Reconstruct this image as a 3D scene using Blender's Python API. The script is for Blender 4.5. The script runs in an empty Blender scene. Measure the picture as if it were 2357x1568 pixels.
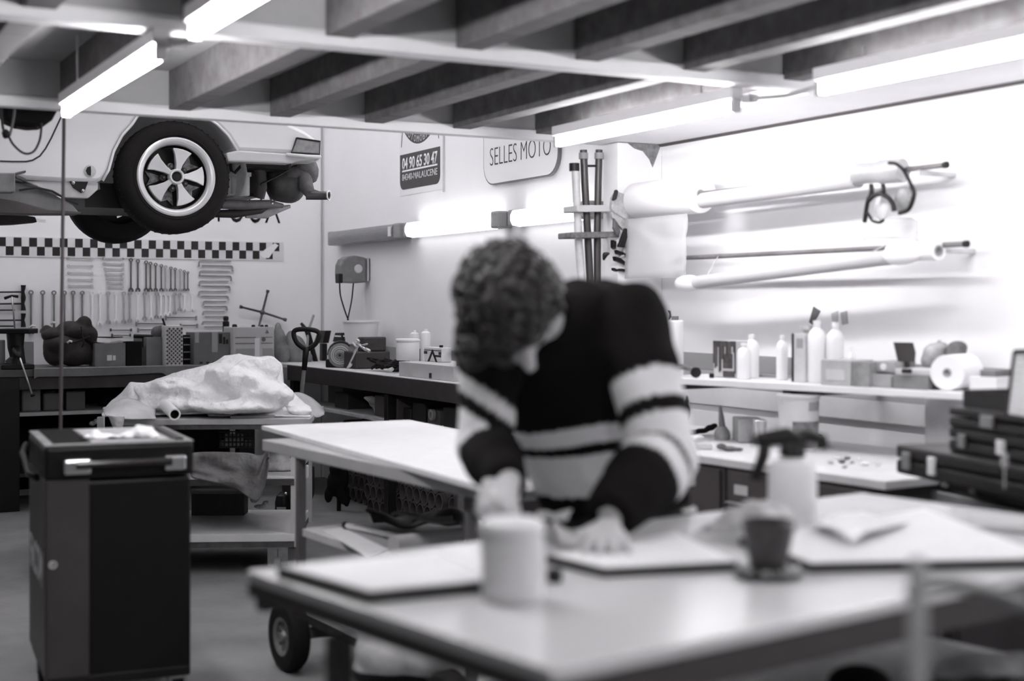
WORLD=0.09; EXPO=0.9; BAY_FILL=19
import bpy, bmesh, math, random
from mathutils import Vector, Matrix, noise
V = Vector
R = math.radians
PI = math.pi
rng = random.Random(7)
SC = bpy.context.scene
COL = SC.collection

# ---------------------------------------------------------------- camera geometry
FPX, CX, HY, H = 3235.0, 1178.5, 700.0, 1.42
YAW = R(28.25)
s_, c_ = math.sin(YAW), math.cos(YAW)
RV = V((c_, -s_, 0)); DV = V((s_, c_, 0)); ZV = V((0, 0, 1))
def RD(r, d, z=0.0):
    return RV * r + DV * d + ZV * z
def P(px, py, d):                     # point seen at a pixel, at a known distance
    return RD((px - CX) / FPX * d, d, H - (py - HY) / FPX * d)
def onZ(px, py, z):
    return P(px, py, (H - z) * FPX / (py - HY))
def onX(px, py, X):
    return P(px, py, X / (c_ * (px - CX) / FPX + s_))
def onY(px, py, Y):
    return P(px, py, Y / (c_ - s_ * (px - CX) / FPX))
def dY(px, Y): return Y / (c_ - s_ * (px - CX) / FPX)
def depthZ(py, z):
    return (H - z) * FPX / (py - HY)

# ---------------------------------------------------------------- materials
MATS = {}
def tint(g):
    if g < 0.1: return (g * 1.10, g * 0.96, g * 1.0, 1)
    return (g * 0.998, g * 0.99, g * 1.012, 1)
def mat(name, g, rough=0.6, metal=0.0, var=0.0, scale=6.0, bump=0.0, bscale=40.0, spec=0.5, trans=0.0, alpha=1.0, emit=0.0, stretch=None, sheen=0.0):
    if name in MATS: return MATS[name]
    m = bpy.data.materials.new(name); m.use_nodes = True
    nt = m.node_tree; b = nt.nodes['Principled BSDF']
    b.inputs['Base Color'].default_value = tint(g)
    b.inputs['Roughness'].default_value = rough
    b.inputs['Metallic'].default_value = metal
    b.inputs['Specular IOR Level'].default_value = spec
    if trans: b.inputs['Transmission Weight'].default_value = trans
    if alpha < 1: b.inputs['Alpha'].default_value = alpha
    if sheen: b.inputs['Sheen Weight'].default_value = sheen
    if emit:
        b.inputs['Emission Color'].default_value = (1, 0.99, 1, 1)
        b.inputs['Emission Strength'].default_value = emit
    co = None
    if var or bump:
        co = nt.nodes.new('ShaderNodeTexCoord')
        src = co.outputs['Object']
        if stretch:
            mp = nt.nodes.new('ShaderNodeMapping'); mp.inputs['Scale'].default_value = stretch
            nt.links.new(src, mp.inputs['Vector']); src = mp.outputs['Vector']
    if var:
        n = nt.nodes.new('ShaderNodeTexNoise'); n.inputs['Scale'].default_value = scale; n.inputs['Detail'].default_value = 6
        n.inputs['Roughness'].default_value = 0.65
        nt.links.new(src, n.inputs['Vector'])
        r = nt.nodes.new('ShaderNodeValToRGB')
        r.color_ramp.elements[0].position = 0.3; r.color_ramp.elements[1].position = 0.7
        r.color_ramp.elements[0].color = tint(max(0.002, g * (1 - var))); r.color_ramp.elements[1].color = tint(min(0.95, g * (1 + var)))
        nt.links.new(n.outputs['Fac'], r.inputs['Fac']); nt.links.new(r.outputs['Color'], b.inputs['Base Color'])
    if bump:
        n2 = nt.nodes.new('ShaderNodeTexNoise'); n2.inputs['Scale'].default_value = bscale; n2.inputs['Detail'].default_value = 4
        nt.links.new(src, n2.inputs['Vector'])
        bp = nt.nodes.new('ShaderNodeBump'); bp.inputs['Strength'].default_value = bump; bp.inputs['Distance'].default_value = 0.01
        nt.links.new(n2.outputs['Fac'], bp.inputs['Height']); nt.links.new(bp.outputs['Normal'], b.inputs['Normal'])
    MATS[name] = m
    return m

# ---------------------------------------------------------------- object bookkeeping
WM = {}
def obj(name, bm, m, parent=None, smooth=False, bevel=0.0, local=False, label=None, subd=0, origin=None):
    if isinstance(bm, bpy.types.Mesh):
        me = bm
    else:
        me = bpy.data.meshes.new(name)
        bmesh.ops.recalc_face_normals(bm, faces=bm.faces[:])
        bm.to_mesh(me); bm.free()
    if m is not None:
        me.materials.clear(); me.materials.append(m)
    o = bpy.data.objects.new(name, me); COL.objects.link(o)
    if parent is not None:
        W = WM[parent.name]
        if not local: me.transform(W.inverted())
        o.parent = parent; WM[o.name] = W
    elif not local:
        vs = [v.co for v in me.vertices]
        lo = V([min(v[i] for v in vs) for i in range(3)]); hi = V([max(v[i] for v in vs) for i in range(3)])
        b = V(origin) if origin is not None else V(((lo.x + hi.x) / 2, (lo.y + hi.y) / 2, lo.z))
        me.transform(Matrix.Translation(-b)); o.location = b
        WM[o.name] = Matrix.Translation(b)
    else:
        WM[o.name] = Matrix.Identity(4)
    if smooth:
        for p in me.polygons: p.use_smooth = True
        if smooth == 'auto':
            try: me.set_sharp_from_angle(angle=R(38))
            except Exception: pass
    if bevel:
        md = o.modifiers.new('bevel', 'BEVEL'); md.width = bevel; md.segments = 2; md.limit_method = 'ANGLE'; md.angle_limit = R(40)
    if subd:
        md = o.modifiers.new('sub', 'SUBSURF'); md.levels = subd; md.render_levels = subd
    if label: o['label'] = label
    return o
def tag(o, label, cat, group=None, kind=None):
    o['label'] = label; o['category'] = cat
    if group: o['group'] = group
    if kind: o['kind'] = kind
    return o
def thing(name, label, cat, loc=(0, 0, 0), rotz=0.0, group=None):
    o = bpy.data.objects.new(name, None); COL.objects.link(o)
    o.empty_display_size = 0.1
    o.location = loc; o.rotation_euler = (0, 0, rotz)
    WM[o.name] = Matrix.Translation(V(loc)) @ Matrix.Rotation(rotz, 4, 'Z')
    return tag(o, label, cat, group)
def struct(name, bm, m, **k):
    o = obj(name, bm, m, **k); o['kind'] = 'structure'; return o
def dup(root, M, label=None, scale=None):
    """copy of a thing with its parts and sub-parts, at matrix M"""
    r = root.copy(); COL.objects.link(r); r.matrix_basis = M
    if label: r['label'] = label
    for ch in list(root.children):
        c = ch.copy(); COL.objects.link(c); c.parent = r
        for g in ch.children:
            d = g.copy(); COL.objects.link(d); d.parent = c
    return r

# ---------------------------------------------------------------- shapes (all add to a bmesh)
def B(): return bmesh.new()
def frame(o, x, y, z):
    M = Matrix.Identity(4)
    for i, a in enumerate((x, y, z)):
        for j in range(3): M[j][i] = a[j]
    for j in range(3): M[j][3] = o[j]
    return M
def box(bm, c, size, rotz=0.0, M=None):
    T = (M or Matrix.Identity(4)) @ Matrix.Translation(V(c)) @ Matrix.Rotation(rotz, 4, 'Z')
    vs = [bm.verts.new(T @ V((x * size[0] / 2, y * size[1] / 2, z * size[2] / 2))) for x in (-1, 1) for y in (-1, 1) for z in (-1, 1)]
    for f in ((0, 1, 3, 2), (4, 6, 7, 5), (0, 4, 5, 1), (2, 3, 7, 6), (0, 2, 6, 4), (1, 5, 7, 3)):
        bm.faces.new([vs[i] for i in f])
    return vs
def box2(bm, lo, hi):
    return box(bm, [(a + b) / 2 for a, b in zip(lo, hi)], [abs(b - a) for a, b in zip(lo, hi)])
def prism(bm, pts, z0, z1, M=None):
    """vertical prism over plan points (x, y)"""
    T = M or Matrix.Identity(4)
    a = [bm.verts.new(T @ V((p[0], p[1], z0))) for p in pts]; b = [bm.verts.new(T @ V((p[0], p[1], z1))) for p in pts]
    n = len(pts)
    for i in range(n):
        bm.faces.new((a[i], a[(i + 1) % n], b[(i + 1) % n], b[i]))
    bm.faces.new(a[::-1]); bm.faces.new(b)
def beam(bm, a, b, w, h, up=ZV):
    a, b = V(a), V(b); z = (b - a); L = z.length; z.normalize()
    x = up.cross(z)
    if x.length < 1e-4: x = V((1, 0, 0))
    x.normalize(); y = z.cross(x)
    M = frame((a + b) / 2, x, y, z)
    box(bm, (0, 0, 0), (w, h, L), M=M)
def tube(bm, pts, r, n=8, cap=True, flat=1.0):
    pts = [V(p) for p in pts]
    rs = r if isinstance(r, (list, tuple)) else [r] * len(pts)
    rings = []; prev = None
    for i, p in enumerate(pts):
        t = (pts[min(i + 1, len(pts) - 1)] - pts[max(i - 1, 0)])
        if t.length < 1e-9: t = V((0, 0, 1))
        t.normalize()
        if prev is None:
            x = t.cross(V((0.13, 0.31, 1)).normalized())
            if x.length < 0.1: x = t.cross(V((1, 0, 0)))
        else:
            x = prev - t * prev.dot(t)
        x.normalize(); y = t.cross(x); prev = x
        rings.append([bm.verts.new(p + (x * math.cos(2 * PI * k / n) + y * math.sin(2 * PI * k / n) * flat) * rs[i]) for k in range(n)])
    for a, b in zip(rings, rings[1:]):
        for k in range(n):
            bm.faces.new((a[k], a[(k + 1) % n], b[(k + 1) % n], b[k]))
    if cap and n > 2:
        bm.faces.new(rings[0][::-1]); bm.faces.new(rings[-1])
def lathe(bm, prof, n=20, M=None, closed=False):
    """profile of (radius, z) turned round z of M"""
    T = M or Matrix.Identity(4)
    rings = []
    for r, z in prof:
        if r < 1e-6: rings.append([bm.verts.new(T @ V((0, 0, z)))])
        else: rings.append([bm.verts.new(T @ V((r * math.cos(2 * PI * k / n), r * math.sin(2 * PI * k / n), z))) for k in range(n)])
    prs = list(zip(rings, rings[1:]))
    if closed: prs.append((rings[-1], rings[0]))
    for a, b in prs:
        for k in range(n):
            k2 = (k + 1) % n
            if len(a) == 1 and len(b) == 1: continue
            if len(a) == 1: bm.faces.new((a[0], b[k2], b[k]))
            elif len(b) == 1: bm.faces.new((a[k], a[k2], b[0]))
            else: bm.faces.new((a[k], a[k2], b[k2], b[k]))
def cyl(bm, a, b, r, n=16, r2=None):
    tube(bm, [a, b], [r, r if r2 is None else r2], n)
def ball(bm, c, rad, M=None, u=16, v=10):
    T = (M or Matrix.Identity(4)) @ Matrix.Translation(V(c)) @ Matrix.Diagonal((*([rad] * 3 if isinstance(rad, (int, float)) else rad), 1))
    bmesh.ops.create_uvsphere(bm, u_segments=u, v_segments=v, radius=1.0, matrix=T)
def plate(bm, pts, M, t):
    """polygon pts (x, y) in the plane of M, thickness t along its z"""
    prism(bm, pts, 0, t, M)
def rrect(w, h, r, seg=5, corners=(1, 1, 1, 1)):
    out = []
    for i, (cx, cy, a0) in enumerate(((w / 2 - r, h / 2 - r, 0), (-w / 2 + r, h / 2 - r, 90), (-w / 2 + r, -h / 2 + r, 180), (w / 2 - r, -h / 2 + r, 270))):
        if not corners[i]:
            out.append((math.copysign(w / 2, cx), math.copysign(h / 2, cy))); continue
        for k in range(seg + 1):
            a = R(a0 + 90 * k / seg); out.append((cx + r * math.cos(a), cy + r * math.sin(a)))
    return out
def fuse(bm, voxel, smooth=2):
    """voxel-remesh a bmesh into one continuous skin"""
    me = bpy.data.meshes.new('tmp'); bmesh.ops.recalc_face_normals(bm, faces=bm.faces[:]); bm.to_mesh(me); bm.free()
    o = bpy.data.objects.new('tmp', me); COL.objects.link(o)
    md = o.modifiers.new('r', 'REMESH'); md.mode = 'VOXEL'; md.voxel_size = voxel
    if smooth:
        sm = o.modifiers.new('s', 'SMOOTH'); sm.factor = 0.5; sm.iterations = smooth
    dg = bpy.context.evaluated_depsgraph_get(); dg.update()
    out = bpy.data.meshes.new_from_object(o.evaluated_get(dg))
    bpy.data.objects.remove(o); bpy.data.meshes.remove(me)
    return out
def textmesh(body, w, h, M, ext=0.001, offset=0.0, shear=0.0, spacing=1.0):
    cu = bpy.data.curves.new('t', 'FONT'); cu.body = body; cu.size = 1.0; cu.offset = offset; cu.shear = shear; cu.space_character = spacing
    cu.resolution_u = 4
    o = bpy.data.objects.new('t', cu); COL.objects.link(o)
    dg = bpy.context.evaluated_depsgraph_get(); dg.update()
    me = bpy.data.meshes.new_from_object(o.evaluated_get(dg))
    bpy.data.objects.remove(o)
    xs = [v.co.x for v in me.vertices]; ys = [v.co.y for v in me.vertices]
    x0, x1, y0, y1 = min(xs), max(xs), min(ys), max(ys)
    bm = bmesh.new(); bm.from_mesh(me); bpy.data.meshes.remove(me)
    for v in bm.verts:
        v.co = V(((v.co.x - x0) / (x1 - x0) * w, (v.co.y - y0) / (y1 - y0) * h, 0))
    r = bmesh.ops.extrude_face_region(bm, geom=bm.faces[:])
    for e in r['geom']:
        if isinstance(e, bmesh.types.BMVert): e.co.z += ext
    bmesh.ops.transform(bm, matrix=M, verts=bm.verts)
    return bm
def WX(o): return frame(o, (0, -1, 0), (0, 0, 1), (-1, 0, 0))     # a picture plane on the right-hand wall
def WY(o): return frame(o, (1, 0, 0), (0, 0, 1), (0, -1, 0))      # a picture plane on the back wall
def nz(p, k=1.0): return noise.noise(V(p) * k)
def crumple(bm, amp, k, seed=0):
    for v in bm.verts:
        p = v.co * k + V((seed, seed * 1.7, 0))
        v.co += noise.noise_vector(p) * amp + noise.noise_vector(p * 2.7) * amp * 0.4

# ---------------------------------------------------------------- shared materials
M_wall = mat('painted_wall', 0.86, 0.75, var=0.03, scale=1.2, bump=0.05)
M_ceil = mat('ceiling_board', 0.36, 0.8, var=0.10, scale=3)
M_joist = mat('joist_wood', 0.115, 0.7, var=0.35, scale=2.2, stretch=(1, 6, 6), bump=0.1)
M_railw = mat('white_beam', 0.72, 0.55, var=0.06, scale=3)
M_soffit = mat('white_soffit', 0.85, 0.6, var=0.03)
M_floor = mat('concrete_floor', 0.24, 0.6, var=0.28, scale=1.6, bump=0.15, bscale=60)
M_black = mat('black_plastic', 0.008, 0.45, spec=0.3)
M_blackm = mat('black_matte', 0.007, 0.85, var=0.3, spec=0.2)
M_dark = mat('dark_grey', 0.025, 0.5, var=0.25, scale=10, spec=0.3)
M_steel = mat('steel', 0.42, 0.35, metal=0.9, var=0.2, scale=20)
M_dsteel = mat('dark_steel', 0.12, 0.45, metal=0.7, var=0.3, scale=20)
M_chrome = mat('chrome', 0.75, 0.16, metal=1.0)
M_white = mat('white_plastic', 0.82, 0.4)
M_paper = mat('white_paper', 0.76, 0.8, var=0.04, scale=12, bump=0.1)
M_card = mat('cardboard', 0.20, 0.85, var=0.18, scale=9)
M_cardl = mat('pale_cardboard', 0.38, 0.85, var=0.15, scale=9)
M_rubber = mat('rubber', 0.010, 0.8, spec=0.25, bump=0.3, bscale=120)
M_wood = mat('pale_wood', 0.55, 0.6, var=0.15, scale=4, stretch=(1, 8, 8))
M_grey = mat('mid_grey', 0.30, 0.6, var=0.12)
M_lgrey = mat('light_grey', 0.55, 0.55, var=0.08)
M_tube = mat('lit_tube', 0.9, 0.5, emit=42.0)
M_film = mat('plastic_film', 0.92, 0.42, var=0.04, scale=7, bump=1.0, bscale=34)
# ================================================================ the room
XW, YW = 4.1, 10.9            # right-hand wall and back wall
YB1, YB2 = 4.19, 6.1          # the two white cross beams under the mezzanine
ZS = 2.24                     # underside of soffit and cross beams
bm = B(); box2(bm, (-9, -4, -0.1), (XW + 0.2, YW + 0.2, 0)); struct('floor', bm, M_floor)
bm = B(); box2(bm, (-9, YW, 0), (XW + 0.2, YW + 0.15, 4.3)); struct('wall_back', bm, M_wall)
bm = B(); box2(bm, (XW, -4, 0), (XW + 0.15, YW, 4.3)); struct('wall_right', bm, M_wall)
bm = B(); box2(bm, (-9, YB2 + 0.1, 4.2), (XW, YW, 4.35)); struct('ceiling.001', bm, M_wall)
# mezzanine boards above the joists
bm = B(); box2(bm, (-9, -4, 2.435), (XW, YB2 + 0.1, 2.475)); struct('ceiling', bm, M_ceil)
# mezzanine rim boards between the joists at both cross beams and the white cross beams themselves
M_rim = mat('rim_board', 0.44, 0.75, var=0.10, scale=3)
n = 0
for Yb, th in ((YB1, 0.07), (YB2, 0.05)):
    bm = B(); box2(bm, (-9, Yb, ZS + 0.045), (3.62, Yb + th, 2.435)); n += 1
    struct('trim_%d' % n, bm, M_rim)
    bm = B(); box2(bm, (-9, Yb - 0.012, ZS - 0.003), (3.62, Yb + th + 0.012, ZS + 0.045)); n += 1
    struct('trim_%d' % n, bm, M_railw, bevel=0.004)
# joists
for k in range(-12, 6):
    x0 = 1.12 + 0.457 * k
    bm = B(); box2(bm, (x0, -4, ZS + 0.025), (x0 + 0.095, YB1 - 0.013, 2.434)); n += 1
    struct('trim_%d' % n, bm, M_joist, bevel=0.003)
    bm = B(); box2(bm, (x0, YB1 + 0.083, ZS + 0.025), (x0 + 0.095, YB2 - 0.013, 2.434)); n += 1
    struct('trim_%d' % n, bm, M_joist, bevel=0.003)
# wide white soffit along the right wall, with its dark joint
bm = B(); box2(bm, (3.62, -4, ZS), (XW - 0.02, YB2 + 0.08, 2.434)); n += 1
struct('trim_%d' % n, bm, M_soffit)
bm = B(); box2(bm, (XW - 0.02, -4, ZS - 0.012), (XW - 0.001, YB2 - 0.02, ZS + 0.012)); n += 1
struct('trim_%d' % n, bm, mat('joint_strip', 0.06, 0.8))
# column under the mezzanine edge
bm = B(); box2(bm, (3.83, YB2 - 0.10, 0), (XW - 0.001, YB2 + 0.04, ZS - 0.003)); n += 1
struct('trim_%d' % n, bm, M_wall, bevel=0.004)
# cracked plaster patch at the head of the column
bm = B()
T = WY((3.95, YB2 - 0.101, ZS - 0.06))
plate(bm, [(-0.06, 0.055), (0.14, 0.055), (0.12, 0.01), (0.09, -0.06), (0.07, -0.02), (0.03, 0.02), (-0.02, 0.03)], T, 0.003); n += 1
struct('trim_%d' % n, bm, mat('bare_plaster', 0.2, 0.9, var=0.5, scale=30))
# grooved planks of the right wall under the shelf: a panel with three tones of boards
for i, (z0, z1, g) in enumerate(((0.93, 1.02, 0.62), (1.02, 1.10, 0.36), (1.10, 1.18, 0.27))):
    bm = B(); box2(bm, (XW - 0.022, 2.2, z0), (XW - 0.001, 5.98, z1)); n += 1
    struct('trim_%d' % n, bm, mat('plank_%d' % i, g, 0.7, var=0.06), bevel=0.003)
# dark corner joint of the back wall
bm = B(); box2(bm, (XW - 0.012, YW - 0.012, 0.9), (XW - 0.0005, YW - 0.0005, 4.2)); n += 1
struct('trim_%d' % n, bm, mat('corner_joint', 0.60, 0.8))

# ---------------------------------------------------------------- fluorescent lamps under the mezzanine
def batten(x, y0, y1, z, label, group):
    t = thing('ceiling_lamp', label, 'lamp', (x, (y0 + y1) / 2, z), 0, group)
    bm = B(); box2(bm, (x - 0.028, y0 - 0.03, z + 0.03), (x + 0.028, y1 + 0.03, z + 0.075)); obj('housing', bm, M_white, t, bevel=0.004)
    for yy in (y0 - 0.02, y1 + 0.02):
        bm = B(); box2(bm, (x - 0.018, yy - 0.012, z - 0.02), (x + 0.018, yy + 0.012, z + 0.03)); obj('lamp_holder', bm, M_lgrey, t, bevel=0.003)
    bm = B(); cyl(bm, (x, y0, z), (x, y1, z), 0.019, 14); obj('lamp_tube', bm, M_tube, t, smooth='auto')
    for yy in (y0 + 0.2, y1 - 0.2):
        bm = B(); cyl(bm, (x, yy, z + 0.07), (x, yy, 2.434 if x < 1.2 else 2.28), 0.004, 6); obj('hanger', bm, M_steel, t)
    return t
ZL = 2.165
LG = 'fluorescent lamps under the mezzanine'
batten(1.06, 4.20, 5.62, ZL, 'lit fluorescent lamp above the rear wheel of the raised car', LG)
batten(1.06, 2.35, 3.80, ZL, 'lit fluorescent lamp nearest the top edge, left of the joists', LG)
batten(3.26, 4.30, 5.60, ZL, 'lit fluorescent lamp ending above the letters of the motorcycle saddle sign', LG)
batten(3.26, 2.30, 3.78, ZL, 'lit fluorescent lamp running out of the right edge under the white soffit', LG)
# more of the same row behind the camera, as the room has them
batten(1.06, 0.1, 1.5, ZL, 'lit fluorescent lamp of the left row, nearer the camera', LG)
batten(3.26, 0.1, 1.5, ZL, 'lit fluorescent lamp of the right row, nearer the camera', LG)
# cable between the lamps of a row
for x, y0, y1, lb in ((1.06, 3.83, 4.17, 'short grey conduit joining the two lamps on the left'), (3.26, 3.81, 4.27, 'short grey conduit joining the two lamps on the right')):
    bm = B(); tube(bm, [(x + 0.03, y1, ZL + 0.03), (x + 0.05, (y0 + y1) / 2, ZL + 0.015), (x + 0.05, y0, ZL + 0.03)], 0.009, 8)
    box(bm, (x + 0.035, y1 - 0.03, ZL + 0.03), (0.04, 0.05, 0.03))
    tag(obj('conduit', bm, M_lgrey, smooth='auto'), lb, 'conduit', 'conduits between the lamps')
# thin pipe along the soffit
bm = B(); tube(bm, [(3.55, 3.2, ZS - 0.03), (3.55, 3.75, ZS - 0.03)], 0.006, 6); cyl(bm, (3.55, 3.5, ZS - 0.03), (3.55, 3.5, ZS + 0.002), 0.008, 6)
tag(obj('hanging_pipe', bm, M_grey), 'thin grey pipe clipped under the white soffit beside the lamp', 'pipe')
# thin pole from the cross beam to the floor and a cord in the corner
bm = B(); a = P(157, 262, 5.92); b = P(148, 985, 5.92); e = a + (b - a) * (a.z / (a.z - b.z))
tube(bm, [V((a.x, YB2 + 0.09, ZS - 0.003)), V((e.x, YB2 + 0.09, 0.0))], 0.0075, 8)
tag(obj('thin_pole', bm, mat('pole_metal', 0.07, 0.5, metal=0.3), smooth='auto'), 'thin dark pole from the cross beam to the floor beside the tool cabinet', 'pole')

# ---------------------------------------------------------------- wall lamps (two-tube, ribbed covers)
def wall_lamp(pxl, pxr, pyt, pyb, lit, label):
    a = onX(pxl, (pyt[0] + pyb[0]) / 2, XW); b = onX(pxr, (pyt[1] + pyb[1]) / 2, XW)
    zt = onX(pxr, pyt[1], XW - 0.1).z; zb = onX(pxr, pyb[1], XW - 0.1).z
    z = (zt + zb) / 2; hh = (zt - zb) / 2
    t = thing('wall_lamp', label, 'lamp', (XW, (a.y + b.y) / 2, z), 0, 'long lamps on the right wall')
    bm = B(); box2(bm, (XW - 0.05, b.y, z - hh * 0.9), (XW - 0.001, a.y, z + hh * 0.9)); obj('housing', bm, M_grey, t, bevel=0.006)
    bm = B()
    prof = [(XW - 0.05, z + hh), (XW - 0.10, z + hh * 0.85), (XW - 0.115, z + hh * 0.3), (XW - 0.115, z - hh * 0.3), (XW - 0.10, z - hh * 0.85), (XW - 0.05, z - hh)]
    va = [bm.verts.new((x, a.y - 0.06, zz)) for x, zz in prof]; vb = [bm.verts.new((x, b.y + 0.10, zz)) for x, zz in prof]
    for i in range(5): bm.faces.new((va[i], va[i + 1], vb[i + 1], vb[i]))
    bm.faces.new(va); bm.faces.new(vb)
    if lit: obj('diffuser', bm, mat('lit_cover', 0.9, 0.4, emit=2.6), t, smooth='auto')
    else:
        obj('diffuser', bm, mat('ribbed_cover', 0.24, 0.35, var=0.2, scale=30, stretch=(1, 0.3, 6)), t, smooth='auto')
        bm = B(); box2(bm, (XW - 0.118, b.y + 0.11, z - hh * 0.6), (XW - 0.112, b.y + 0.16, z + hh * 0.6)); obj('reflector_plate', bm, mat('bright_plate', 0.75, 0.3), t)
    for ya, yb in ((a.y, a.y - 0.06), (b.y + 0.10, b.y)):
        bm = B(); box2(bm, (XW - 0.105, yb, z - hh * 0.95), (XW - 0.02, ya, z + hh * 0.95)); obj('end_cap', bm, M_grey, t, bevel=0.012)
    return t
wall_lamp(782, 948, (527, 508), (561, 547), False, 'unlit ribbed grey lamp, the one nearest the back corner')
wall_lamp(958, 1180, (508, 480), (542, 522), True, 'lit long lamp on the wall directly behind the man\'s head')
wall_lamp(1202, 1392, (475, 455), (515, 500), True, 'lit long lamp partly hidden by the standing tubes at the column')

# unseen lamps added above the mezzanine edge to light the tall bay and car
for (x, y) in ((-2.2, 8.6), (0.4, 8.6), (2.6, 8.4), (-0.8, 10.2), (2.2, 10.1), (-0.6, 6.75), (1.4, 6.75), (3.2, 6.75)):
    t = thing('ceiling_lamp', 'unseen lamp added high in the tall bay to light the raised car', 'lamp', (x, y, 3.9), 0, 'unseen added lamps of the tall bay')
    bm = B(); box2(bm, (x - 0.7, y - 0.06, 3.94), (x + 0.7, y + 0.06, 4.199)); obj('housing', bm, M_white, t, bevel=0.01)
    bm = B(); cyl(bm, (x - 0.68, y, 3.91), (x + 0.68, y, 3.91), 0.03, 12); obj('lamp_tube', bm, mat('bay_fill_tube', 0.9, 0.5, emit=BAY_FILL), t, smooth='auto')
# ================================================================ the raised car
YC = 7.86                       # plane of the car's near side
def CP(px, py, y=YC):
    v = onY(px, py, y); return v
M_paint = mat('car_paint', 0.92, 0.22, var=0.02, scale=2, spec=0.6)
M_under = mat('car_underside', 0.62, 0.55, var=0.15, scale=5)
car = thing('car', 'white classic coupe raised on a lift, seen from behind its rear wheel', 'car', (1.0, 8.7, 1.815))
wc = onY(403, 408, YC + 0.02); WX0, WZ0 = wc.x, wc.z
TR = 0.318
# body side: outline in (X, Z), wheel arch cut in
def xz(px, py): 
    v = CP(px, py); return (v.x, v.z)
sill = xz(60, 412)[1]
arch = []
a0 = xz(236, 416); a1 = xz(547, 347)
# arch as a smooth curve from rear end to front end over the wheel
ctrl = [xz(547, 347), xz(525, 312), xz(500, 287), xz(478, 272), (WX0 + 0.10, WZ0 + 0.395), (WX0 - 0.05, WZ0 + 0.40), (WX0 - 0.19, WZ0 + 0.365), xz(303, 288), xz(281, 312), xz(262, 348), xz(250, 392), xz(236, 416)]
body_pts = [(-0.9, sill - 0.0), (-2.05, sill)]                     # sill to the front, off frame
fx = WX0 - 2.27
front_arch = [(fx + 0.37 * math.cos(R(a)), WZ0 + 0.02 + 0.37 * math.sin(R(a))) for a in range(0, 181, 20)]
lower = [(WX0 - 0.46, sill + 0.0)] 
outline = []
outline += [xz(668, 353), xz(733, 357), xz(736, 326), xz(700, 300), xz(668, 286)]          # tail
outline += [(WX0 + 0.45, WZ0 + 0.72), (WX0 + 0.10, WZ0 + 0.80), (WX0 - 0.35, WZ0 + 0.74), (fx + 0.3, WZ0 + 0.66), (fx - 0.3, WZ0 + 0.45), (fx - 0.75, WZ0 + 0.2), (fx - 0.78, WZ0 - 0.1), (fx - 0.42, sill)]
outline += front_arch[::-1][0:] 
outline += [(fx + 0.42, sill), xz(60, 413), xz(150, 418), xz(220, 420)]
outline += ctrl[::-1]
bm = B()
front = [bm.verts.new((x, YC, z)) for x, z in outline]
back = [bm.verts.new((x, YC + 1.61, z)) for x, z in outline]
N = len(outline)
for i in range(N): bm.faces.new((front[i], front[(i + 1) % N], back[(i + 1) % N], back[i]))
bm.faces.new(front); bm.faces.new(back[::-1])
obj('body', bm, M_paint, car, smooth='auto', bevel=0.022)
# greenhouse
bm = B()
lo = [(WX0 + 0.62, WZ0 + 0.60), (WX0 - 0.30, WZ0 + 1.0), (WX0 - 1.05, WZ0 + 1.02), (fx + 0.55, WZ0 + 0.6)]
for (ya, yb) in ((YC + 0.14, YC + 1.47),):
    f = [bm.verts.new((x, ya + (0.12 if z > WZ0 + 0.9 else 0), z)) for x, z in lo]; b = [bm.verts.new((x, yb - (0.12 if z > WZ0 + 0.9 else 0), z)) for x, z in lo]
    for i in range(4): bm.faces.new((f[i], f[(i + 1) % 4], b[(i + 1) % 4], b[i]))
    bm.faces.new(f); bm.faces.new(b[::-1])
obj('cabin', bm, M_paint, car, bevel=0.03)
# floor pan and belly closing the tunnel between the arches
bm = B()
pts = [(fx + 0.40, sill + 0.03), (WX0 - 0.42, sill + 0.03), (WX0 - 0.30, WZ0 + 0.1), (WX0 - 0.30, WZ0 + 0.30), (fx + 0.4, WZ0 + 0.3)]
box2(bm, (fx + 0.40, YC + 0.05, sill - 0.005), (WX0 - 0.44, YC + 1.55, sill + 0.10))
obj('floor_pan', bm, M_under, car, bevel=0.02)
# wheel well liner (white inside of the arch)
bm = B()
seg = []
for i in range(25):
    a = R(-12 + 204 * i / 24); seg.append((WX0 + 0.415 * math.cos(a) * 1.02, WZ0 + 0.405 * math.sin(a)))
f = [bm.verts.new((x, YC + 0.02, z)) for x, z in seg]; b = [bm.verts.new((x * 0.97 + WX0 * 0.03, YC + 0.34, z * 0.97 + WZ0 * 0.03)) for x, z in seg]
for i in range(24): bm.faces.new((f[i], f[i + 1], b[i + 1], b[i]))
c = bm.verts.new((WX0, YC + 0.34, WZ0))
for i in range(24): bm.faces.new((b[i], b[i + 1], c))
obj('wheel_well', bm, mat('well_paint', 0.75, 0.6, var=0.15), car, smooth='auto')
# arch lip
bm = B(); tube(bm, [(x, YC - 0.002, z) for x, z in ctrl], 0.008, 6); obj('arch_lip', bm, M_paint, car, smooth=True)
# door seam as a thin dark line
bm = B()
seam = [CP(px, py, YC - 0.001) for px, py in ((0, 371), (30, 372), (60, 372), (75, 369), (92, 359), (105, 342), (118, 318), (131, 290), (146, 258))]
tube(bm, seam, 0.0045, 6); obj('door_seam', bm, mat('seam', 0.05, 0.8), car)
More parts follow.
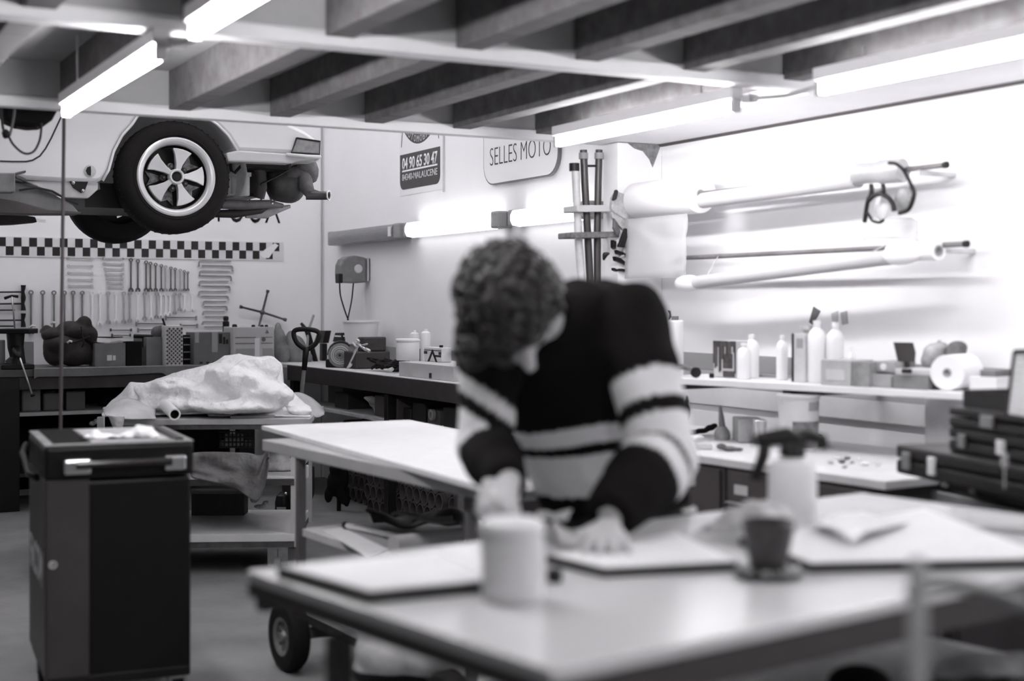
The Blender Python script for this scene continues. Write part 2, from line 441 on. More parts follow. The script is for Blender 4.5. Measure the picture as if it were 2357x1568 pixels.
# round filler flap / jack socket
bm = B(); o = CP(207, 394, YC - 0.001); lathe(bm, [(0, 0), (0.030, 0), (0.033, 0.003), (0.024, 0.006), (0, 0.006)], 20, WY(o)); obj('plug_ring', bm, mat('plug', 0.6, 0.3, var=0.1), car, smooth='auto')
bm = B(); plate(bm, [(0.0, 0.027), (-0.018, 0.02), (-0.027, 0.0), (-0.018, -0.02), (0.0, -0.027), (0.002, 0)], WY(o + V((0.003, -0.004, 0))), 0.004); obj('socket', bm, M_black, car)
# sill end with its dark opening
bm = B(); plate(bm, [tuple((v.x, v.z)) for v in [CP(p, q) for p, q in ((228, 419), (228, 435), (205, 456), (150, 455), (110, 440), (60, 416))]], frame((0, YC + 0.05, 0), (1, 0, 0), (0, 0, 1), (0, -1, 0)), 0.03); obj('sill_end', bm, M_under, car, bevel=0.006)
bm = B(); plate(bm, [(v.x, v.z) for v in [CP(p, q) for p, q in ((161, 417), (204, 418), (196, 440), (188, 444), (170, 432))]], frame((0, YC + 0.018, 0), (1, 0, 0), (0, 0, 1), (0, -1, 0)), 0.006); obj('opening', bm, M_black, car)
for p, q in ((169, 421), (191, 439)):
    bm = B(); ball(bm, CP(p, q, YC + 0.005), 0.010); obj('bolt', bm, M_chrome, car, smooth=True)
# bumper, valance
bm = B(); plate(bm, [(v.x, v.z) for v in [CP(p, q) for p, q in ((520, 352), (547, 346), (666, 354), (738, 358), (735, 366), (690, 371), (668, 377), (525, 372))]], frame((0, YC + 0.10, 0), (1, 0, 0), (0, 0, 1), (0, -1, 0)), 0.11); obj('bumper_corner', bm, mat('bumper_paint', 0.60, 0.3, var=0.04), car, bevel=0.010)
b1 = CP(738, 361, YC + 0.1); b0 = CP(735, 368, YC + 0.1)
bm = B(); box2(bm, (b1.x - 0.14, YC + 0.10, b0.z - 0.01), (b1.x, YC + 1.5, b1.z + 0.01)); obj('bumper', bm, M_paint, car, bevel=0.02)
bm = B(); a = CP(660, 356, YC - 0.02); b = CP(736, 361, YC - 0.02); e = V((b.x + 0.01, YC + 1.55, b.z))
tube(bm, [a, a.lerp(b, 0.6) - V((0, 0.0, 0.002)), b, b + V((0.015, 0.08, 0)), e], 0.011, 8); obj('bumper_trim', bm, M_white, car, smooth=True)
# tail light wrapping the corner
bm = B(); q4 = [CP(p, q, YC) for p, q in ((681, 318), (735, 326), (734, 356), (669, 352))]
plate(bm, [(v.x, v.z) for v in q4], frame((0, YC + 0.02, 0), (1, 0, 0), (0, 0, 1), (0, -1, 0)), 0.032)
tl = obj('tail_light', bm, mat('tail_lens', 0.32, 0.15, var=0.3, scale=25), car, bevel=0.008)
bm = B(); tube(bm, [v + V((0, -0.013, 0)) for v in (q4 + [q4[0]])], 0.005, 6); obj('lens_frame', bm, M_dark, tl)
# wheels
def fuchs_wheel(cx, cy, cz, label_y, dark=False):
    """wheel facing -Y at cy (outer face)"""
    T = frame((cx, cy, cz), (1, 0, 0), (0, 0, 1), (0, -1, 0))        # local z points to the camera side
    w = 0.20
    bm = B()
    prof = [(0.212, -0.005), (0.232, 0.004), (0.262, 0.006), (0.288, -0.004), (0.306, -0.022), (TR, -0.045), (TR, -w + 0.05), (0.306, -w + 0.025), (0.27, -w), (0.21, -w)]
    lathe(bm, prof, 56, T, closed=True); tyre = obj('tyre', bm, M_rubber, car, smooth='auto')
    bm = B()
    for k in range(48):                                              # tread ribs
        a = 2 * PI * k / 48
        box(bm, (0, 0, 0), (0.004, 0.010, w * 0.62), M=T @ Matrix.Rotation(a, 4, 'Z') @ Matrix.Translation((TR - 0.001, 0, -w / 2)))
    lathe(bm, [(0.233, 0.006), (0.237, 0.0085), (0.241, 0.006)], 48, T, closed=True)
    obj('tread', bm, M_rubber, tyre)
    bm = B(); lathe(bm, [(0.178, -0.05), (0.184, -0.012), (0.190, 0.0), (0.200, 0.006), (0.214, 0.008), (0.222, 0.003), (0.222, -0.02), (0.205, -0.03), (0.195, -0.06)], 56, T, closed=True)
    rim = obj('rim_lip', bm, mat('rim_alloy', 0.80, 0.28, metal=0.35), car, smooth='auto')
    bm = B(); lathe(bm, [(0.0, -0.11), (0.182, -0.11), (0.184, -0.03), (0.178, -0.03), (0.174, -0.10), (0.0, -0.10)], 40, T)
    obj('rim_barrel', bm, M_black, rim, smooth='auto')
    for k in range(5):
        a = R(4 + 72 * k)
        bm = B(); r0, r1 = 0.034, 0.154
        pts = [(r0, -0.013), (0.07, -0.018), (0.12, -0.036), (r1, -0.056), (r1 + 0.006, -0.03), (r1 + 0.008, 0), (r1 + 0.006, 0.03), (r1, 0.056), (0.12, 0.036), (0.07, 0.018), (r0, 0.013)]
        M = T @ Matrix.Rotation(a, 4, 'Z')
        top = [bm.verts.new(M @ V((x, y, -0.012 - 0.018 * (x / r1) + 0.02))) for x, y in pts]
        bot = [bm.verts.new(M @ V((x, y * 0.9, -0.05))) for x, y in pts]
        n = len(pts)
        bm.faces.new(top); bm.faces.new(bot[::-1])
        for i in range(n): bm.faces.new((top[i], top[(i + 1) % n], bot[(i + 1) % n], bot[i]))
        obj('spoke', bm, mat('spoke_alloy', 0.72, 0.35, metal=0.25, var=0.06), car, bevel=0.004)
        a2 = a + R(36)
        bm = B(); lathe(bm, [(0, 0.014), (0.006, 0.014), (0.011, 0.008), (0.012, 0), (0.018, -0.004), (0.018, -0.05)], 12, T @ Matrix.Translation((0.066 * math.cos(a2), 0.066 * math.sin(a2), -0.028)))
        obj('wheel_nut', bm, M_dsteel, rim, smooth='auto')
        if k in (0, 2, 4, 3):
            bm = B(); MM = T @ Matrix.Rotation(a2, 4, 'Z')
            plate(bm, [(0.075, -0.012), (0.155, -0.042), (0.13, 0.0), (0.155, 0.040), (0.075, 0.012)], MM @ Matrix.Translation((0, 0, -0.088)), 0.01)
            obj('brake_caliper' if k == 0 else 'hub_arm', bm, mat('brake_metal', 0.20, 0.5, metal=0.3, var=0.8, scale=30), rim)
    bm = B(); lathe(bm, [(0.027, 0.004), (0.031, 0.016), (0.038, 0.018), (0.043, 0.012), (0.045, -0.03)], 32, T)
    obj('hub_ring', bm, mat('rim_alloy', 0.80), car, smooth='auto')
    bm = B(); lathe(bm, [(0, 0.006), (0.018, 0.009), (0.028, 0.004), (0.028, -0.03)], 24, T)
    obj('hub_cap', bm, M_black, car, smooth='auto')
fuchs_wheel(WX0, YC - 0.01, WZ0, 0)
# plain wheel on the far side (its inner face shows) and the front wheels
def plain_wheel(cx, cy, cz):
    T = frame((cx, cy, cz), (1, 0, 0), (0, 0, 1), (0, -1, 0)); w = 0.20
    bm = B(); lathe(bm, [(0.195, 0), (0.24, 0.006), (0.29, -0.006), (TR, -0.045), (TR, -w + 0.05), (0.30, -w + 0.02), (0.2, -w)], 48, T, closed=True)
    ty = obj('tyre', bm, M_rubber, car, smooth='auto')
    bm = B(); lathe(bm, [(0, -0.09), (0.10, -0.08), (0.17, -0.06), (0.198, -0.01), (0.198, -0.12), (0.0, -0.13)], 32, T); obj('wheel_disc', bm, mat('disc_dark', 0.02, 0.5), ty, smooth='auto')
plain_wheel(WX0, YC + 1.42, WZ0)
plain_wheel(fx, YC - 0.0, WZ0); plain_wheel(fx, YC + 1.42, WZ0)
# axle, brake hose highlight
bm = B(); tube(bm, [(WX0, YC + 0.2, WZ0), (WX0, YC + 1.3, WZ0)], 0.035, 10); box(bm, (WX0 - 0.2, YC + 0.6, WZ0 - 0.1), (0.5, 0.7, 0.14)); obj('axle', bm, M_black, car)
bm = B(); a = CP(268, 500, YC + 1.35); tube(bm, [a, a + V((0.05, 0, 0.02)), a + V((0.12, 0, 0.03))], [0.012, 0.006, 0.008], 6); obj('brake_pipe', bm, M_chrome, car)
# engine bay underside, exchanger, muffler, tail pipe
bm = B(); box2(bm, (WX0 + 0.05, YC + 0.42, WZ0 - 0.06), (WX0 + 0.66, YC + 1.3, WZ0 + 0.2)); box2(bm, (WX0 + 0.42, YC + 0.1, WZ0 + 0.085), (WX0 + 0.72, YC + 1.3, WZ0 + 0.2)); obj('engine', bm, M_black, car, bevel=0.02)
a, b = CP(524, 398, YC + 0.25), CP(572, 452, YC + 0.25)
bm = B(); box2(bm, (a.x - 0.03, YC + 0.22, b.z), (b.x, YC + 0.40, a.z)); hx = obj('heat_exchanger', bm, mat('exchanger', 0.5, 0.5, var=0.2, scale=12), car, bevel=0.008)
bm = B()
for p in (536, 558): v = CP(p, 405, YC + 0.2); box2(bm, (v.x - 0.004, YC + 0.212, b.z + 0.01), (v.x + 0.004, YC + 0.221, a.z - 0.01))
box2(bm, (a.x - 0.032, YC + 0.208, a.z - 0.02), (b.x + 0.004, YC + 0.221, a.z + 0.004)); obj('rib', bm, mat('exchanger_rib', 0.42, 0.5), hx)
bm = B(); tube(bm, [CP(594, 385, YC + 0.28), CP(600, 400, YC + 0.28), CP(602, 430, YC + 0.28), CP(596, 455, YC + 0.3)], 0.034, 12); obj('oil_hose', bm, mat('hose_dark', 0.03, 0.6, var=0.3), car, smooth='auto')
bm = B(); c = CP(640, 430, YC + 0.45); tube(bm, [c + V((-0.07, 0, 0)), c + V((-0.03, 0, 0.01)), c + V((0.08, 0, 0.012)), c + V((0.13, 0, 0.0)), c + V((0.17, 0, -0.01))], [0.075, 0.10, 0.115, 0.10, 0.06], 28)
obj('muffler', bm, mat('muffler_steel', 0.075, 0.6, var=0.5, scale=9, metal=0.3), car, smooth=True, subd=1)
bm = B(); tube(bm, [CP(660, 404, YC + 0.40), CP(690, 395, YC + 0.38), CP(702, 408, YC + 0.36), CP(704, 430, YC + 0.33), CP(716, 447, YC + 0.3), CP(735, 450, YC + 0.3)], [0.05, 0.052, 0.05, 0.047, 0.036, 0.026], 14)
obj('exhaust_bend', bm, mat('rusty_steel', 0.16, 0.7, var=0.4, scale=14), car, smooth=True)
bm = B(); tube(bm, [CP(686, 372, YC + 0.32), CP(706, 376, YC + 0.34), CP(718, 392, YC + 0.36), CP(716, 425, YC + 0.36)], [0.04, 0.062, 0.058, 0.035], 12)
obj('heat_shield', bm, mat('shield_steel', 0.17, 0.8, var=0.4, scale=20), car, smooth=True, subd=1)
e0, e1 = CP(722, 451, YC + 0.28), CP(757, 450, YC + 0.22)
ax = V((0.72, -0.69, 0)).normalized(); Mt = frame(e1 - V((0, 0, 0)), ax.cross(ZV).normalized(), ZV, ax)
bm = B(); tube(bm, [e1 - ax * 0.10 - V((0.05, 0, 0)), e1 - ax * 0.05, e1 - ax * 0.002], 0.026, 20, cap=False); obj('tail_pipe', bm, M_dsteel, car, smooth=True)
bm = B(); lathe(bm, [(0.024, -0.004), (0.031, -0.004), (0.031, 0.004), (0.024, 0.004)], 28, Mt, closed=True); obj('pipe_rim', bm, mat('pipe_rim', 0.9, 0.3), car, smooth='auto')
bm = B(); lathe(bm, [(0, -0.05), (0.025, -0.05), (0.025, 0.0)], 20, Mt); obj('pipe_bore', bm, mat('soot', 0.05, 0.9), car)
bm = B(); tube(bm, [CP(505, 470, YC + 0.25), CP(560, 472, YC + 0.28), CP(620, 470, YC + 0.32), CP(650, 474, YC + 0.36)], [0.028, 0.030, 0.026, 0.014], 12); obj('exhaust_pipe', bm, mat('pipe_grey', 0.13, 0.5, var=0.4), car, smooth='auto')
bm = B(); tube(bm, [CP(490, 492, YC + 0.3), CP(540, 492, YC + 0.3), CP(600, 484, YC + 0.34), CP(625, 470, YC + 0.36)], [0.022, 0.026, 0.022, 0.012], 10); obj('sump', bm, M_dark, car, smooth='auto')
bm = B(); tube(bm, [CP(565, 495, YC + 0.5), CP(610, 490, YC + 0.5), CP(668, 475, YC + 0.5)], [0.02, 0.036, 0.01], 10); obj('sump_guard', bm, mat('guard', 0.45, 0.5, var=0.3, scale=15), car, smooth='auto')
for p, q, yy in ((560, 402, 0.2), (618, 390, 0.25), (626, 468, 0.25), (655, 384, 0.3)):
    bm = B(); ball(bm, CP(p, q, YC + yy), 0.009, u=10, v=8); obj('bolt', bm, M_chrome, car, smooth=True)
bm = B(); tube(bm, [CP(530, 378, YC + 0.1), CP(532, 392, YC + 0.12), CP(540, 398, YC + 0.12), CP(560, 376, YC + 0.12)], 0.009, 8); obj('bracket', bm, M_black, car)
bm = B(); tube(bm, [CP(600, 425, YC + 0.22), CP(640, 405, YC + 0.25), CP(670, 388, YC + 0.3)], 0.007, 6); obj('linkage', bm, M_black, car)

# ---------------------------------------------------------------- lift arms under the car
t = thing('car_lift', 'grey two-post lift with pale steel arms holding up the car', 'car lift', (-0.6, YC + 0.25, 0))
def fr(y): return frame((0, y, 0), (1, 0, 0), (0, 0, 1), (0, -1, 0))
bm = B(); plate(bm, [(v.x, v.z) for v in [CP(p, q, YC + 0.12) for p, q in ((-60, 420), (28, 418), (80, 430), (128, 450), (168, 472), (184, 492), (100, 484), (30, 464), (-60, 455))]], fr(YC + 0.28), 0.16); obj('arm_plate', bm, mat('lift_paint', 0.42, 0.45, var=0.2, scale=6), t, bevel=0.006)
bm = B(); plate(bm, [(v.x, v.z) for v in [CP(p, q, YC) for p, q in ((-80, 400), (28, 402), (28, 446), (-80, 446))]], fr(YC - 0.005), 0.10); obj('end_block', bm, mat('lift_grey', 0.24, 0.45, var=0.25, scale=6), t, bevel=0.006)
bm = B(); plate(bm, [(v.x, v.z) for v in [CP(p, q, YC) for p, q in ((-80, 447), (30, 463), (110, 484), (184, 489), (180, 494), (60, 494), (-80, 488))]], fr(YC + 0.12), 0.16); obj('arm_lower', bm, mat('lift_dark', 0.07, 0.5, var=0.3), t, bevel=0.004)
for pts in (((28, 400), (40, 397), (58, 393), (58, 398), (34, 404)), ((30, 402), (45, 406), (58, 412), (56, 418), (36, 410))):
    bm = B(); plate(bm, [(v.x, v.z) for v in [CP(p, q, YC - 0.02) for p, q in pts]], fr(YC - 0.005), 0.04); obj('catch', bm, M_dsteel, t, bevel=0.002)
bm = B(); tube(bm, [CP(44, 438, YC - 0.03), CP(84, 432, YC - 0.03), CP(120, 440, YC - 0.01), CP(152, 458, YC - 0.01), CP(180, 470, YC + 0.0)], 0.006, 6); obj('cable', bm, M_dark, t)
t2 = t
bm = B(); plate(bm, [(v.x, v.z) for v in [CP(p, q, YC + 1.0) for p, q in ((-60, 495), (50, 495), (80, 500), (84, 512), (30, 517), (-60, 520))]], fr(YC + 1.1), 0.12); obj('arm_plate', bm, M_dark, t2, bevel=0.004)
bm = B(); plate(bm, [(v.x, v.z) for v in [CP(p, q, YC + 1.0) for p, q in ((82, 503), (106, 506), (105, 512), (82, 510))]], fr(YC + 1.05), 0.03); obj('end_pin', bm, M_chrome, t2)
bm = B(); plate(bm, [(v.x, v.z) for v in [CP(p, q, YC + 1.0) for p, q in ((2, 487), (52, 488), (52, 493), (2, 492))]], fr(YC + 1.05), 0.06); obj('spacer', bm, M_lgrey, t2)
# lift post, left of the frame edge, carries both arms
bm = B(); v = onY(-40, 440, 7.5); box2(bm, (v.x - 0.35, 7.40, 0), (v.x + 0.0, 7.80, 3.6)); obj('post', bm, mat('lift_grey', 0.24), t)
# dark reel with hanging cable in front of the door
t = thing('hanging_reel', 'black hanging reel under the cross beam, in front of the car door', 'reel', (0.92, YB2 + 0.35, 2.1))
bm = B(); yy = YB2 + 0.30
c = onY(64, 248, yy)
pts = [(v.x, v.z) for v in [onY(p, q, yy) for p, q in ((3, 200), (3, 268), (14, 281), (40, 292), (72, 296), (96, 294), (118, 278), (129, 258), (132, 235), (132, 200))]]
plate(bm, pts, fr(yy + 0.1), 0.14); obj('drum', bm, M_blackm, t, bevel=0.02)
bm = B(); tube(bm, [onY(p, q, yy - 0.05) for p, q in ((40, 294), (60, 297), (84, 296), (86, 291))], 0.007, 8); obj('outlet', bm, M_black, t)
bm = B(); box2(bm, (c.x - 0.04, yy - 0.01, 2.42), (c.x + 0.04, yy + 0.06, 4.2)); obj('hanger_bar', bm, M_dark, t)
def ycable(name, pts, r, label, cat, m=M_dark, y=YB2 + 0.2):
    bm = B(); tube(bm, smoothpath([onY(p, q, y) for p, q in pts]), r, 8); return tag(obj(name, bm, m, smooth=True), label, cat)
def smoothpath(pts, n=5):
    out = []
    for i in range(len(pts) - 1):
        p0 = pts[max(i - 1, 0)]; p1 = pts[i]; p2 = pts[i + 1]; p3 = pts[min(i + 2, len(pts) - 1)]
        for k in range(n):
            t = k / n
            out.append(0.5 * ((2 * p1) + (p2 - p0) * t + (2 * p0 - 5 * p1 + 4 * p2 - p3) * t * t + (3 * p1 - p0 - 3 * p2 + p3) * t ** 3))
    out.append(pts[-1]); return out
ycable('hanging_cable', ((34, 225), (33, 260), (28, 290), (22, 312)), 0.0055, 'grey cable running up from the black plug to the cross beam', 'cable', mat('cable_grey', 0.12, 0.6))
ycable('hanging_cable', ((3, 225), (3, 260), (6, 290), (10, 305)), 0.0055, 'dark cable at the left edge running down to the black plug', 'cable')
ycable('hanging_cable', ((20, 314), (30, 332), (48, 349), (64, 354), (80, 346), (92, 320), (96, 284)), 0.005, 'dark cable hanging in a loop below the black reel', 'cable')
bm = B(); a, b = onY(10, 298, YB2 + 0.2), onY(17, 318, YB2 + 0.2); tube(bm, [a, a.lerp(b, 0.3), a.lerp(b, 0.8), b], [0.008, 0.016, 0.017, 0.010], 10)
tag(obj('cable_plug', bm, M_black, smooth=True), 'black plug where the hanging cables meet, in front of the car door', 'plug')
# ================================================================ back wall: banner, lettering, tools
# checkered strip
t = thing('checkered_banner', 'long black and white checkered strip on the back wall above the spanners', 'banner', (1.4, YW, 1.78))
zt = onY(0, 546, YW).z; zb = onY(0, 587, YW).z; x1 = onY(652, 570, YW).x; x0 = -1.2
bm = B(); box2(bm, (x0, YW - 0.006, zb - 0.012), (x1, YW - 0.0005, zt + 0.006)); obj('backing', bm, mat('banner_white', 0.72, 0.6), t)
bm = B(); sq = (zt - zb) / 2
xr = onY(31, 546, YW).x                                  # left edge of one black square of the upper row
px16 = (onY(627, 563, YW).x - xr) / 18.0
k = -20
while True:
    xa = xr + k * px16; k += 1
    if xa + px16 / 2 > x1 - 0.01: break
    if xa < x0: continue
    box2(bm, (xa, YW - 0.0085, zt - sq), (xa + px16 / 2, YW - 0.0062, zt))
    if xa + px16 < x1 - 0.01: box2(bm, (xa + px16 / 2, YW - 0.0085, zb), (xa + px16, YW - 0.0062, zt - sq))
o = obj('black_squares', bm, mat('banner_black', 0.008, 0.5), t)
# glossy torn film near the strip's end
bm = B(); T = WY((0, YW - 0.011, 0))
plate(bm, [(v.x, v.z) for v in [onY(p, q, YW) for p, q in ((596, 585), (612, 572), (632, 560), (640, 565), (628, 580), (618, 594), (604, 594))]], frame((0, YW - 0.009, 0), (1, 0, 0), (0, 0, 1), (0, -1, 0)), 0.002); obj('peeling_corner', bm, mat('peel', 0.88, 0.2), t)
# lettering beneath the car
a, b = onY(455, 516, YW), onY(645, 477, YW)
vx0 = onY(375, 516, YW).x
bm = textmesh('VENTOUX', b.x - vx0, b.z - a.z + 0.14, WY((vx0, YW - 0.001, onY(645, 515, YW).z)), 0.003, offset=-0.012, spacing=1.05)
tag(obj('wall_lettering', bm, M_black), 'thin black capital letters on the back wall under the car', 'lettering')
# electrical surface tube down the corner
bm = B(); v = onY(741, 400, YW - 0.02); cyl(bm, (v.x, YW - 0.008, 0.0), (v.x, YW - 0.008, 3.9), 0.004, 6)
tag(obj('corner_conduit', bm, mat('faint_line', 0.42, 0.7)), 'thin straight conduit running down beside the back corner', 'conduit')

M_sp = mat('spanner_steel', 0.34, 0.32, metal=0.85, var=0.25, scale=14)
M_spb = mat('spanner_bright', 0.92, 0.35, metal=0.3)
M_spd = mat('spanner_dark', 0.10, 0.4, metal=0.6, var=0.3)
def spanner_bm(L, s=1.0, fork=True):
    """combination spanner hanging by its ring at the top: local x right, y up, z off the wall"""
    bm = B(); rr = 0.016 * s
    lathe(bm, [(rr, 0.0), (rr, 0.009), (rr * 0.58, 0.009), (rr * 0.58, 0.0)], 14, closed=True)
    w = 0.0065 * s
    pts = [(-w, -rr * 0.8), (w, -rr * 0.8), (w * 0.85, -L * 0.5), (w * 1.0, -L + rr * 2), (-w * 1.0, -L + rr * 2), (-w * 0.85, -L * 0.5)]
    prism(bm, pts, 0.001, 0.008)
    if fork:
        q = rr
        prism(bm, [(-w, -L + 2.05 * q), (w, -L + 2.05 * q), (q * 1.1, -L + 1.3 * q), (q * 1.25, -L + 0.2 * q), (q * 0.65, -L - 0.1 * q), (q * 0.5, -L + 0.8 * q), (0, -L + 1.15 * q), (-q * 0.5, -L + 0.8 * q), (-q * 0.65, -L - 0.1 * q), (-q * 1.25, -L + 0.2 * q), (-q * 1.1, -L + 1.3 * q)], 0.0, 0.009)
    else:
        lathe(bm, [(rr, 0.0), (rr, 0.009), (rr * 0.55, 0.009), (rr * 0.55, 0.0)], 14, Matrix.Translation((0, -L + rr, 0)), closed=True)
    return bm
def tilt(o, name_m=None, rot=0.0):
    o.matrix_basis = frame(o.location, (1, 0, 0), (0, 0, 1), (0, -1, 0)) @ Matrix.Rotation(rot, 4, 'Z')
ORD = ['first', 'second', 'third', 'fourth', 'fifth', 'sixth', 'seventh', 'eighth', 'ninth', 'tenth', 'eleventh', 'twelfth', 'thirteenth', 'fourteenth', 'fifteenth', 'sixteenth', 'seventeenth', 'eighteenth', 'nineteenth', 'twentieth', 'twenty-first', 'twenty-second', 'twenty-third']
def hang(px, pyt, pyb, m, label, group, fork=True, s=None, rot=0.0, name='spanner'):
    a = onY(px, pyt, YW - 0.012); b = onY(px, pyb, YW - 0.012); L = (a - b).length
    sc = s if s else 0.55 + 0.55 * (L / 0.29)
    bm = spanner_bm(L, sc, fork)
    o = obj(name, bm, m, local=True)
    o.location = a - V((0, 0, 0.016 * sc)); 
    if rot == 'R':   # lies level, ring to the right
        pass
    tilt(o); return tag(o, label, 'spanner', group)
row = [71, 98, 124, 148, 168, 189, 212, 230, 249, 267, 285, 299, 317, 333, 347, 361, 370, 381, 391, 402, 414, 425, 442]
bright = {6, 7, 9, 12, 14, 16, 17, 18, 21, 22}
for i, px in enumerate(row):
    yt = 668 + 7 * i / 22.0
    yb = 764 - 2.9 * i if i < 10 else 740 - 2.3 * (i - 10)
    if i >= 20: yb = 712
    lab = 'bright polished' if i in bright else ('dark steel' if i < 6 else 'dull steel')
    hang(px, yt, yb, M_spb if i in bright else (M_sp if i >= 6 else mat('spanner_old', 0.16, 0.4, metal=0.7, var=0.3)), '%s spanner in the long lower row, %s from the hammers' % (lab, ORD[i]), 'spanners in the long lower row')
row = [301, 317, 336, 346, 358, 371, 381, 393, 403, 415, 424, 432]
for i, px in enumerate(row):
    yt = 594 + 2.8 * i; o = hang(px, yt, 667, M_spd if i not in (6, 9) else M_sp, '%s spanner in the short upper row, %s from the pole' % ('dark-headed' if i not in (6, 9) else 'pale', ORD[i]), 'dark spanners in the short upper row', s=1.0 - 0.035 * i)
for (xa, xb, ys, nm) in ((157, 215, (596, 613, 629, 644, 658), 'wide stack beside the pole'), (238, 286, (596, 608, 620, 631, 641, 651, 661), 'narrow stack right of the wide one')):
    for i, y in enumerate(ys):
        x_l = xa + (i * (2.2 if xa > 200 else 0.8))
        a = onY(xb, y, YW - 0.012); b = onY(x_l, y, YW - 0.012); L = a.x - b.x
        o = obj('spanner', spanner_bm(L, 0.62 - 0.02 * i, False), M_sp, local=True)
        o.matrix_basis = frame(a - V((0.012, 0, 0)), (0, 0, 1), (1, 0, 0), (0, -1, 0)) if False else frame(a - V((0.012, 0, 0)), (0, 0, -1), (1, 0, 0), (0, -1, 0))
        tag(o, 'level ring spanner in the %s, %s from its top' % (nm, ORD[i]), 'spanner', 'level ring spanners')
# angled L-shaped socket spanners
def L_spanner(L, d, r):
    bm = B(); tube(bm, [(0, -d, 0.012), (0, -0.012, 0.012), (0.004, -0.003, 0.012), (0.012, 0, 0.012), (L, 0, 0.012)], [r * 1.1, r, r, r, r * 0.85], 8)
    tube(bm, [(0, -d, 0.012), (0, -d + 0.012, 0.012)], r * 1.5, 8); return bm
for i in range(14):
    y = 601 + 11.6 * i; left = i % 2 == 0
    xa = 457 + (0 if i < 8 else 8) + (i % 3); xb = 536 - 1.6 * i
    a = onY(xa, y, YW - 0.004); b = onY(xb, y, YW - 0.004); L = b.x - a.x
    o = obj('angled_spanner', L_spanner(L * 0.93, 0.045 - 0.0016 * i, 0.0062 - 0.0001 * i), M_sp, local=True, smooth='auto')
    if left: o.matrix_basis = frame(a, (1, 0, 0), (0, 0, 1), (0, -1, 0))
    else: o.matrix_basis = frame(b, (-1, 0, 0), (0, 0, 1), (0, 1, 0)) @ Matrix.Translation((0, 0, -0.024))
    tag(o, 'L-shaped socket spanner bent at the %s side, %s down the stack' % ('pole' if left else 'wheel brace', ORD[i]), 'spanner', 'angled socket spanners')
# hammers lying level at the left
for i, y in enumerate((672, 699, 737)):
    t = thing('hammer', '%s of the dark hammers held level on the back wall above the vice' % ('topmost', 'middle', 'lowest')[i], 'hammer', onY(52, y, YW - 0.02), 0, 'dark hammers by the vice')
    a = onY(53, y, YW - 0.03); b = onY(-40, y + 1, YW - 0.03)
    bm = B(); tube(bm, [b, a], 0.0065, 8); obj('handle', bm, M_dark, t, smooth='auto')
    bm = B(); tube(bm, [a + V((0.002, 0, 0.050)), a + V((0.002, 0, 0.03)), a + V((-0.002, 0, 0)), a + V((0.002, 0, -0.03)), a + V((0.002, 0, -0.052))], [0.019, 0.017, 0.013, 0.017, 0.019], 12); obj('head', bm, M_black, t, smooth='auto')
for i, y in enumerate((714, 751)):
    a = onY(34, y, YW - 0.02); b = onY(-40, y, YW - 0.02)
    bm = B(); tube(bm, [b, a], 0.006, 8); tag(obj('steel_bar', bm, M_dark), 'thin dark bar lying level %s' % ('between the middle and lowest hammers' if i == 0 else 'under the lowest hammer'), 'bar')
t = thing('t_handle', 'T-handled socket key hanging in front of the hammers', 'tool', onY(28, 683, YW - 0.05))
a = [onY(p, q, YW - 0.07) for p, q in ((10, 687), (27, 681), (42, 683))]
bm = B(); tube(bm, a, [0.012, 0.009, 0.012], 8); obj('cross_bar', bm, M_black, t, smooth=True)
bm = B(); tube(bm, [onY(p, q, YW - 0.07) for p, q in ((27, 682), (31, 715), (34, 757))], [0.008, 0.007, 0.006], 8); obj('shaft', bm, M_steel, t, smooth=True)
# small double-ended keys low on the wall
for i, (xa, xb, y, d) in enumerate(((255, 302, 760, 0), (258, 300, 772, 0), (314, 377, 745, 1), (318, 372, 759, 1), (383, 452, 731, 1), (416, 454, 749, 1))):
    a, b = onY(xa, y, YW - 0.015), onY(xb, y, YW - 0.015)
    bm = B(); tube(bm, [a, b], 0.0035 if d == 0 else 0.0045, 6)
    for e in (a, b): tube(bm, [e + V((0, 0, 0.012)), e + V((0, 0, -0.022 if d else -0.010))], 0.007, 8)
    tag(obj('double_key', bm, M_sp if d else M_spd), 'small double-ended key lying level, %s' % ('upper of the thin dark pair under the long row', 'lower of the thin dark pair under the long row', 'upper one between the jar and the patterned box', 'lower one between the jar and the patterned box', 'largest one above the patterned box', 'short one right of the patterned box')[i], 'key', 'double-ended keys')
# wheel brace
t = thing('wheel_brace', 'cross-shaped wheel brace leaning on the back wall above the cartons', 'wheel brace', onY(605, 722, YW - 0.06))
c = onY(604, 719, YW - 0.07)
for ends in (((552, 706), (659, 737)), ((617, 668), (592, 768))):
    for q in ends:
        e = onY(q[0], q[1], YW - 0.07); bm = B(); tube(bm, [c, c.lerp(e, 0.86), c.lerp(e, 0.9), e], [0.0095, 0.008, 0.013, 0.014], 10); obj('arm', bm, mat('brace_steel', 0.10, 0.45, metal=0.5, var=0.3), t, smooth='auto')
bm = B(); ball(bm, c, 0.022, u=12, v=8); obj('hub', bm, mat('brace_steel', 0.1), t, smooth=True)

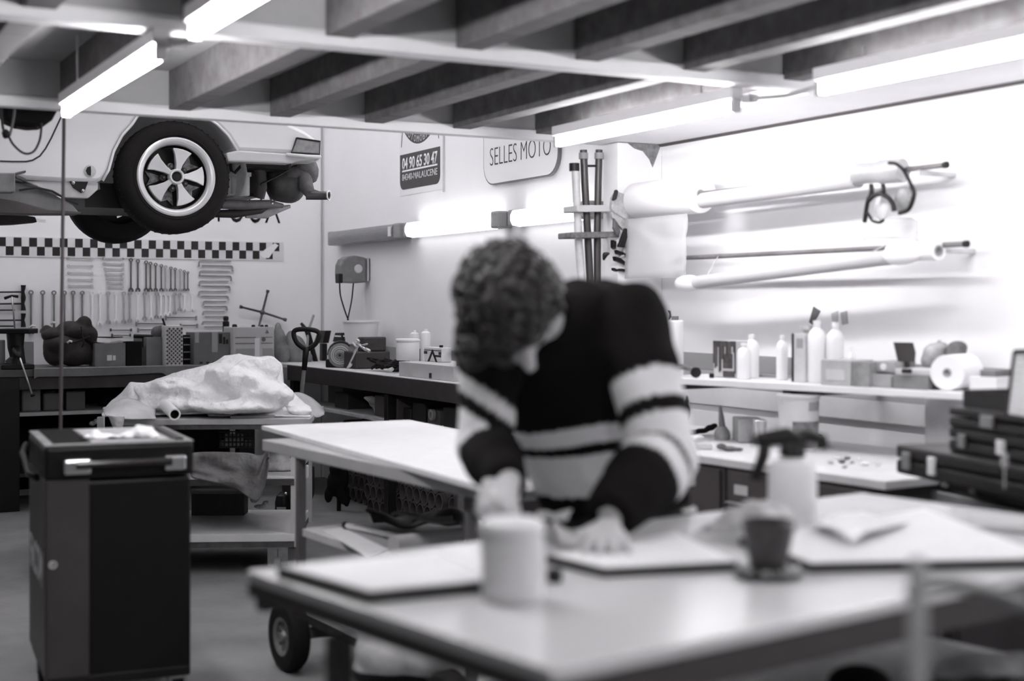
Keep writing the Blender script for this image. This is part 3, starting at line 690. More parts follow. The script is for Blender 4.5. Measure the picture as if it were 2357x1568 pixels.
# ================================================================ right-hand wall, far part
# phone poster
t = thing('phone_poster', 'poster with a black panel of telephone number on the wall near the back corner', 'poster', onX(970, 430, XW))
def XP(px, py, off=0.001): return onX(px, py, XW - off)
yl, yr = XP(921, 400).y, XP(1022, 400).y
zb = XP(921, 452).z
bm = B(); w = yl - yr; plate(bm, [(0, 0), (w, 0), (w, 1.0), (0, 1.0)], WX((XW - 0.0005, yl, zb)), 0.003); obj('sheet', bm, mat('poster_white', 0.80, 0.6), t)
bm = B(); v = XP(1022, 400).y; box2(bm, (XW - 0.012, v - 0.012, zb - 0.02), (XW - 0.001, v, zb + 1.0)); obj('edge_strip', bm, M_lgrey, t)
ya, yb2 = XP(922, 400).y, XP(1014, 400).y; pw = ya - yb2
z1 = XP(922, 357).z; z0 = XP(926, 436).z; z1b = XP(1014, 338).z; z0b = XP(1012, 424).z
pz1, pz0 = (z1 + z1b) / 2, (z0 + z0b) / 2; ph = pz1 - pz0
bm = B(); plate(bm, [(x + pw / 2, y + ph / 2) for x, y in rrect(pw, ph, 0.06, 5, (0, 0, 1, 1))], WX((XW - 0.0035, ya, pz0)), 0.002)
pan = obj('black_panel', bm, mat('panel_black', 0.035, 0.5, var=0.2, scale=30), t)
bm = textmesh('04 90 65 30 47', pw * 0.88, ph * 0.34, WX((XW - 0.0055, ya - pw * 0.06, pz0 + ph * 0.56)), 0.001, offset=0.02, shear=0.05); obj('phone_number', bm, M_white, t)
bm = textmesh('84340-MALAUCENE', pw * 0.88, ph * 0.185, WX((XW - 0.0055, ya - pw * 0.06, pz0 + ph * 0.25)), 0.001, offset=0.006); obj('town_line', bm, mat('town_letters', 0.62, 0.5), t)
bm = B(); plate(bm, [(0, 0), (pw * 0.88, 0), (pw * 0.88, 0.012), (0, 0.012)], WX((XW - 0.0055, ya - pw * 0.06, pz0 + ph * 0.50)), 0.001); obj('rule_line', bm, M_white, t)
# ribbon with word above the panel
cy, cz, rr = ya - pw * 0.50, pz1 + 0.43, 0.34
bm = B(); ring = []
for k in range(17):
    a = R(-138 + 96 * k / 16); ring.append((a, rr))
for k in range(16):
    a, b = ring[k][0], ring[k + 1][0]
    prism(bm, [((rr - 0.036) * math.cos(a), (rr - 0.036) * math.sin(a)), ((rr + 0.036) * math.cos(a), (rr + 0.036) * math.sin(a)), ((rr + 0.036) * math.cos(b), (rr + 0.036) * math.sin(b)), ((rr - 0.036) * math.cos(b), (rr - 0.036) * math.sin(b))], 0, 0.0015, WX((XW - 0.0036, cy, cz)))
obj('ribbon', bm, mat('ribbon_black', 0.05, 0.6), t)
for sgn in (-1, 1):
    bm = B(); T = WX((XW - 0.0036, cy, cz))
    a = R(-90 + sgn * 51)
    ex, ey = rr * math.cos(a), rr * math.sin(a)
    prism(bm, [(ex - 0.035, ey - 0.02), (ex + 0.035, ey - 0.03), (ex + 0.03, ey + 0.045), (ex - 0.03, ey + 0.05)], 0, 0.002, T)
    prism(bm, [(ex + sgn * 0.02, ey - 0.02), (ex + sgn * 0.03, ey - 0.02), (ex + sgn * 0.055, ey - 0.16), (ex + sgn * 0.048, ey - 0.16)], 0, 0.0018, T)
    obj('ribbon_end', bm, mat('ribbon_black', 0.05), t)
word = 'AUTOMOBILE'
bm = B()
for i, ch in enumerate(word):
    a = R(-90 + (i - 4.5) * 8.6)
    T = WX((XW - 0.0052, cy, cz)) @ Matrix.Rotation(a + R(90), 4, 'Z') @ Matrix.Translation((-0.018, -rr - 0.023, 0))
    lm = textmesh(ch, 0.009 if ch == 'I' else 0.036, 0.046, T, 0.0008); me_ = bpy.data.meshes.new('x'); lm.to_mesh(me_); lm.free(); bm.from_mesh(me_); bpy.data.meshes.remove(me_)
obj('ribbon_word', bm, mat('ribbon_letters', 0.5, 0.6), t)

# saddle sign
t = thing('saddle_sign', 'rounded white wall sign lettered SELLES MOTO near the standing tubes', 'sign', onX(1200, 420, XW))
yl, yr = XP(1120, 400).y, XP(1293, 400).y; w = yl - yr
zb = (XP(1145, 425).z + XP(1262, 408).z) / 2; h = 0.85
bm = B(); plate(bm, [(x + w / 2, y + h / 2) for x, y in rrect(w, h, 0.13, 6)], WX((XW - 0.001, yl, zb)), 0.022); obj('board', bm, mat('sign_edge', 0.16, 0.5), t)
bm = B(); plate(bm, [(x + w / 2, y + h / 2) for x, y in rrect(w - 0.018, h - 0.018, 0.122, 6)], WX((XW - 0.022, yl, zb)), 0.003); obj('face', bm, mat('sign_white', 0.80, 0.6), t)
ta, tb = XP(1136, 380), XP(1276, 356)
tz = (XP(1136, 381).z + XP(1275, 358).z) / 2
T = WX((XW - 0.0255, ta.y, tz))
tw = ta.y - tb.y
bm = textmesh('SELLES MOTO', tw, (XP(1136, 341).z - XP(1136, 381).z) * 1.0, T, 0.001, offset=-0.018, spacing=1.0); obj('lettering', bm, mat('sign_letters', 0.05, 0.6), t)
# hose reel: round-shouldered case seen from its side, its flat back at the wall
yr_ = XP(852, 620).y
def RP(px, py): return onY(px, py, yr_)
t = thing('hose_reel', 'round-shouldered grey hose reel on the wall with two thin hoses', 'hose reel', (XW, yr_ + 0.06, RP(820, 652).z))
pts = [(RP(p, q).x, RP(p, q).z) for p, q in ((784, 651), (783, 628), (784, 610), (790, 597), (802, 590), (818, 588), (838, 592), (844, 594), (844, 650), (820, 652))]
bm = B(); plate(bm, pts, frame((0, yr_ + 0.12, 0), (1, 0, 0), (0, 0, 1), (0, -1, 0)), 0.12); case = obj('case', bm, mat('reel_case', 0.19, 0.5, var=0.2, scale=12), t, bevel=0.012)
a, b = RP(845, 594), RP(850, 648); bm = B(); box2(bm, (a.x, yr_ - 0.004, b.z), (b.x, yr_ + 0.12, a.z)); obj('wall_bracket', bm, M_lgrey, t, bevel=0.004)
a, b = RP(850.5, 595), RP(856, 646); bm = B(); box2(bm, (a.x, yr_ + 0.0, b.z), (XW - 0.001, yr_ + 0.12, a.z)); obj('wall_plate', bm, M_black, t, bevel=0.003)
v = RP(825, 619); bm = B(); lathe(bm, [(0, 0.006), (0.028, 0.006), (0.034, 0)], 20, frame((v.x, yr_ - 0.0, v.z), (1, 0, 0), (0, 0, 1), (0, -1, 0))); obj('badge', bm, mat('badge', 0.6, 0.4), case)
bm = B(); a, b = RP(780, 630), RP(789, 652); box2(bm, (a.x, yr_ - 0.006, b.z), (b.x, yr_ + 0.08, a.z)); obj('outlet', bm, M_black, t, bevel=0.008)
for pts in (((785, 651), (787, 680), (797, 715), (806, 740), (812, 762)), ((817, 651), (813, 690), (806, 725), (801, 750), (801, 768))):
    bm = B(); tube(bm, smoothpath([RP(p, q) + V((0, 0.03, 0)) for p, q in pts]), 0.0055, 8); obj('hose', bm, M_black, t, smooth=True)
# ================================================================ benches along the back and right walls
BZ = 0.97
def dims(pxl, pxr, pyt, pyb, d):
    a = P(pxl, pyb, d); b = P(pxr, pyb, d); return (a + b) / 2, (b - a).length, P(pxl, pyt, d).z - a.z
def carton(name, pxl, pxr, pyt, z, d, dep, m, label, cat, group=None, rot=0.0, flaps=False, parent=None):
    """box standing on height z, its front face at distance d"""
    if d > 9.9:                       # on the back bench: squared up with the wall
        Yf = 10.30 + (d - 10.15); a = onY(pxl, 800, Yf); b = onY(pxr, 800, Yf); rot += YAW
        w = (b - a).length; h = onY((pxl + pxr) / 2, pyt, Yf).z - z; c = (a + b) / 2 + V((0, dep / 2, 0))
    else:
        a = P(pxl, 800, d); b = P(pxr, 800, d); w = (b - a).length; h = P(pxl, pyt, d).z - z
        c = (a + b) / 2 + DV * dep / 2
    t = thing(name, label, cat, (c.x, c.y, z), -YAW + rot, group)
    bm = B(); box(bm, (0, 0, h / 2), (w, dep, h)); body = obj('box_body' if name != 'case' else 'shell', bm, m, t, local=True, bevel=0.003)
    if flaps:
        bm = B()
        for sx in (-1, 1): 
            vs = box(bm, (0, 0, 0), (w * 0.32, dep * 0.98, 0.003), M=Matrix.Translation((sx * w * 0.36, 0, h + 0.006)) @ Matrix.Rotation(sx * R(-9), 4, 'Y'))
        obj('top_flaps', bm, m, t, local=True)
    return t, w, h, dep
M_bdark = mat('bench_dark', 0.030, 0.6, var=0.35, scale=5)
# back bench
t = thing('workbench', 'dark workbench along the back wall under the spanners', 'workbench', (1.5, 10.5, 0))
bm = B(); box2(bm, (-3.0, 10.06, BZ - 0.05), (3.45, 10.88, BZ)); obj('worktop', bm, mat('bench_top', 0.10, 0.6, var=0.4, scale=4), t, bevel=0.004)
bm = B(); box2(bm, (-3.0, 10.08, BZ - 0.14), (3.45, 10.12, BZ - 0.051)); obj('apron', bm, M_bdark, t, bevel=0.003)
for px in (22,):
    v = P(px, 1000, depthZ(1180, 0.0)); bm = B(); box2(bm, (v.x - 0.07, 10.07, 0), (v.x + 0.07, 10.21, BZ - 0.05)); obj('leg', bm, M_black, t, bevel=0.006)
for x in (3.2, -2.6):
    bm = B(); box2(bm, (x - 0.06, 10.10, 0), (x + 0.06, 10.21, BZ - 0.05)); obj('leg', bm, M_black, t, bevel=0.006)
bm = B(); box2(bm, (-2.5, 10.12, 0.645), (3.14, 10.85, 0.67)); obj('shelf', bm, mat('shelf_board', 0.42, 0.6, var=0.2), t, bevel=0.003)
bm = B(); box2(bm, (-2.5, 10.16, 0.22), (3.14, 10.85, 0.245)); obj('shelf', bm, M_bdark, t, bevel=0.003)
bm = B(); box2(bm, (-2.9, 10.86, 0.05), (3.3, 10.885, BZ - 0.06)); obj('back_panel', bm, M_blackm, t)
# brown paper hanging over the front edge
bm = B(); cs = [(78, 872), (80, 868), (200, 866), (300, 862), (372, 858), (384, 866), (398, 862), (430, 858), (470, 848), (490, 845), (540, 847)]
pts = []
top = []
for i in range(60):
    px = 78 + (540 - 78) * i / 59
    for (xa, ya), (xb, yb) in zip(cs, cs[1:]):
        if xa <= px <= xb: yy = ya + (yb - ya) * (px - xa) / max(1, xb - xa); break
    v = onY(px, yy, 10.05); pts.append(v)
rows = []
for v in pts:
    x = v.x; dz = 0.004 * nz((x * 4, 0, 3))
    rows.append([bm.verts.new(q) for q in ((x, 10.045 + dz, min(v.z, BZ - 0.004)), (x, 10.04 + dz, BZ + 0.003), (x, 10.10, BZ + 0.004 + dz * 0.4), (x, 10.16, BZ + 0.003))])
for a, b in zip(rows, rows[1:]):
    for k in range(3): bm.faces.new((a[k], b[k], b[k + 1], a[k + 1]))
r = bmesh.ops.extrude_face_region(bm, geom=bm.faces[:])
for e in r['geom']:
    if isinstance(e, bmesh.types.BMVert): e.co += V((0, -0.0015, 0.0015))
tag(obj('brown_paper', bm, mat('brown_paper', 0.20, 0.8, var=0.12, bump=0.3), smooth='auto'), 'brown paper sheet lying on the back bench and drooping over its edge', 'paper')
# vice
t = thing('bench_vice', 'big black bench vice at the left end of the back bench', 'vice', P(20, 858, 9.6))
d = 9.72; ZB = BZ
bm = B(); a = P(2, 757, d); b = P(72, 768, d); box(bm, (a + b) / 2 + DV * 0.05, ((b - a).length, 0.18, 0.035), -YAW); obj('jaw_plate', bm, M_black, t, bevel=0.006)
bm = B(); a, b = P(12, 768, d), P(50, 840, d); tube(bm, [(P(30, 768, d) + DV * 0.05), P(30, 800, d) + DV * 0.05, P(34, 822, d) + DV * 0.05, P(30, 838, d) + DV * 0.05 ], [0.062, 0.055, 0.05, 0.075], 14); obj('body', bm, M_black, t, smooth='auto')
bm = B(); v = P(30, 838, d) + DV * 0.05; box2(bm, (v.x - 0.12, 10.07, BZ + 0.001), (v.x + 0.10, 10.36, BZ + 0.035)); cyl(bm, (v.x, v.y, BZ + 0.03), (v.x, v.y, v.z + 0.01), 0.07); obj('foot_plate', bm, M_black, t, bevel=0.01)
bm = B(); tube(bm, [P(38, 805, d), P(46, 824, 9.6)], [0.03, 0.012], 10); obj('spindle', bm, M_black, t, smooth=True)
bm = B(); tube(bm, [P(46, 824, 9.6), P(62, 872, 9.6), P(74, 908, 9.6)], [0.006, 0.006, 0.006], 8); obj('lever', bm, mat('lever_steel', 0.55, 0.3, metal=0.6), t, smooth=True)
bm = B(); tube(bm, [P(74, 908, 9.6), P(76, 913, 9.6)], 0.014, 8); obj('lever_knob', bm, M_black, t, smooth=True)
# machine parts behind the vice
carton('tin', 0, 12, 783, BZ, 10.15, 0.08, M_grey, 'grey tin half hidden behind the vice at the left edge', 'tin')
carton('tin', 52, 78, 786, BZ, 10.25, 0.08, M_grey, 'grey tin between the vice and the black bag', 'tin')
# bag with jacket
t = thing('tool_bag', 'bulging dark canvas bag with a jacket thrown on top, on the back bench', 'bag', (1.45, 10.35, BZ))
def blob(parts, d, voxel=0.012, dep=1.0, yo=0.0):
    """fused lumps: (px, py, rx, rz[, extra depth]) seen at distance d"""
    bm = B()
    for p in parts:
        c = P(p[0], p[1], d) + DV * ((p[4] if len(p) > 4 else 0) + yo)
        k = d / FPX
        ball(bm, (0, 0, 0), (p[2] * k, (p[5] if len(p) > 5 else p[2] * dep) * k if True else 0, p[3] * k), M=Matrix.Translation(c) @ Matrix.Rotation(-YAW, 4, 'Z'))
    return fuse(bm, voxel, 2)
def low(me, z):
    for v in me.vertices:
        if v.co.z < z: v.co.z = z
    return me
me = low(blob([(117, 812, 28, 32), (160, 815, 42, 30), (190, 812, 22, 30), (142, 790, 52, 28), (106, 800, 18, 25)], 10.1, yo=0.1), BZ + 0.001); obj('bag_body', me, mat('canvas_dark', 0.045, 0.9, var=0.5, scale=7, bump=0.6, bscale=12), t, smooth=True)
me = blob([(120, 772, 38, 18), (165, 765, 36, 22), (182, 747, 18, 20), (198, 772, 16, 20), (150, 755, 30, 16), (205, 795, 8, 18), (95, 768, 14, 20)], 10.05, yo=0.12); obj('jacket', me, mat('jacket_dark', 0.028, 0.9, var=0.6, scale=9, bump=0.8, bscale=14), t, smooth=True)
bm = B(); tube(bm, smoothpath([P(p, q, 9.98) for p, q in ((187, 752, ), (190, 775), (193, 790), (188, 800))]), 0.006, 6); tube(bm, smoothpath([P(p, q, 9.98) for p, q in ((150, 790), (175, 787), (206, 775))]), 0.006, 6); obj('strap', bm, M_black, t)
for (pa, pb) in (((66, 757), (82, 752)), ((117, 746), (128, 744)), ((155, 790), (166, 787))):
    bm = B(); tube(bm, [P(*pa, 9.93), P((pa[0] + pb[0]) / 2, min(pa[1], pb[1]) - 2, 9.93), P(*pb, 9.93)], 0.008, 8); obj('buckle', bm, mat('buckle', 0.8, 0.3), t, smooth=True)
# cartons
D1 = 10.15
carton('carton', 219, 289, 790, BZ, D1, 0.22, M_card, 'plain brown carton right of the dark bag on the back bench', 'carton', flaps=True)
bm = B(); v = onY(252, 824, 10.2985); box(bm, v, (0.035, 0.002, 0.04)); box(bm, onY(263, 824, 10.2985), (0.02, 0.002, 0.035)); tag(obj('carton_label', bm, M_paper), 'small pale label on the brown carton right of the bag', 'label')
t, w, h, dp = carton('jar_bin', 291, 327, 786, BZ, D1, 0.12, M_blackm, 'black open bin between two brown cartons', 'bin')
carton('carton', 330, 381, 776, BZ, D1 + 0.05, 0.25, M_card, 'brown carton under the rag, left of the patterned box', 'carton', rot=0.15)
me = blob([(362, 766, 15, 16), (372, 762, 12, 14), (352, 778, 8, 8)], dY(362, 10.42), yo=0.0); tag(obj('rag', me, mat('rag', 0.14, 0.9, var=0.3), smooth=True), 'brown crumpled rag on top of the carton left of the patterned box', 'rag')
bm = B(); tube(bm, [P(308, 772, 10.3), P(355, 773, 10.3)], 0.016, 10); tube(bm, [P(216, 776, 10.4), P(280, 776, 10.4)], 0.006, 6)
bm.free()
bm = B(); tube(bm, [P(308, 774, 10.35), P(352, 775, 10.35)], 0.016, 10); tube(bm, [P(330, 776, 10.35), P(330, 800, 10.35)], 0.01, 8); tag(obj('dark_torch', bm, M_black, smooth='auto'), 'black torch lying across the bin behind the cartons', 'torch')
bm = B(); tube(bm, [P(214, 776, 10.45), P(252, 777, 10.45), P(283, 776, 10.45)], [0.004, 0.006, 0.004], 6)
tag(obj('wall_rod', bm, M_black), 'thin black rod lying behind the plain carton', 'rod')
# patterned box
t, w, h, dp = carton('patterned_box', 382, 421, 750, BZ, D1 - 0.05, 0.13, mat('pattern_pale', 0.62, 0.6), 'tall pale box with a dotted diagonal lattice on the back bench', 'box')
bm = B(); st = 0.024
nx, ny = int(w / st), int((h - 0.04) / st)
for i in range(nx * 2):
    for j in range(ny * 2):
        if (i + j) % 2: continue
        x = -w / 2 + st * 0.45 + i * st * 0.62; z = 0.015 + j * st * 0.62
        if x > w / 2 - 0.008 or z > h - 0.02: continue
        box(bm, (0, 0, 0), (st * 0.62, 0.002, st * 0.62), M=Matrix.Translation((x, -dp / 2 - 0.0005, z)) @ Matrix.Rotation(R(45), 4, 'Y'))
obj('lattice_dots', bm, mat('pattern_dark', 0.07, 0.6), t, local=True)
bm = B(); tube(bm, [onY(374, 733, 10.36), onY(380, 750, 10.36), onY(381, 846, 10.36)], 0.008, 6); tag(obj('pen', bm, M_black), 'short black pen standing at the corner of the patterned box', 'pen')
# dark shelf unit between boxes
t, w, h, dp = carton('small_rack', 422, 445, 772, BZ, D1 + 0.08, 0.2, M_blackm, 'small dark rack of trays between the patterned box and a taped carton', 'rack')
for k in range(4):
    bm = B(); box(bm, (0, -dp / 2 - 0.003, h * (k + 0.7) / 4), (w * 0.95, 0.006, 0.008)); obj('tray_edge', bm, M_grey, t, local=True)
t, w, h, dp = carton('carton', 446, 529, 765, BZ, D1 - 0.02, 0.22, mat('carton_mid', 0.145, 0.85, var=0.12), 'taped brown carton with black prints, right of the small rack', 'carton')
for (xa, xb, za, zb) in ((-0.47, -0.36, 0.68, 1.0), (0.0, 0.16, 0.38, 1.0)):
    bm = B(); box(bm, ((xa + xb) / 2 * w, -dp / 2 - 0.001, (za + zb) / 2 * h), ((xb - xa) * w, 0.002, (zb - za) * h))
    obj('tape', bm, mat('tape_pale', 0.30, 0.5), t, local=True)
bm = B()
for (x, z, a, b) in ((0.24, 0.8, 0.09, 0.3), (0.34, 0.74, 0.06, 0.22), (0.42, 0.7, 0.06, 0.14), (-0.3, 0.06, 0.08, 0.05), (-0.12, 0.06, 0.08, 0.05), (0.06, 0.06, 0.08, 0.05)):
    box(bm, (x * w, -dp / 2 - 0.0015, z * h), (a * w, 0.002, b * h))
obj('prints', bm, M_black, t, local=True)
t, w, h, dp = carton('printed_carton', 537, 631, 753, BZ, D1 - 0.1, 0.25, mat('carton_pale', 0.46, 0.8, var=0.08), 'pale printed shipping carton below the wheel brace', 'carton')
bm = B(); box(bm, (-w * 0.2, -dp / 2 - 0.001, h * 0.25), (w * 0.48, 0.002, h * 0.34)); box(bm, (w * 0.35, -dp / 2 - 0.001, h * 0.25), (w * 0.26, 0.002, h * 0.34)); obj('grey_band', bm, M_grey, t, local=True)
bm = B(); prism(bm, [(w * 0.28, h * 0.83), (w * 0.37, h * 0.83), (w * 0.325, h * 0.93)], 0, 0.002, frame((0, -dp / 2 - 0.0005, 0), (1, 0, 0), (0, 0, 1), (0, -1, 0))); lathe(bm, [(0, 0.002), (0.016, 0.002), (0.016, 0)], 12, frame((w * 0.24, -dp / 2 - 0.0005, h * 0.66), (1, 0, 0), (0, 0, 1), (0, -1, 0)))
for z in (0.72, 0.56): box(bm, (-w * 0.2, -dp / 2 - 0.001, h * z), (w * 0.5, 0.002, 0.006)); box(bm, (w * 0.32, -dp / 2 - 0.001, h * z), (w * 0.28, 0.002, 0.005))
obj('prints', bm, mat('print_grey', 0.12, 0.6), t, local=True)
bm = B(); box(bm, (w * 0.08, -dp / 2 - 0.002, h * 0.45), (w * 0.12, 0.002, h * 0.5)); obj('clear_tape', bm, mat('clear_tape', 0.72, 0.25), t, local=True)
for k, (px, r) in enumerate(((540, 0.02), (583, 0.015), (603, 0.014), (613, 0.014))):
    v = onY(px, 752, 10.24); bm = B(); lathe(bm, [(0, 0), (r, 0), (r, r * 0.5), (r * 0.7, r), (0, r * 1.1)], 12, Matrix.Translation((v.x, v.y, BZ + h + 0.001))); tag(obj('black_stopper', bm, M_black, smooth='auto'), 'small black stopper lying on top of the pale printed carton', 'stopper', 'stoppers on the printed carton')
t = thing('spray_can', 'small dark can behind the taped carton, under the angled spanners', 'can', P(520, 763, D1 + 0.1))
v = onY(520, 765, 10.62); bm = B(); lathe(bm, [(0, 0), (0.026, 0), (0.026, 0.08), (0.015, 0.09), (0, 0.09)], 14, Matrix.Translation((v.x, v.y, v.z))); obj('can_body', bm, M_black, t, smooth='auto')
bm = B(); lathe(bm, [(0, 0), (0.02, 0), (0.022, 0.025), (0.012, 0.035), (0, 0.035)], 12, Matrix.Translation((v.x, v.y, v.z + 0.091))); obj('cap', bm, M_dark, t, smooth='auto')
bm = B(); lathe(bm, [(0, 0), (0.05, 0), (0.05, v.z - BZ - 0.001), (0, v.z - BZ - 0.001)], 14, Matrix.Translation((v.x, v.y + 0.02, BZ + 0.0005))); tag(obj('round_tin', bm, M_dark, smooth='auto'), 'round dark tin behind the taped carton that carries the small can', 'tin')
# hooded canister + sacks right of the printed carton
me = low(blob([(645, 800, 16, 45), (640, 770, 10, 30), (652, 815, 18, 25)], dY(645, 10.45)), BZ + 0.001); tag(obj('canister', me, mat('can_translucent', 0.20, 0.5, var=0.4, scale=8), smooth=True), 'tall mottled plastic canister right of the printed carton', 'canister')
me = low(blob([(682, 812, 25, 40), (670, 790, 15, 30), (698, 825, 22, 20)], dY(682, 10.45)), BZ + 0.001); tag(obj('sack', me, mat('sack_grey', 0.22, 0.8, var=0.3, scale=6, bump=0.4), smooth=True), 'slumped grey sack standing in the corner of the bench', 'sack')
bm = B(); tube(bm, [onY(704, 842, 10.4), onY(710, 760, 10.5), onY(722, 726, 10.55)], [0.012, 0.010, 0.010], 8); tag(obj('broom_stick', bm, M_grey, smooth=True), 'thin grey stick rising behind the black shovel grip', 'stick')
bm = B(); tube(bm, [onY(693, 744, 10.5), onY(708, 764, 10.5), onY(728, 838, 10.45)], [0.010, 0.022, 0.02], 8); tag(obj('pry_bar', bm, M_black, smooth=True), 'short black pry bar crossing behind the shovel grip', 'pry bar')
# containers under the back bench
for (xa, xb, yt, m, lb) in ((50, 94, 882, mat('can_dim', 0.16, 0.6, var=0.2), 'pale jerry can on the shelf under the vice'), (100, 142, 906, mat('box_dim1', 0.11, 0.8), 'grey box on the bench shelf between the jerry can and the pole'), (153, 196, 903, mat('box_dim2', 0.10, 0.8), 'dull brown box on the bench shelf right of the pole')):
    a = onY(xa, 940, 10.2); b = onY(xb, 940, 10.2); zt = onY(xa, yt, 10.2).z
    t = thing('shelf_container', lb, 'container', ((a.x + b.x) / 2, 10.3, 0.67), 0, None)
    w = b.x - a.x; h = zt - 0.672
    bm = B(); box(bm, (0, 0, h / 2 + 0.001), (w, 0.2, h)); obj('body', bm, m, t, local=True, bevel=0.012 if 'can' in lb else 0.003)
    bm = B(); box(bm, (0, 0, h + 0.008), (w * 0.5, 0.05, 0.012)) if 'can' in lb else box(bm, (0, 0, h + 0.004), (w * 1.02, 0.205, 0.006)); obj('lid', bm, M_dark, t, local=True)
for i, (px, py, r) in enumerate(((235, 925, 20), (262, 930, 14))):
    me = low(blob([(px, py, r, r * 0.9)], 10.2, yo=0.1), 0.671); tag(obj('dark_bundle', me, M_blackm, smooth=True), 'dark rolled bundle on the bench shelf, %s' % ('the larger one' if i == 0 else 'the smaller one by the plastic sheet'), 'bundle')
bm = B(); box2(bm, (-1.0, 10.2, 0.246), (0.9, 10.7, 0.50)); tag(obj('storage_chest', bm, M_blackm, bevel=0.01), 'long black chest on the lowest shelf of the back bench', 'chest')
me = blob([(212, 975, 8, 6), (222, 970, 7, 6)], 9.9, 0.008); low(me, 0.3); tag(obj('brass_fitting', me, mat('fit', 0.35, 0.4, var=0.8, scale=40), smooth=True), 'small pale metal fitting glinting beyond the tool cabinet', 'fitting')
v = P(215, 985, 9.9); bm = B(); box2(bm, (v.x - 0.3, v.y - 0.1, 0), (v.x + 0.3, v.y + 0.1, v.z - 0.02 + 0.05)); bm.free()

# ---------------------------------------------------------------- right bench
XB = 3.5
t = thing('workbench', 'dark workbench along the right wall behind the man, carrying the grinder', 'workbench', (3.8, 8, 0))
bm = B(); box2(bm, (XB, 6.15, BZ - 0.03), (4.09, 10.86, BZ)); obj('worktop', bm, mat('bench_top_pale', 0.62, 0.6, var=0.12, scale=4), t, bevel=0.003)
bm = B(); box2(bm, (XB - 0.012, 6.15, BZ - 0.115), (XB + 0.03, 10.04, BZ - 0.004)); obj('apron', bm, mat('apron_dark', 0.028, 0.5, var=0.3, scale=12), t, bevel=0.003)
for y in (6.2, 8.2, 9.98):
    bm = B(); box2(bm, (XB, y - 0.03, 0), (XB + 0.06, y + 0.03, BZ - 0.12)); obj('leg', bm, M_black, t, bevel=0.004)
bm = B(); box2(bm, (XB + 0.01, 6.2, 0.665), (4.08, 9.95, 0.69)); obj('shelf', bm, mat('shelf_board', 0.42), t, bevel=0.003)
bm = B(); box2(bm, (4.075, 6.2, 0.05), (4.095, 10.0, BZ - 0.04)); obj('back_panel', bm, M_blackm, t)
def XQ(px, py, x): return onX(px, py, x)
def ystand(name, pxl, pxr, pyt, x, dep, m, label, cat, z=BZ, group=None, bevel=0.004, body='box_body'):
    """box whose long face looks towards -X from the plane x"""
    a = XQ(pxl, 800, x); b = XQ(pxr, 800, x); zt = (XQ(pxl, pyt, x).z + XQ(pxr, pyt, x).z) / 2
    t = thing(name, label, cat, (x + dep / 2, (a.y + b.y) / 2, z), 0, group); w = a.y - b.y; h = zt - z
    bm = B(); box(bm, (0, 0, h / 2 + 0.0005), (dep, w, h)); obj(body, bm, m, t, local=True, bevel=bevel)
    return t, w, h
# bench grinder with stone
v = XQ(783, 818, 3.62); c = v
t = thing('bench_grinder', 'bench grinder with a worn disc wheel on the right bench', 'grinder', (3.75, v.y, BZ))
r = 0.085
ax = (P(0, 0, 1) - P(0, 0, 1)); Tn = frame(c + V((0, 0, 0)), RV, ZV, -DV)
bm = B(); lathe(bm, [(0, 0.012), (0.018, 0.014), (0.020, 0.02), (0.03, 0.012), (0.045, 0.008), (r, 0.006), (r, -0.02), (0, -0.02)], 36, Tn); obj('stone', bm, mat('stone', 0.22, 0.8, var=0.25, scale=60), t, smooth='auto')
bm = B()
for q in (0.03, 0.045, 0.058): lathe(bm, [(q, 0.009), (q + 0.004, 0.012), (q + 0.008, 0.009)], 32, Tn, closed=True)
obj('rings', bm, mat('rings', 0.5, 0.5), t)
bm = B(); lathe(bm, [(0, 0.022), (0.008, 0.022), (0.008, 0.0), (0, 0.0)], 12, Tn); obj('arbor_nut', bm, M_black, t)
bm = B(); tube(bm, [c + DV * 0.03 , c + DV * 0.08 + RV * -0.02, c + DV * 0.16 + RV * -0.05], [0.05, 0.055, 0.05], 16); obj('motor', bm, M_dark, t, smooth='auto')
bm = B(); box(bm, V((c.x, c.y, BZ + 0.03)) + DV * 0.13, (0.22, 0.16, 0.058), -YAW); obj('foot', bm, M_black, t, bevel=0.006)
bm = B(); tube(bm, [c + RV * 0.085 * math.cos(R(a)) + ZV * 0.095 * math.sin(R(a)) + DV * 0.02 for a in range(40, 200, 20)], 0.01, 6); obj('guard', bm, M_dark, t)
# machine clutter: chain-sharpener like body right of the stone
t = thing('sharpening_machine', 'dark machine with bright levers right of the grinder wheel', 'machine', XQ(830, 848, 3.7))
yc = XQ(835, 820, 3.75).y
bm = B(); box2(bm, (3.64, yc - 0.14, BZ + 0.001), (3.9, yc + 0.14, BZ + 0.12)); box2(bm, (3.70, yc - 0.12, BZ + 0.12), (3.88, yc - 0.02, BZ + 0.22)); obj('housing', bm, mat('machine_dark', 0.035, 0.5, var=0.4), t, bevel=0.01)
for i, (pa, pb, rr) in enumerate((((802, 845), (822, 800), 0.007), ((822, 800), (812, 790), 0.009), ((820, 788), (842, 806), 0.010), ((830, 796), (845, 792), 0.006), ((808, 838), (800, 850), 0.012), ((826, 786), (822, 782), 0.010), ((842, 804), (850, 808), 0.012), ((815, 812), (826, 795), 0.006))):
    bm = B(); tube(bm, [XQ(pa[0], pa[1], 3.62), XQ(pb[0], pb[1], 3.62)], rr, 8); obj('lever', bm, mat('lever_bright', 0.7, 0.3, metal=0.4), t, smooth=True)
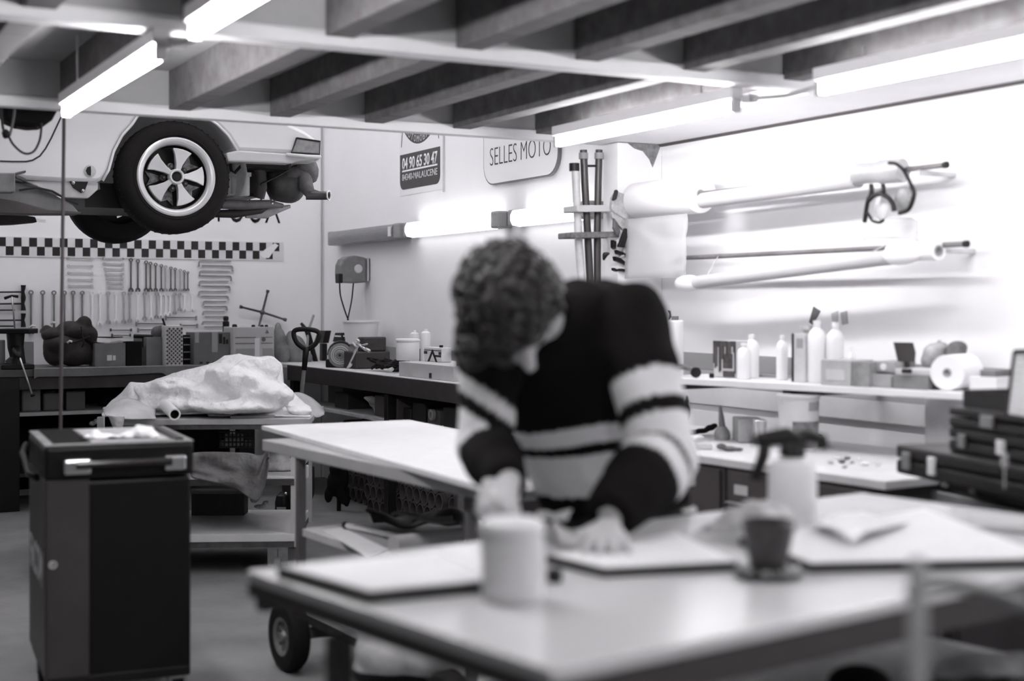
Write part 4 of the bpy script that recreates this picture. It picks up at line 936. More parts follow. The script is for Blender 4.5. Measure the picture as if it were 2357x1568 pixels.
# black funnels/horns
for i, (q4_, lb) in enumerate(((((735, 790), (745, 761), (763, 761), (757, 790)), 'leaning black block between shovel grip and grinder'), (((779, 786), (785, 766), (799, 766), (803, 792)), 'black tapered clamp with a pale band, left of the hoses'), (((804, 792), (805, 766), (814, 766), (819, 790)), 'black tapered clamp with a pale band, right of the hoses'))):
    x = 3.98
    pts = [XQ(p, q, x) for p, q in q4_]
    t = thing('black_clamp', lb, 'clamp', ((x, pts[0].y, BZ)))
    bm = B(); plate(bm, [(-v.y, v.z) for v in pts], frame((x, 0, 0), (0, -1, 0), (0, 0, 1), (-1, 0, 0)), 0.05); obj('wedge', bm, M_black, t, bevel=0.004)
    cy = sum(v.y for v in pts) / 4; bm = B(); box2(bm, (x - 0.04, cy - 0.03, BZ + 0.001), (x, cy + 0.03, pts[0].z + 0.001)); obj('stem', bm, M_black, t)
    if i:
        bm = B(); a, b = pts[1], pts[2]; dz = V((0, 0, -0.02)); box2(bm, (x - 0.053, b.y - 0.001, a.z - 0.030), (x - 0.0505, a.y + 0.001, a.z - 0.020)); obj('band', bm, M_white, t)
# white bucket
t = thing('white_bucket', 'small white bucket standing behind the machine with bright levers', 'bucket', XQ(832, 790, 3.9))
a, b = XQ(814, 785, 3.9), XQ(849, 785, 3.9); w = (a - b).length * 0.45
zt = XQ(832, 738, 3.9).z; cc = (a + b) / 2
bm = B(); lathe(bm, [(0, BZ + 0.16), (w * 0.85, BZ + 0.16), (w, zt - 0.012), (w * 1.06, zt - 0.012), (w * 1.06, zt), (w * 0.96, zt), (w * 0.8, BZ + 0.18), (0, BZ + 0.18)], 20, Matrix.Translation((cc.x, cc.y, 0))); obj('pail', bm, M_white, t, smooth='auto')
bm = B(); box2(bm, (cc.x - 0.07, cc.y - 0.08, BZ + 0.001), (cc.x + 0.07, cc.y + 0.08, BZ + 0.159)); tag(obj('grey_block', bm, M_grey, bevel=0.01), 'grey block under the small white bucket', 'block')
# cables heap
bm = B()
for k in range(9):
    y0 = XQ(862 + k * 2, 845, 3.72).y; pts = []
    for i in range(14):
        u = i / 13; pts.append(V((3.68 + 0.09 * math.sin(k * 1.7 + u * 5) + 0.05, y0 - u * 0.42 - 0.02 * math.sin(k + u * 9), BZ + 0.012 + 0.07 * abs(math.sin(u * 2.6 + k * 0.5)) * (1 - u * 0.6))))
    tube(bm, pts, 0.009, 6)
tag(obj('cable_heap', bm, M_blackm, smooth=True), 'heap of black cables between the machine and the white canister', 'cables')
bm = B(); a = XQ(862, 800, 4.05); b = XQ(1060, 825, 4.05); box2(bm, (4.03, b.y, BZ + 0.001), (4.07, a.y, BZ + 0.14)); tag(obj('low_backboard', bm, M_grey), 'low grey board standing against the wall behind the cables', 'board')
me = low(blob([(895, 853, 8, 5), (902, 850, 6, 5), (886, 852, 6, 4)], 9.0, 0.008), BZ + 0.001); tag(obj('small_fittings', me, mat('fitt', 0.5, 0.4, var=0.6, scale=50), smooth=True), 'small bright fittings at the edge of the right bench', 'fittings')
# canister, cans and tray
t, w, h = ystand('wooden_tray', 918, 1044, 838, 3.55, 0.36, mat('tray_pale', 0.50, 0.6, var=0.1), 'low pale tray holding the white canister at the bench edge', 'tray', bevel=0.003)
zt = BZ + h + 0.001
bm = B(); box(bm, (-0.182, -w * 0.1, h * 0.25), (0.004, 0.03, 0.03)); obj('catch', bm, M_dark, t, local=True)
def can(name, pxl, pxr, pyt, x, z, m, label, cat, neck=None, lid=None):
    a, b = XQ(pxl, 800, x), XQ(pxr, 800, x); cc = (a + b) / 2; d = (cc.x * s_ + cc.y * c_); r = (pxr - pxl) / FPX * d / 2
    zt = H - (pyt - HY) / FPX * d; h = zt - z
    t = thing(name, label, cat, (cc.x, cc.y, z))
    bm = B(); lathe(bm, [(0, 0), (r * 0.94, 0), (r, 0.006), (r, h - 0.01), (r * 0.93, h)] + ([(r * neck, h + r * 0.3), (r * neck, h + r * 0.7), (0, h + r * 0.7)] if neck else [(0, h)]), 24); obj('can_body', bm, m, t, local=True, smooth='auto')
    if lid is not None:
        bm = B(); lathe(bm, [(0, h + 0.001), (r * 1.05, h + 0.001), (r * 1.05, h + 0.014), (r * 0.9, h + 0.018), (0, h + 0.018)], 24); obj('lid', bm, lid, t, local=True, smooth='auto')
    return t, r, h
can('white_canister', 912, 966, 786, 3.68, zt, M_white, 'broad white canister standing in the low tray', 'canister', lid=M_white)
can('white_bottle', 968, 992, 766, 3.9, BZ, M_white, 'tall white bottle behind the canister on the right bench', 'bottle', neck=0.4)
can('white_bottle', 943, 965, 768, 3.98, BZ, M_white, 'white bottle half hidden behind the broad canister', 'bottle', neck=0.4)
t, w, h = ystand('label_tin', 976, 1016, 800, 3.72, 0.07, mat('tin_pale', 0.66, 0.4), 'flat tin with dark printed label and chevrons in the low tray', 'tin', z=zt)
bm = B()
box(bm, (-0.036, 0, h * 0.80), (0.002, w * 0.98, h * 0.05)); box(bm, (-0.036, w * 0.4, h * 0.62), (0.002, w * 0.18, h * 0.2)); box(bm, (-0.036, -w * 0.42, h * 0.62), (0.002, w * 0.14, h * 0.2)); box(bm, (-0.036, -w * 0.3, h * 0.42), (0.002, w * 0.36, h * 0.14))
for k in range(3):
    for sg in (-1, 1): box(bm, (0, 0, 0), (0.002, w * 0.5, 0.008), M=Matrix.Translation((-0.036, sg * w * 0.17, h * (0.30 - 0.1 * k))) @ Matrix.Rotation(sg * R(-48), 4, 'X'))
obj('print', bm, M_dark, t, local=True)
bm = B(); lathe(bm, [(0, 0), (0.012, 0), (0.012, 0.014), (0, 0.014)], 12, Matrix.Translation((0, -w * 0.2, h + 0.001))); obj('cap', bm, M_black, t, local=True)
t, w, h = ystand('varnish_tin', 1050, 1082, 800, 3.60, 0.12, mat('tin_stained', 0.22, 0.4, var=0.8, scale=18, stretch=(1, 1, 0.15)), 'paint-stained tin beside the man\'s shoulder on the right bench', 'tin', z=zt - 0.02 if False else BZ + 0.0)
# boxes under the right bench
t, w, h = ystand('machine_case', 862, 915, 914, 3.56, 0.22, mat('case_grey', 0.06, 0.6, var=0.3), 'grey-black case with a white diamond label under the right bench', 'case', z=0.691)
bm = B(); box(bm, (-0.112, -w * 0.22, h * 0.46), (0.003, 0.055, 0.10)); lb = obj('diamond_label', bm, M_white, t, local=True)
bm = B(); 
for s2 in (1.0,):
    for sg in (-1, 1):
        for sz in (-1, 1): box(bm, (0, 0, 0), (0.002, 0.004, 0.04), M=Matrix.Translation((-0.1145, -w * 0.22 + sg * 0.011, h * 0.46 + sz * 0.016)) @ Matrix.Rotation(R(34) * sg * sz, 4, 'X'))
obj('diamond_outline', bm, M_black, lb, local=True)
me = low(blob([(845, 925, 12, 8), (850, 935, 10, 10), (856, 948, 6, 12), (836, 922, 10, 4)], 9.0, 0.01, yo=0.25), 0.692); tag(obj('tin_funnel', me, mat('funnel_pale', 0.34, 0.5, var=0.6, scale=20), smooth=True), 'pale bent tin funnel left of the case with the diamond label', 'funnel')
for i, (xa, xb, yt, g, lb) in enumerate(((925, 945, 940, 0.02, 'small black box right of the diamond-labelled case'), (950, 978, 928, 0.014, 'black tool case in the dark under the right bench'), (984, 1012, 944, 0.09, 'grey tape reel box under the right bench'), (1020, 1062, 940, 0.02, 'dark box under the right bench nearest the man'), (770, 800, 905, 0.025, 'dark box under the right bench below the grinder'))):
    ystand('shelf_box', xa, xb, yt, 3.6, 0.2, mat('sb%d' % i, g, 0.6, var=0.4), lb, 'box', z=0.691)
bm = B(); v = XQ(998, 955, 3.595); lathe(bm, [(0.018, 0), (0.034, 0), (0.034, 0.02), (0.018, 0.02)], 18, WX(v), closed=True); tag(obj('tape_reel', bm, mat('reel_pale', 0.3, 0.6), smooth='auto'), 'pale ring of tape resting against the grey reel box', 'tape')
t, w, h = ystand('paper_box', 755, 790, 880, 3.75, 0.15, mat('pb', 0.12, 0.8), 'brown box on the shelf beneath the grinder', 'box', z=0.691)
# honeycomb racks standing under the bench
def honey_block(loc, w, h, dep, label):
    t = thing('honeycomb_rack', label, 'bottle rack', loc, 0, None)
    bm = B(); rr = 0.052; sx = rr * 2.06; sz = rr * 1.8
    nx = int(w / sx); nz_ = int(h / sz); N = 14
    for j in range(nz_):
        for i in range(nx):
            y = -w / 2 + sx * (i + 0.5 + (0.5 if j % 2 else 0)); z = rr * 1.02 + j * sz
            T = frame((0, y, z), (0, -1, 0), (0, 0, 1), (-1, 0, 0))
            lathe(bm, [(rr * 0.84, 0.0), (rr * 1.02, 0.0), (rr * 1.02, -dep), (rr * 0.84, -dep)], N, T, closed=True)
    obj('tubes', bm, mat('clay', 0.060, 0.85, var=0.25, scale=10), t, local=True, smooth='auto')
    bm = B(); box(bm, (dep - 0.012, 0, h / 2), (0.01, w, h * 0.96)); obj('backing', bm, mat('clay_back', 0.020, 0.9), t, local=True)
hw = 0.66
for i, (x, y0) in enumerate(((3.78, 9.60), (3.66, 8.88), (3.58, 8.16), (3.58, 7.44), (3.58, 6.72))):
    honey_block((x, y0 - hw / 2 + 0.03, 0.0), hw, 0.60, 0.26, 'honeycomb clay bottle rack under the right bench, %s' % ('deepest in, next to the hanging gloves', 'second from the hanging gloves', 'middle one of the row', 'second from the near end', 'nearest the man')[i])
# black gloves / coats hanging under the bench
me = blob([(775, 1080, 18, 14), (768, 1110, 16, 25), (756, 1140, 10, 20), (790, 1100, 14, 30), (785, 1135, 12, 26), (798, 1150, 8, 20)], 9.6, 0.014); tag(obj('hanging_coat', me, M_blackm, smooth=True), 'black coat draped on a stand left of the honeycomb racks', 'coat')
v = P(780, 1100, 9.65); bm = B(); cyl(bm, (v.x, v.y, 0), (v.x, v.y, v.z + 0.05), 0.015, 8); tag(obj('coat_stand', bm, M_black), 'short black stand inside the draped coat', 'stand')
# shovel with D-grip leaning on the bench
t = thing('shovel', 'shovel with a black D-shaped grip standing behind the plastic sheet', 'shovel', P(690, 1190, 9.35))
d = 9.35
bm = B(); pts = [P(p, q, d) for p, q in ((705, 806), (684, 790), (676, 770), (681, 760), (704, 758), (728, 762), (735, 772), (726, 792), (706, 806))]
tube(bm, smoothpath(pts), 0.016, 10); tube(bm, [P(705, 800, d), P(703, 820, d), P(700, 852, d)], [0.024, 0.020, 0.017], 10); obj('grip', bm, M_black, t, smooth=True)
bm = B(); q = P(692, 930, d + 0.05); tube(bm, [P(700, 850, d), q, P(686, 1060, d + 0.1)], 0.0135, 10); obj('shaft', bm, mat('shaft_grey', 0.16, 0.6, var=0.2), t, smooth=True)
bm = B(); e = P(686, 1060, d + 0.1); f = V((e.x, e.y, 0.001))
rows = []
for k in range(9):
    u = k / 8; z = e.z * (1 - u) + 0.0; ww = 0.11 * (1 - max(0, u - 0.55) ** 1.5 * 2.2) * min(1, 0.25 + u * 6)
    rows.append([bm.verts.new(e + V((0, 0, z - e.z)) + RV * (ww * sx2) + DV * (0.02 * abs(sx2) + 0.03 * u - 0.02)) for sx2 in (-1, -0.5, 0, 0.5, 1)])
for a, b in zip(rows, rows[1:]):
    for k in range(4): bm.faces.new((a[k], a[k + 1], b[k + 1], b[k]))
ob = obj('blade', bm, M_dark, t); md = ob.modifiers.new('s', 'SOLIDIFY'); md.thickness = 0.003
# ================================================================ tables in the middle
def rdq(pxy, z):
    v = onZ(pxy[0], pxy[1], z); return V((v.x, v.y, 0))
def slab(bm, pts, z0, z1): prism(bm, [(p.x, p.y) for p in pts], z0, z1)
def post(bm, p, w, z0, z1, rot=-YAW): box(bm, (p.x, p.y, (z0 + z1) / 2), (w, w, z1 - z0), rot)
# ---- table with the plastic sheet
TZ = 0.82
fl, frt = rdq((277, 966), TZ), rdq((714, 964), TZ)
u = (frt - fl).normalized(); n_ = V((-u.y, u.x, 0)); dep = 0.92
t = thing('rolling_table', 'wheeled table with white shelves carrying the heap of plastic sheet', 'table', ((fl + frt) / 2 + n_ * dep / 2), 0)
bm = B(); slab(bm, [fl - u * 0.02, frt, frt + n_ * dep, fl + n_ * dep - u * 0.02], TZ - 0.03, TZ); obj('tabletop', bm, mat('top_grey', 0.42, 0.6, var=0.15), t, bevel=0.003)
bm = B(); slab(bm, [fl + n_ * 0.01, fl + u * 0.75 + n_ * 0.01, fl + u * 0.75 + n_ * 0.03, fl + n_ * 0.03], TZ - 0.055, TZ - 0.031); slab(bm, [fl + n_ * 0.012, frt - u * 0.06 + n_ * 0.012, frt - u * 0.06 + n_ * 0.05, fl + n_ * 0.05], TZ - 0.05, TZ - 0.031); obj('top_rail', bm, M_dsteel, t)
s0, s1 = rdq((440, 1240), 0.20), rdq((680, 1235), 0.20)
us = u; e1 = frt - u * 0.085
zlow = 0.215; zmid = 0.515
def shelfq(z, in_=0.02, x0=-1.22, x1=0.0): return [e1 + u * x0 + n_ * in_, e1 + u * x1 + n_ * in_, e1 + u * x1 + n_ * (dep - in_), e1 + u * x0 + n_ * (dep - in_)]
M_shelfw = mat('shelf_white', 0.72, 0.5, var=0.12, scale=3)
bm = B(); slab(bm, shelfq(zlow), zlow - 0.04, zlow); obj('shelf', bm, M_shelfw, t, bevel=0.002)
bm = B(); slab(bm, shelfq(zlow, 0.018), zlow - 0.07, zlow - 0.041); obj('frame_rail', bm, M_dsteel, t)
bm = B(); slab(bm, shelfq(zmid), zmid - 0.012, zmid); obj('shelf', bm, M_shelfw, t, bevel=0.002)
bm = B(); slab(bm, shelfq(zmid, 0.018), zmid - 0.045, zmid - 0.013); obj('frame_rail', bm, M_dsteel, t)
for q in (e1 - u * 0.0 + n_ * 0.04, e1 + n_ * (dep - 0.03), e1 - u * 1.2 + n_ * 0.04, e1 - u * 1.2 + n_ * (dep - 0.03)):
    bm = B(); post(bm, q, 0.035, 0.145, TZ - 0.056); obj('leg', bm, M_lgrey if q is not None else M_dark, t)
for q in (e1 - u * 0.09 + n_ * 0.06, e1 - u * 0.09 + n_ * (dep - 0.07), e1 - u * 1.15 + n_ * 0.06, e1 - u * 1.15 + n_ * (dep - 0.07)):
    bm = B()
    for sg in (-1, 1): beam(bm, q + u * 0.028 * sg + V((0, 0, 0.145)), q + u * 0.028 * sg + V((0, 0, 0.04)), 0.05, 0.006, up=n_)
    box(bm, (q.x, q.y, 0.142), (0.07, 0.07, 0.008), -YAW); ob = obj('caster', bm, M_steel, t)
    bm = B(); tube(bm, [q + u * -0.016 + V((0, 0, 0.045)), q + u * 0.016 + V((0, 0, 0.045))], 0.045, 18); obj('caster_wheel', bm, mat('caster_grey', 0.18, 0.6, var=0.3), ob, smooth='auto')
TBL1 = (fl, frt, u, n_, dep)
# plastic sheet heap
prof = [(238, 945), (255, 925), (280, 905), (298, 880), (330, 882), (370, 874), (400, 862), (440, 852), (490, 838), (520, 822), (540, 818), (575, 815), (600, 818), (630, 822), (650, 840), (640, 868), (652, 890), (680, 910), (700, 930), (728, 948), (748, 955)]
def ptop(px):
    for (xa, ya), (xb, yb) in zip(prof, prof[1:]):
        if xa <= px <= xb: return ya + (yb - ya) * (px - xa) / (xb - xa)
    return 960
bm = B(); NU, NV = 130, 46; grid = []
dF = depthZ(962, TZ)
for i in range(NU + 1):
    px = 238 + (716 - 238) * i / NU; col = []
    yt = ptop(px)
    for j in range(NV + 1):
        v = j / NV
        d = dF + 0.03 + v * 0.62
        prf = math.sin(PI * min(1, v * 1.25) ** 0.8) if v < 0.8 else max(0, math.sin(PI * min(1, v * 1.25) ** 0.8))
        peak = 0.5 if px > 480 else 0.4
        prf = math.exp(-((v - peak) / 0.24) ** 2)
        dd = dF + 0.03 + peak * 0.62
        hz = max(0.0, H - (yt - HY) / FPX * dd - TZ)
        q = P(px, 960, d)
        x, y = q.x, q.y
        cr = (abs(nz((x * 4.5, y * 4.5, 1.3))) + 0.6 * abs(nz((x * 11, y * 11, 4.1)))) * 0.055
        z = TZ + 0.004 + hz * prf * (1 - 0.12 * abs(nz((x * 6, y * 6, 9)))) + cr * (0.35 + 0.65 * min(1, hz * 8)) * (1 - prf * 0.75) * math.sin(PI * v) ** 0.5
        if px < 262: x -= 0.0; z = z - (0.0 if v < 0.5 else 0)
        col.append(bm.verts.new((x + 0.015 * nz((x * 9, y * 9, 2)), y, z)))
    grid.append(col)
for a, b in zip(grid, grid[1:]):
    for j in range(NV): bm.faces.new((a[j], b[j], b[j + 1], a[j + 1]))
t = thing('plastic_sheet', 'big crumpled heap of milky plastic sheet on the wheeled table', 'plastic sheet', P(480, 962, 7.6))
ob = obj('heap', bm, M_film, t, smooth=True); md = ob.modifiers.new('s', 'SOLIDIFY'); md.thickness = 0.003
# greyish end flap hanging beyond the table on the right and the folded front lobe on the left
M_film2 = mat('plastic_film_grey', 0.40, 0.45, var=0.2, scale=8, bump=0.6, bscale=16)
def lobe(nm, A_, B_, d0, d1, m, nv=10, amp=0.012, seed=0):
    """creased flap of film between two edges given as points"""
    a = smoothpath([P(p, q, d0) for p, q in A_], 5); b = smoothpath([P(p, q, d1) for p, q in B_], 5); bm = B(); g = []
    for i in range(len(a)):
        col_ = []
        for j in range(nv + 1):
            q = a[i].lerp(b[i], j / nv); bulge = math.sin(PI * j / nv) * 0.03
            w_ = amp * (nz(q * 14 + V((seed, 0, 0))) + 0.6 * abs(nz(q * 34)))
            col_.append(bm.verts.new(q - DV * (bulge + w_) + ZV * w_ * 0.5))
        g.append(col_)
    for x_, y_ in zip(g, g[1:]):
        for j in range(nv): bm.faces.new((x_[j], y_[j], y_[j + 1], x_[j + 1]))
    ob = obj(nm, bm, m, t, smooth=True); md = ob.modifiers.new('s', 'SOLIDIFY'); md.thickness = 0.002
lobe('end_lobe', ((655, 912), (672, 906), (692, 905), (715, 915), (735, 932), (748, 950)), ((660, 952), (676, 952), (694, 954), (712, 958), (732, 961), (747, 954)), 7.9, 7.6, M_film2, seed=2)
lobe('front_lobe', ((238, 946), (262, 925), (290, 915), (330, 925), (360, 940)), ((250, 960), (268, 964), (290, 966), (325, 964), (360, 964)), 7.45, 7.2, mat('film_fold', 0.62, 0.5, var=0.15, scale=9, bump=0.7, bscale=18), seed=5)
lobe('hanging_flap', ((249, 956), (254, 968), (258, 978), (263, 990)), ((288, 960), (286, 968), (284, 978), (279, 990)), 7.2, 7.18, mat('film_fold', 0.62), seed=8)
me = blob([(560, 880, 70, 40), (600, 905, 70, 32), (520, 870, 50, 34), (470, 905, 60, 26), (620, 850, 28, 26), (585, 845, 40, 22), (640, 912, 40, 22), (690, 945, 30, 10), (545, 935, 110, 18), (420, 930, 70, 20), (360, 925, 45, 22), (345, 900, 36, 16), (400, 890, 50, 18)], 7.5, 0.014, dep=1.0)
for v in me.vertices:
    p = v.co; k = (1 - abs(nz(p * 6)) * 2.4) * 0.024 + (1 - abs(nz(p * 15)) * 2.4) * 0.013 + (1 - abs(nz(p * 32)) * 2.4) * 0.006
    v.co += V((-s_, -c_, 0.4)) * (k - 0.012)
    if v.co.z < TZ + 0.002: v.co.z = TZ + 0.002
obj('folds', me, M_film, t, smooth=True)
# cardboard core in the roll
t = thing('roll_core', 'short white cardboard tube end poking out of the plastic sheet', 'tube', P(400, 955, 7.1))
c0, c1 = P(375, 928, 7.28), P(402, 954, 7.0); ax = (c1 - c0).normalized()
bm = B(); xx = ax.cross(ZV).normalized(); lathe(bm, [(0.022, 0.001), (0.030, 0.001), (0.030, -0.24), (0.022, -0.24)], 22, frame(c1, xx, xx.cross(ax) * -1, ax), closed=True); obj('core', bm, M_white, t, smooth='auto')
bm = B(); lathe(bm, [(0, -0.06), (0.0215, -0.06), (0.0218, -0.002)], 20, frame(c1, xx, xx.cross(ax) * -1, ax)); obj('bore', bm, M_black, t)
bm = B(); slab(bm, [rdq(p, TZ + 0.003) for p in ((530, 962), (632, 960), (626, 950), (534, 955))], TZ + 0.001, TZ + 0.012); tag(obj('grey_board', bm, M_grey), 'small grey board edge under the front of the plastic heap', 'board')

# things under the wheeled table
t = thing('wire_basket', 'black wire basket hung under the wheeled tabletop', 'basket', P(540, 1030, 7.6))
bm = B()
for k in range(9):
    px = 508 + k * 9; tube(bm, [P(px, 994, 7.5), P(px, 1030, 7.5)], 0.0035, 4)
for q in (994, 1006, 1018, 1030): tube(bm, [P(505, q, 7.5), P(584, q, 7.5)], 0.004, 4)
for px in (505, 584):
    for q in (994, 1030): tube(bm, [P(px, q, 7.5), P(px, q, 7.9)], 0.004, 4)
obj('wires', bm, M_black, t)
bm = B(); a, b = P(506, 1030, 7.51), P(583, 1030, 7.89); prism(bm, [(P(506, 0, 7.52).x, P(506, 0, 7.52).y), (P(583, 0, 7.52).x, P(583, 0, 7.52).y), (P(583, 0, 7.88).x, P(583, 0, 7.88).y), (P(506, 0, 7.88).x, P(506, 0, 7.88).y)], a.z - 0.004, a.z + 0.001); obj('base', bm, M_black, t)
for px in (512, 526, 541): 
    bm = B(); box(bm, P(px + 12, 1012, 7.55), (0.03, 0.05, 0.06), -YAW); tag(obj('small_packet', bm, mat('packet', 0.18, 0.5, var=0.3)), 'small grey packet in the wire basket', 'packet', 'packets in the wire basket')
# leather hide hanging over the middle shelf
bm = B(); rows = []
hide = [(438, 1042, 1098), (470, 1040, 1104), (505, 1040, 1112), (540, 1042, 1124), (565, 1042, 1138), (580, 1044, 1152), (592, 1048, 1158), (602, 1048, 1140), (612, 1044, 1100), (617, 1040, 1060)]
for px, yt, yb in hide:
    rows.append([bm.verts.new(P(px + 4 * nz((px * 0.1, k, 0)), yt + (yb - yt) * k / 7, 7.12 + 0.05 * nz((px * 0.05, k * 0.6, 3)) + 0.06 * (1 - k / 7))) for k in range(8)])
for a, b in zip(rows, rows[1:]):
    for k in range(7): bm.faces.new((a[k], b[k], b[k + 1], a[k + 1]))
ob = tag(obj('leather_hide', bm, mat('hide', 0.10, 0.45, var=0.5, scale=11, bump=0.9, bscale=20), smooth=True), 'creased brown hide drooping over the middle shelf of the wheeled table', 'hide')
ob.modifiers.new('sub', 'SUBSURF').render_levels = 2; md = ob.modifiers.new('s', 'SOLIDIFY'); md.thickness = 0.008; md.offset = 1
me = low(blob([(620, 1070, 40, 22), (650, 1080, 34, 20), (610, 1092, 36, 14), (665, 1095, 24, 14), (640, 1055, 25, 16)], 7.6, 0.012, yo=0.05), zmid + 0.001)
for v in me.vertices: v.co.z += 0.006 * math.sin(v.co.z * 160)
low(me, zmid + 0.001); tag(obj('wrapped_stack', me, mat('wrapped', 0.42, 0.5, var=0.35, scale=10), smooth=True), 'stack of film-wrapped pale sheets on the middle shelf', 'stack')
bm = B(); box(bm, P(702, 1086, 7.7), (0.035, 0.06, 0.07), -YAW); tag(obj('white_wrapper', bm, M_paper, bevel=0.006), 'small white wrapped end poking out right of the stack', 'package')
t, w, h, dp = carton('flat_box', 440, 562, 1137, zlow + 0.001, 8.0, 0.12, mat('flat_box', 0.055, 0.7, var=0.2), 'long flat dark box at the back of the bottom shelf', 'box')
bm = B(); box(bm, (0, 0, h + 0.006), (w * 1.01, dp * 1.05, 0.012)); obj('lid', bm, mat('flat_lid', 0.18, 0.7), t, local=True)
me = low(blob([(600, 1166, 16, 5), (612, 1158, 8, 6), (585, 1150, 10, 8)], 7.9, 0.006), zlow + 0.001); tag(obj('crumpled_bag', me, mat('bagp', 0.4, 0.5, var=0.4, scale=30), smooth=True), 'crumpled clear bag at the back of the bottom shelf', 'bag')
# bottles on the floor beyond
for (xa, xb, yt, yb, lb) in ((633, 668, 1132, 1190, 'black flask with a pale label on the floor behind the wheeled table'), (697, 716, 1148, 1186, 'small black cup-shaped lamp on the floor right of the table leg')):
    d = depthZ(yb, 0.0); c, w, h = dims(xa, xb, yt, yb, d)
    t = thing('floor_flask', lb, 'flask', (c.x, c.y, 0)); r = w / 2
    bm = B(); lathe(bm, [(0, 0), (r, 0), (r, h * 0.6), (r * 0.8, h * 0.85), (r * 0.35, h * 0.95), (r * 0.3, h), (0, h)], 20); obj('flask_body', bm, M_black, t, local=True, smooth='auto')
    bm = B(); ball(bm, (r * 0.3, -r * 0.5, h * 0.93), 0.012, u=10, v=8); obj('stopper', bm, M_chrome, t, local=True, smooth=True)
    if xb - xa > 25: bm = B(); box(bm, V((0, 0, h * 0.32)) - DV * (r + 0.002), (r * 1.2, 0.004, h * 0.22), -YAW); obj('paper_label', bm, M_grey, t, local=True)

# ---- trolley table in the middle
MZ = 0.86
A, Bq = rdq((603, 1012), MZ), rdq((1122, 1122), MZ)
u = (Bq - A).normalized(); n_ = V((-u.y, u.x, 0))
if n_.dot(V((1, 0, 0))) < 0: n_ = -n_
L = (Bq - A).length + 0.05; W2 = 0.78
t = thing('trolley_table', 'long pale trolley table on pneumatic wheels, between the wheeled table and the man', 'table', (A + u * L / 2 + n_ * W2 / 2), 0)
M_ttop = mat('trolley_wood', 0.68, 0.55, var=0.10, scale=3, stretch=(6, 6, 1))
bm = B(); slab(bm, [A, A + u * L, A + u * L + n_ * W2, A + n_ * W2], MZ - 0.045, MZ); obj('tabletop', bm, mat('trolley_edge', 0.36, 0.55, var=0.12, scale=5), t, bevel=0.004)
L1 = A + u * ((rdq((680, 1028), MZ) - A).dot(u)) + n_ * 0.025; L2 = A + u * ((rdq((1066, 1110), MZ) - A).dot(u)) + n_ * 0.03
legs = [L1, L2, L1 + n_ * (W2 - 0.06), L2 + n_ * (W2 - 0.06)]
for i, q in enumerate(legs):
    bm = B(); post(bm, q, 0.032, 0.12, MZ - 0.046, math.atan2(u.y, u.x)); obj('leg', bm, mat('leg_brown', 0.10, 0.45, var=0.2), t, bevel=0.002)
bm = B()
SZ = 0.537
sh = [L1 - u * 0.01 , L2 + u * 0.02, L2 + u * 0.02 + n_ * (W2 - 0.08), L1 - u * 0.01 + n_ * (W2 - 0.08)]
slab(bm, sh, SZ - 0.03, SZ); obj('shelf', bm, mat('shelf_pale2', 0.56, 0.6, var=0.2, scale=5), t, bevel=0.002)
dk = [L1 - n_ * 0.0 - u * 0.02, L2 + n_ * 0.0, L2 + n_ * (W2 - 0.06), L1 + n_ * (W2 - 0.06) - u * 0.02]
bm = B(); slab(bm, dk, 0.20, 0.222); obj('deck', bm, M_shelfw, t, bevel=0.002)
bm = B(); slab(bm, [q - u * 0.0 for q in dk], 0.17, 0.199); obj('frame_rail', bm, M_dsteel, t)
WR = 0.135
def cart_wheel(q, parent, side=-1):
    c = q + n_ * (side * 0.075); c = V((c.x, c.y, WR)); ax = n_ * side
    T = frame(c, u, ZV, ax)
    bm = B(); lathe(bm, [(0.072, 0.034), (0.10, 0.040), (0.122, 0.036), (WR, 0.018), (WR, -0.018), (0.122, -0.036), (0.10, -0.040), (0.072, -0.034)], 40, T, closed=True); ty = obj('wheel_tyre', bm, M_rubber, parent, smooth='auto')
    bm = B()
    for k in range(40):
        a = 2 * PI * k / 40
        for sg in (-1, 1): box(bm, (0, 0, 0), (0.006, 0.007, 0.022), M=T @ Matrix.Rotation(a, 4, 'Z') @ Matrix.Translation((WR - 0.002, 0, sg * 0.011)) @ Matrix.Rotation(sg * R(35), 4, 'X'))
    obj('tread', bm, M_rubber, ty)
    bm = B(); lathe(bm, [(0.060, 0.030), (0.074, 0.036), (0.074, -0.03), (0.060, -0.02)], 32, T, closed=True)
    for k in range(10):
        a = 2 * PI * k / 10; beam(bm, T @ V((0.018 * math.cos(a), 0.018 * math.sin(a), 0.018)), T @ V((0.064 * math.cos(a), 0.064 * math.sin(a), 0.022)), 0.008, 0.006, up=ax)
    lathe(bm, [(0, 0.034), (0.016, 0.034), (0.022, 0.022), (0.022, -0.02), (0, -0.02)], 16, T); obj('wheel_rim', bm, mat('cast_rim', 0.26, 0.5, metal=0.4, var=0.2), parent, smooth='auto')
cart_wheel(L1 + u * 0.06, t); cart_wheel(L1 + u * 0.06 + n_ * (W2 - 0.06), t, 1)
cart_wheel(L2, t); cart_wheel(L2 + n_ * (W2 - 0.06), t, 1)
bm = B(); beam(bm, L1 + u * 0.06 + V((0, 0, WR)) - n_ * 0.07, L1 + u * 0.06 + n_ * W2 + V((0, 0, WR)), 0.03, 0.04); obj('axle', bm, mat('leg_brown', 0.1), t)
bm = B(); beam(bm, L2 + V((0, 0, WR)) - n_ * 0.07, L2 + n_ * W2 + V((0, 0, WR)), 0.03, 0.04); obj('axle', bm, mat('leg_brown', 0.1), t)
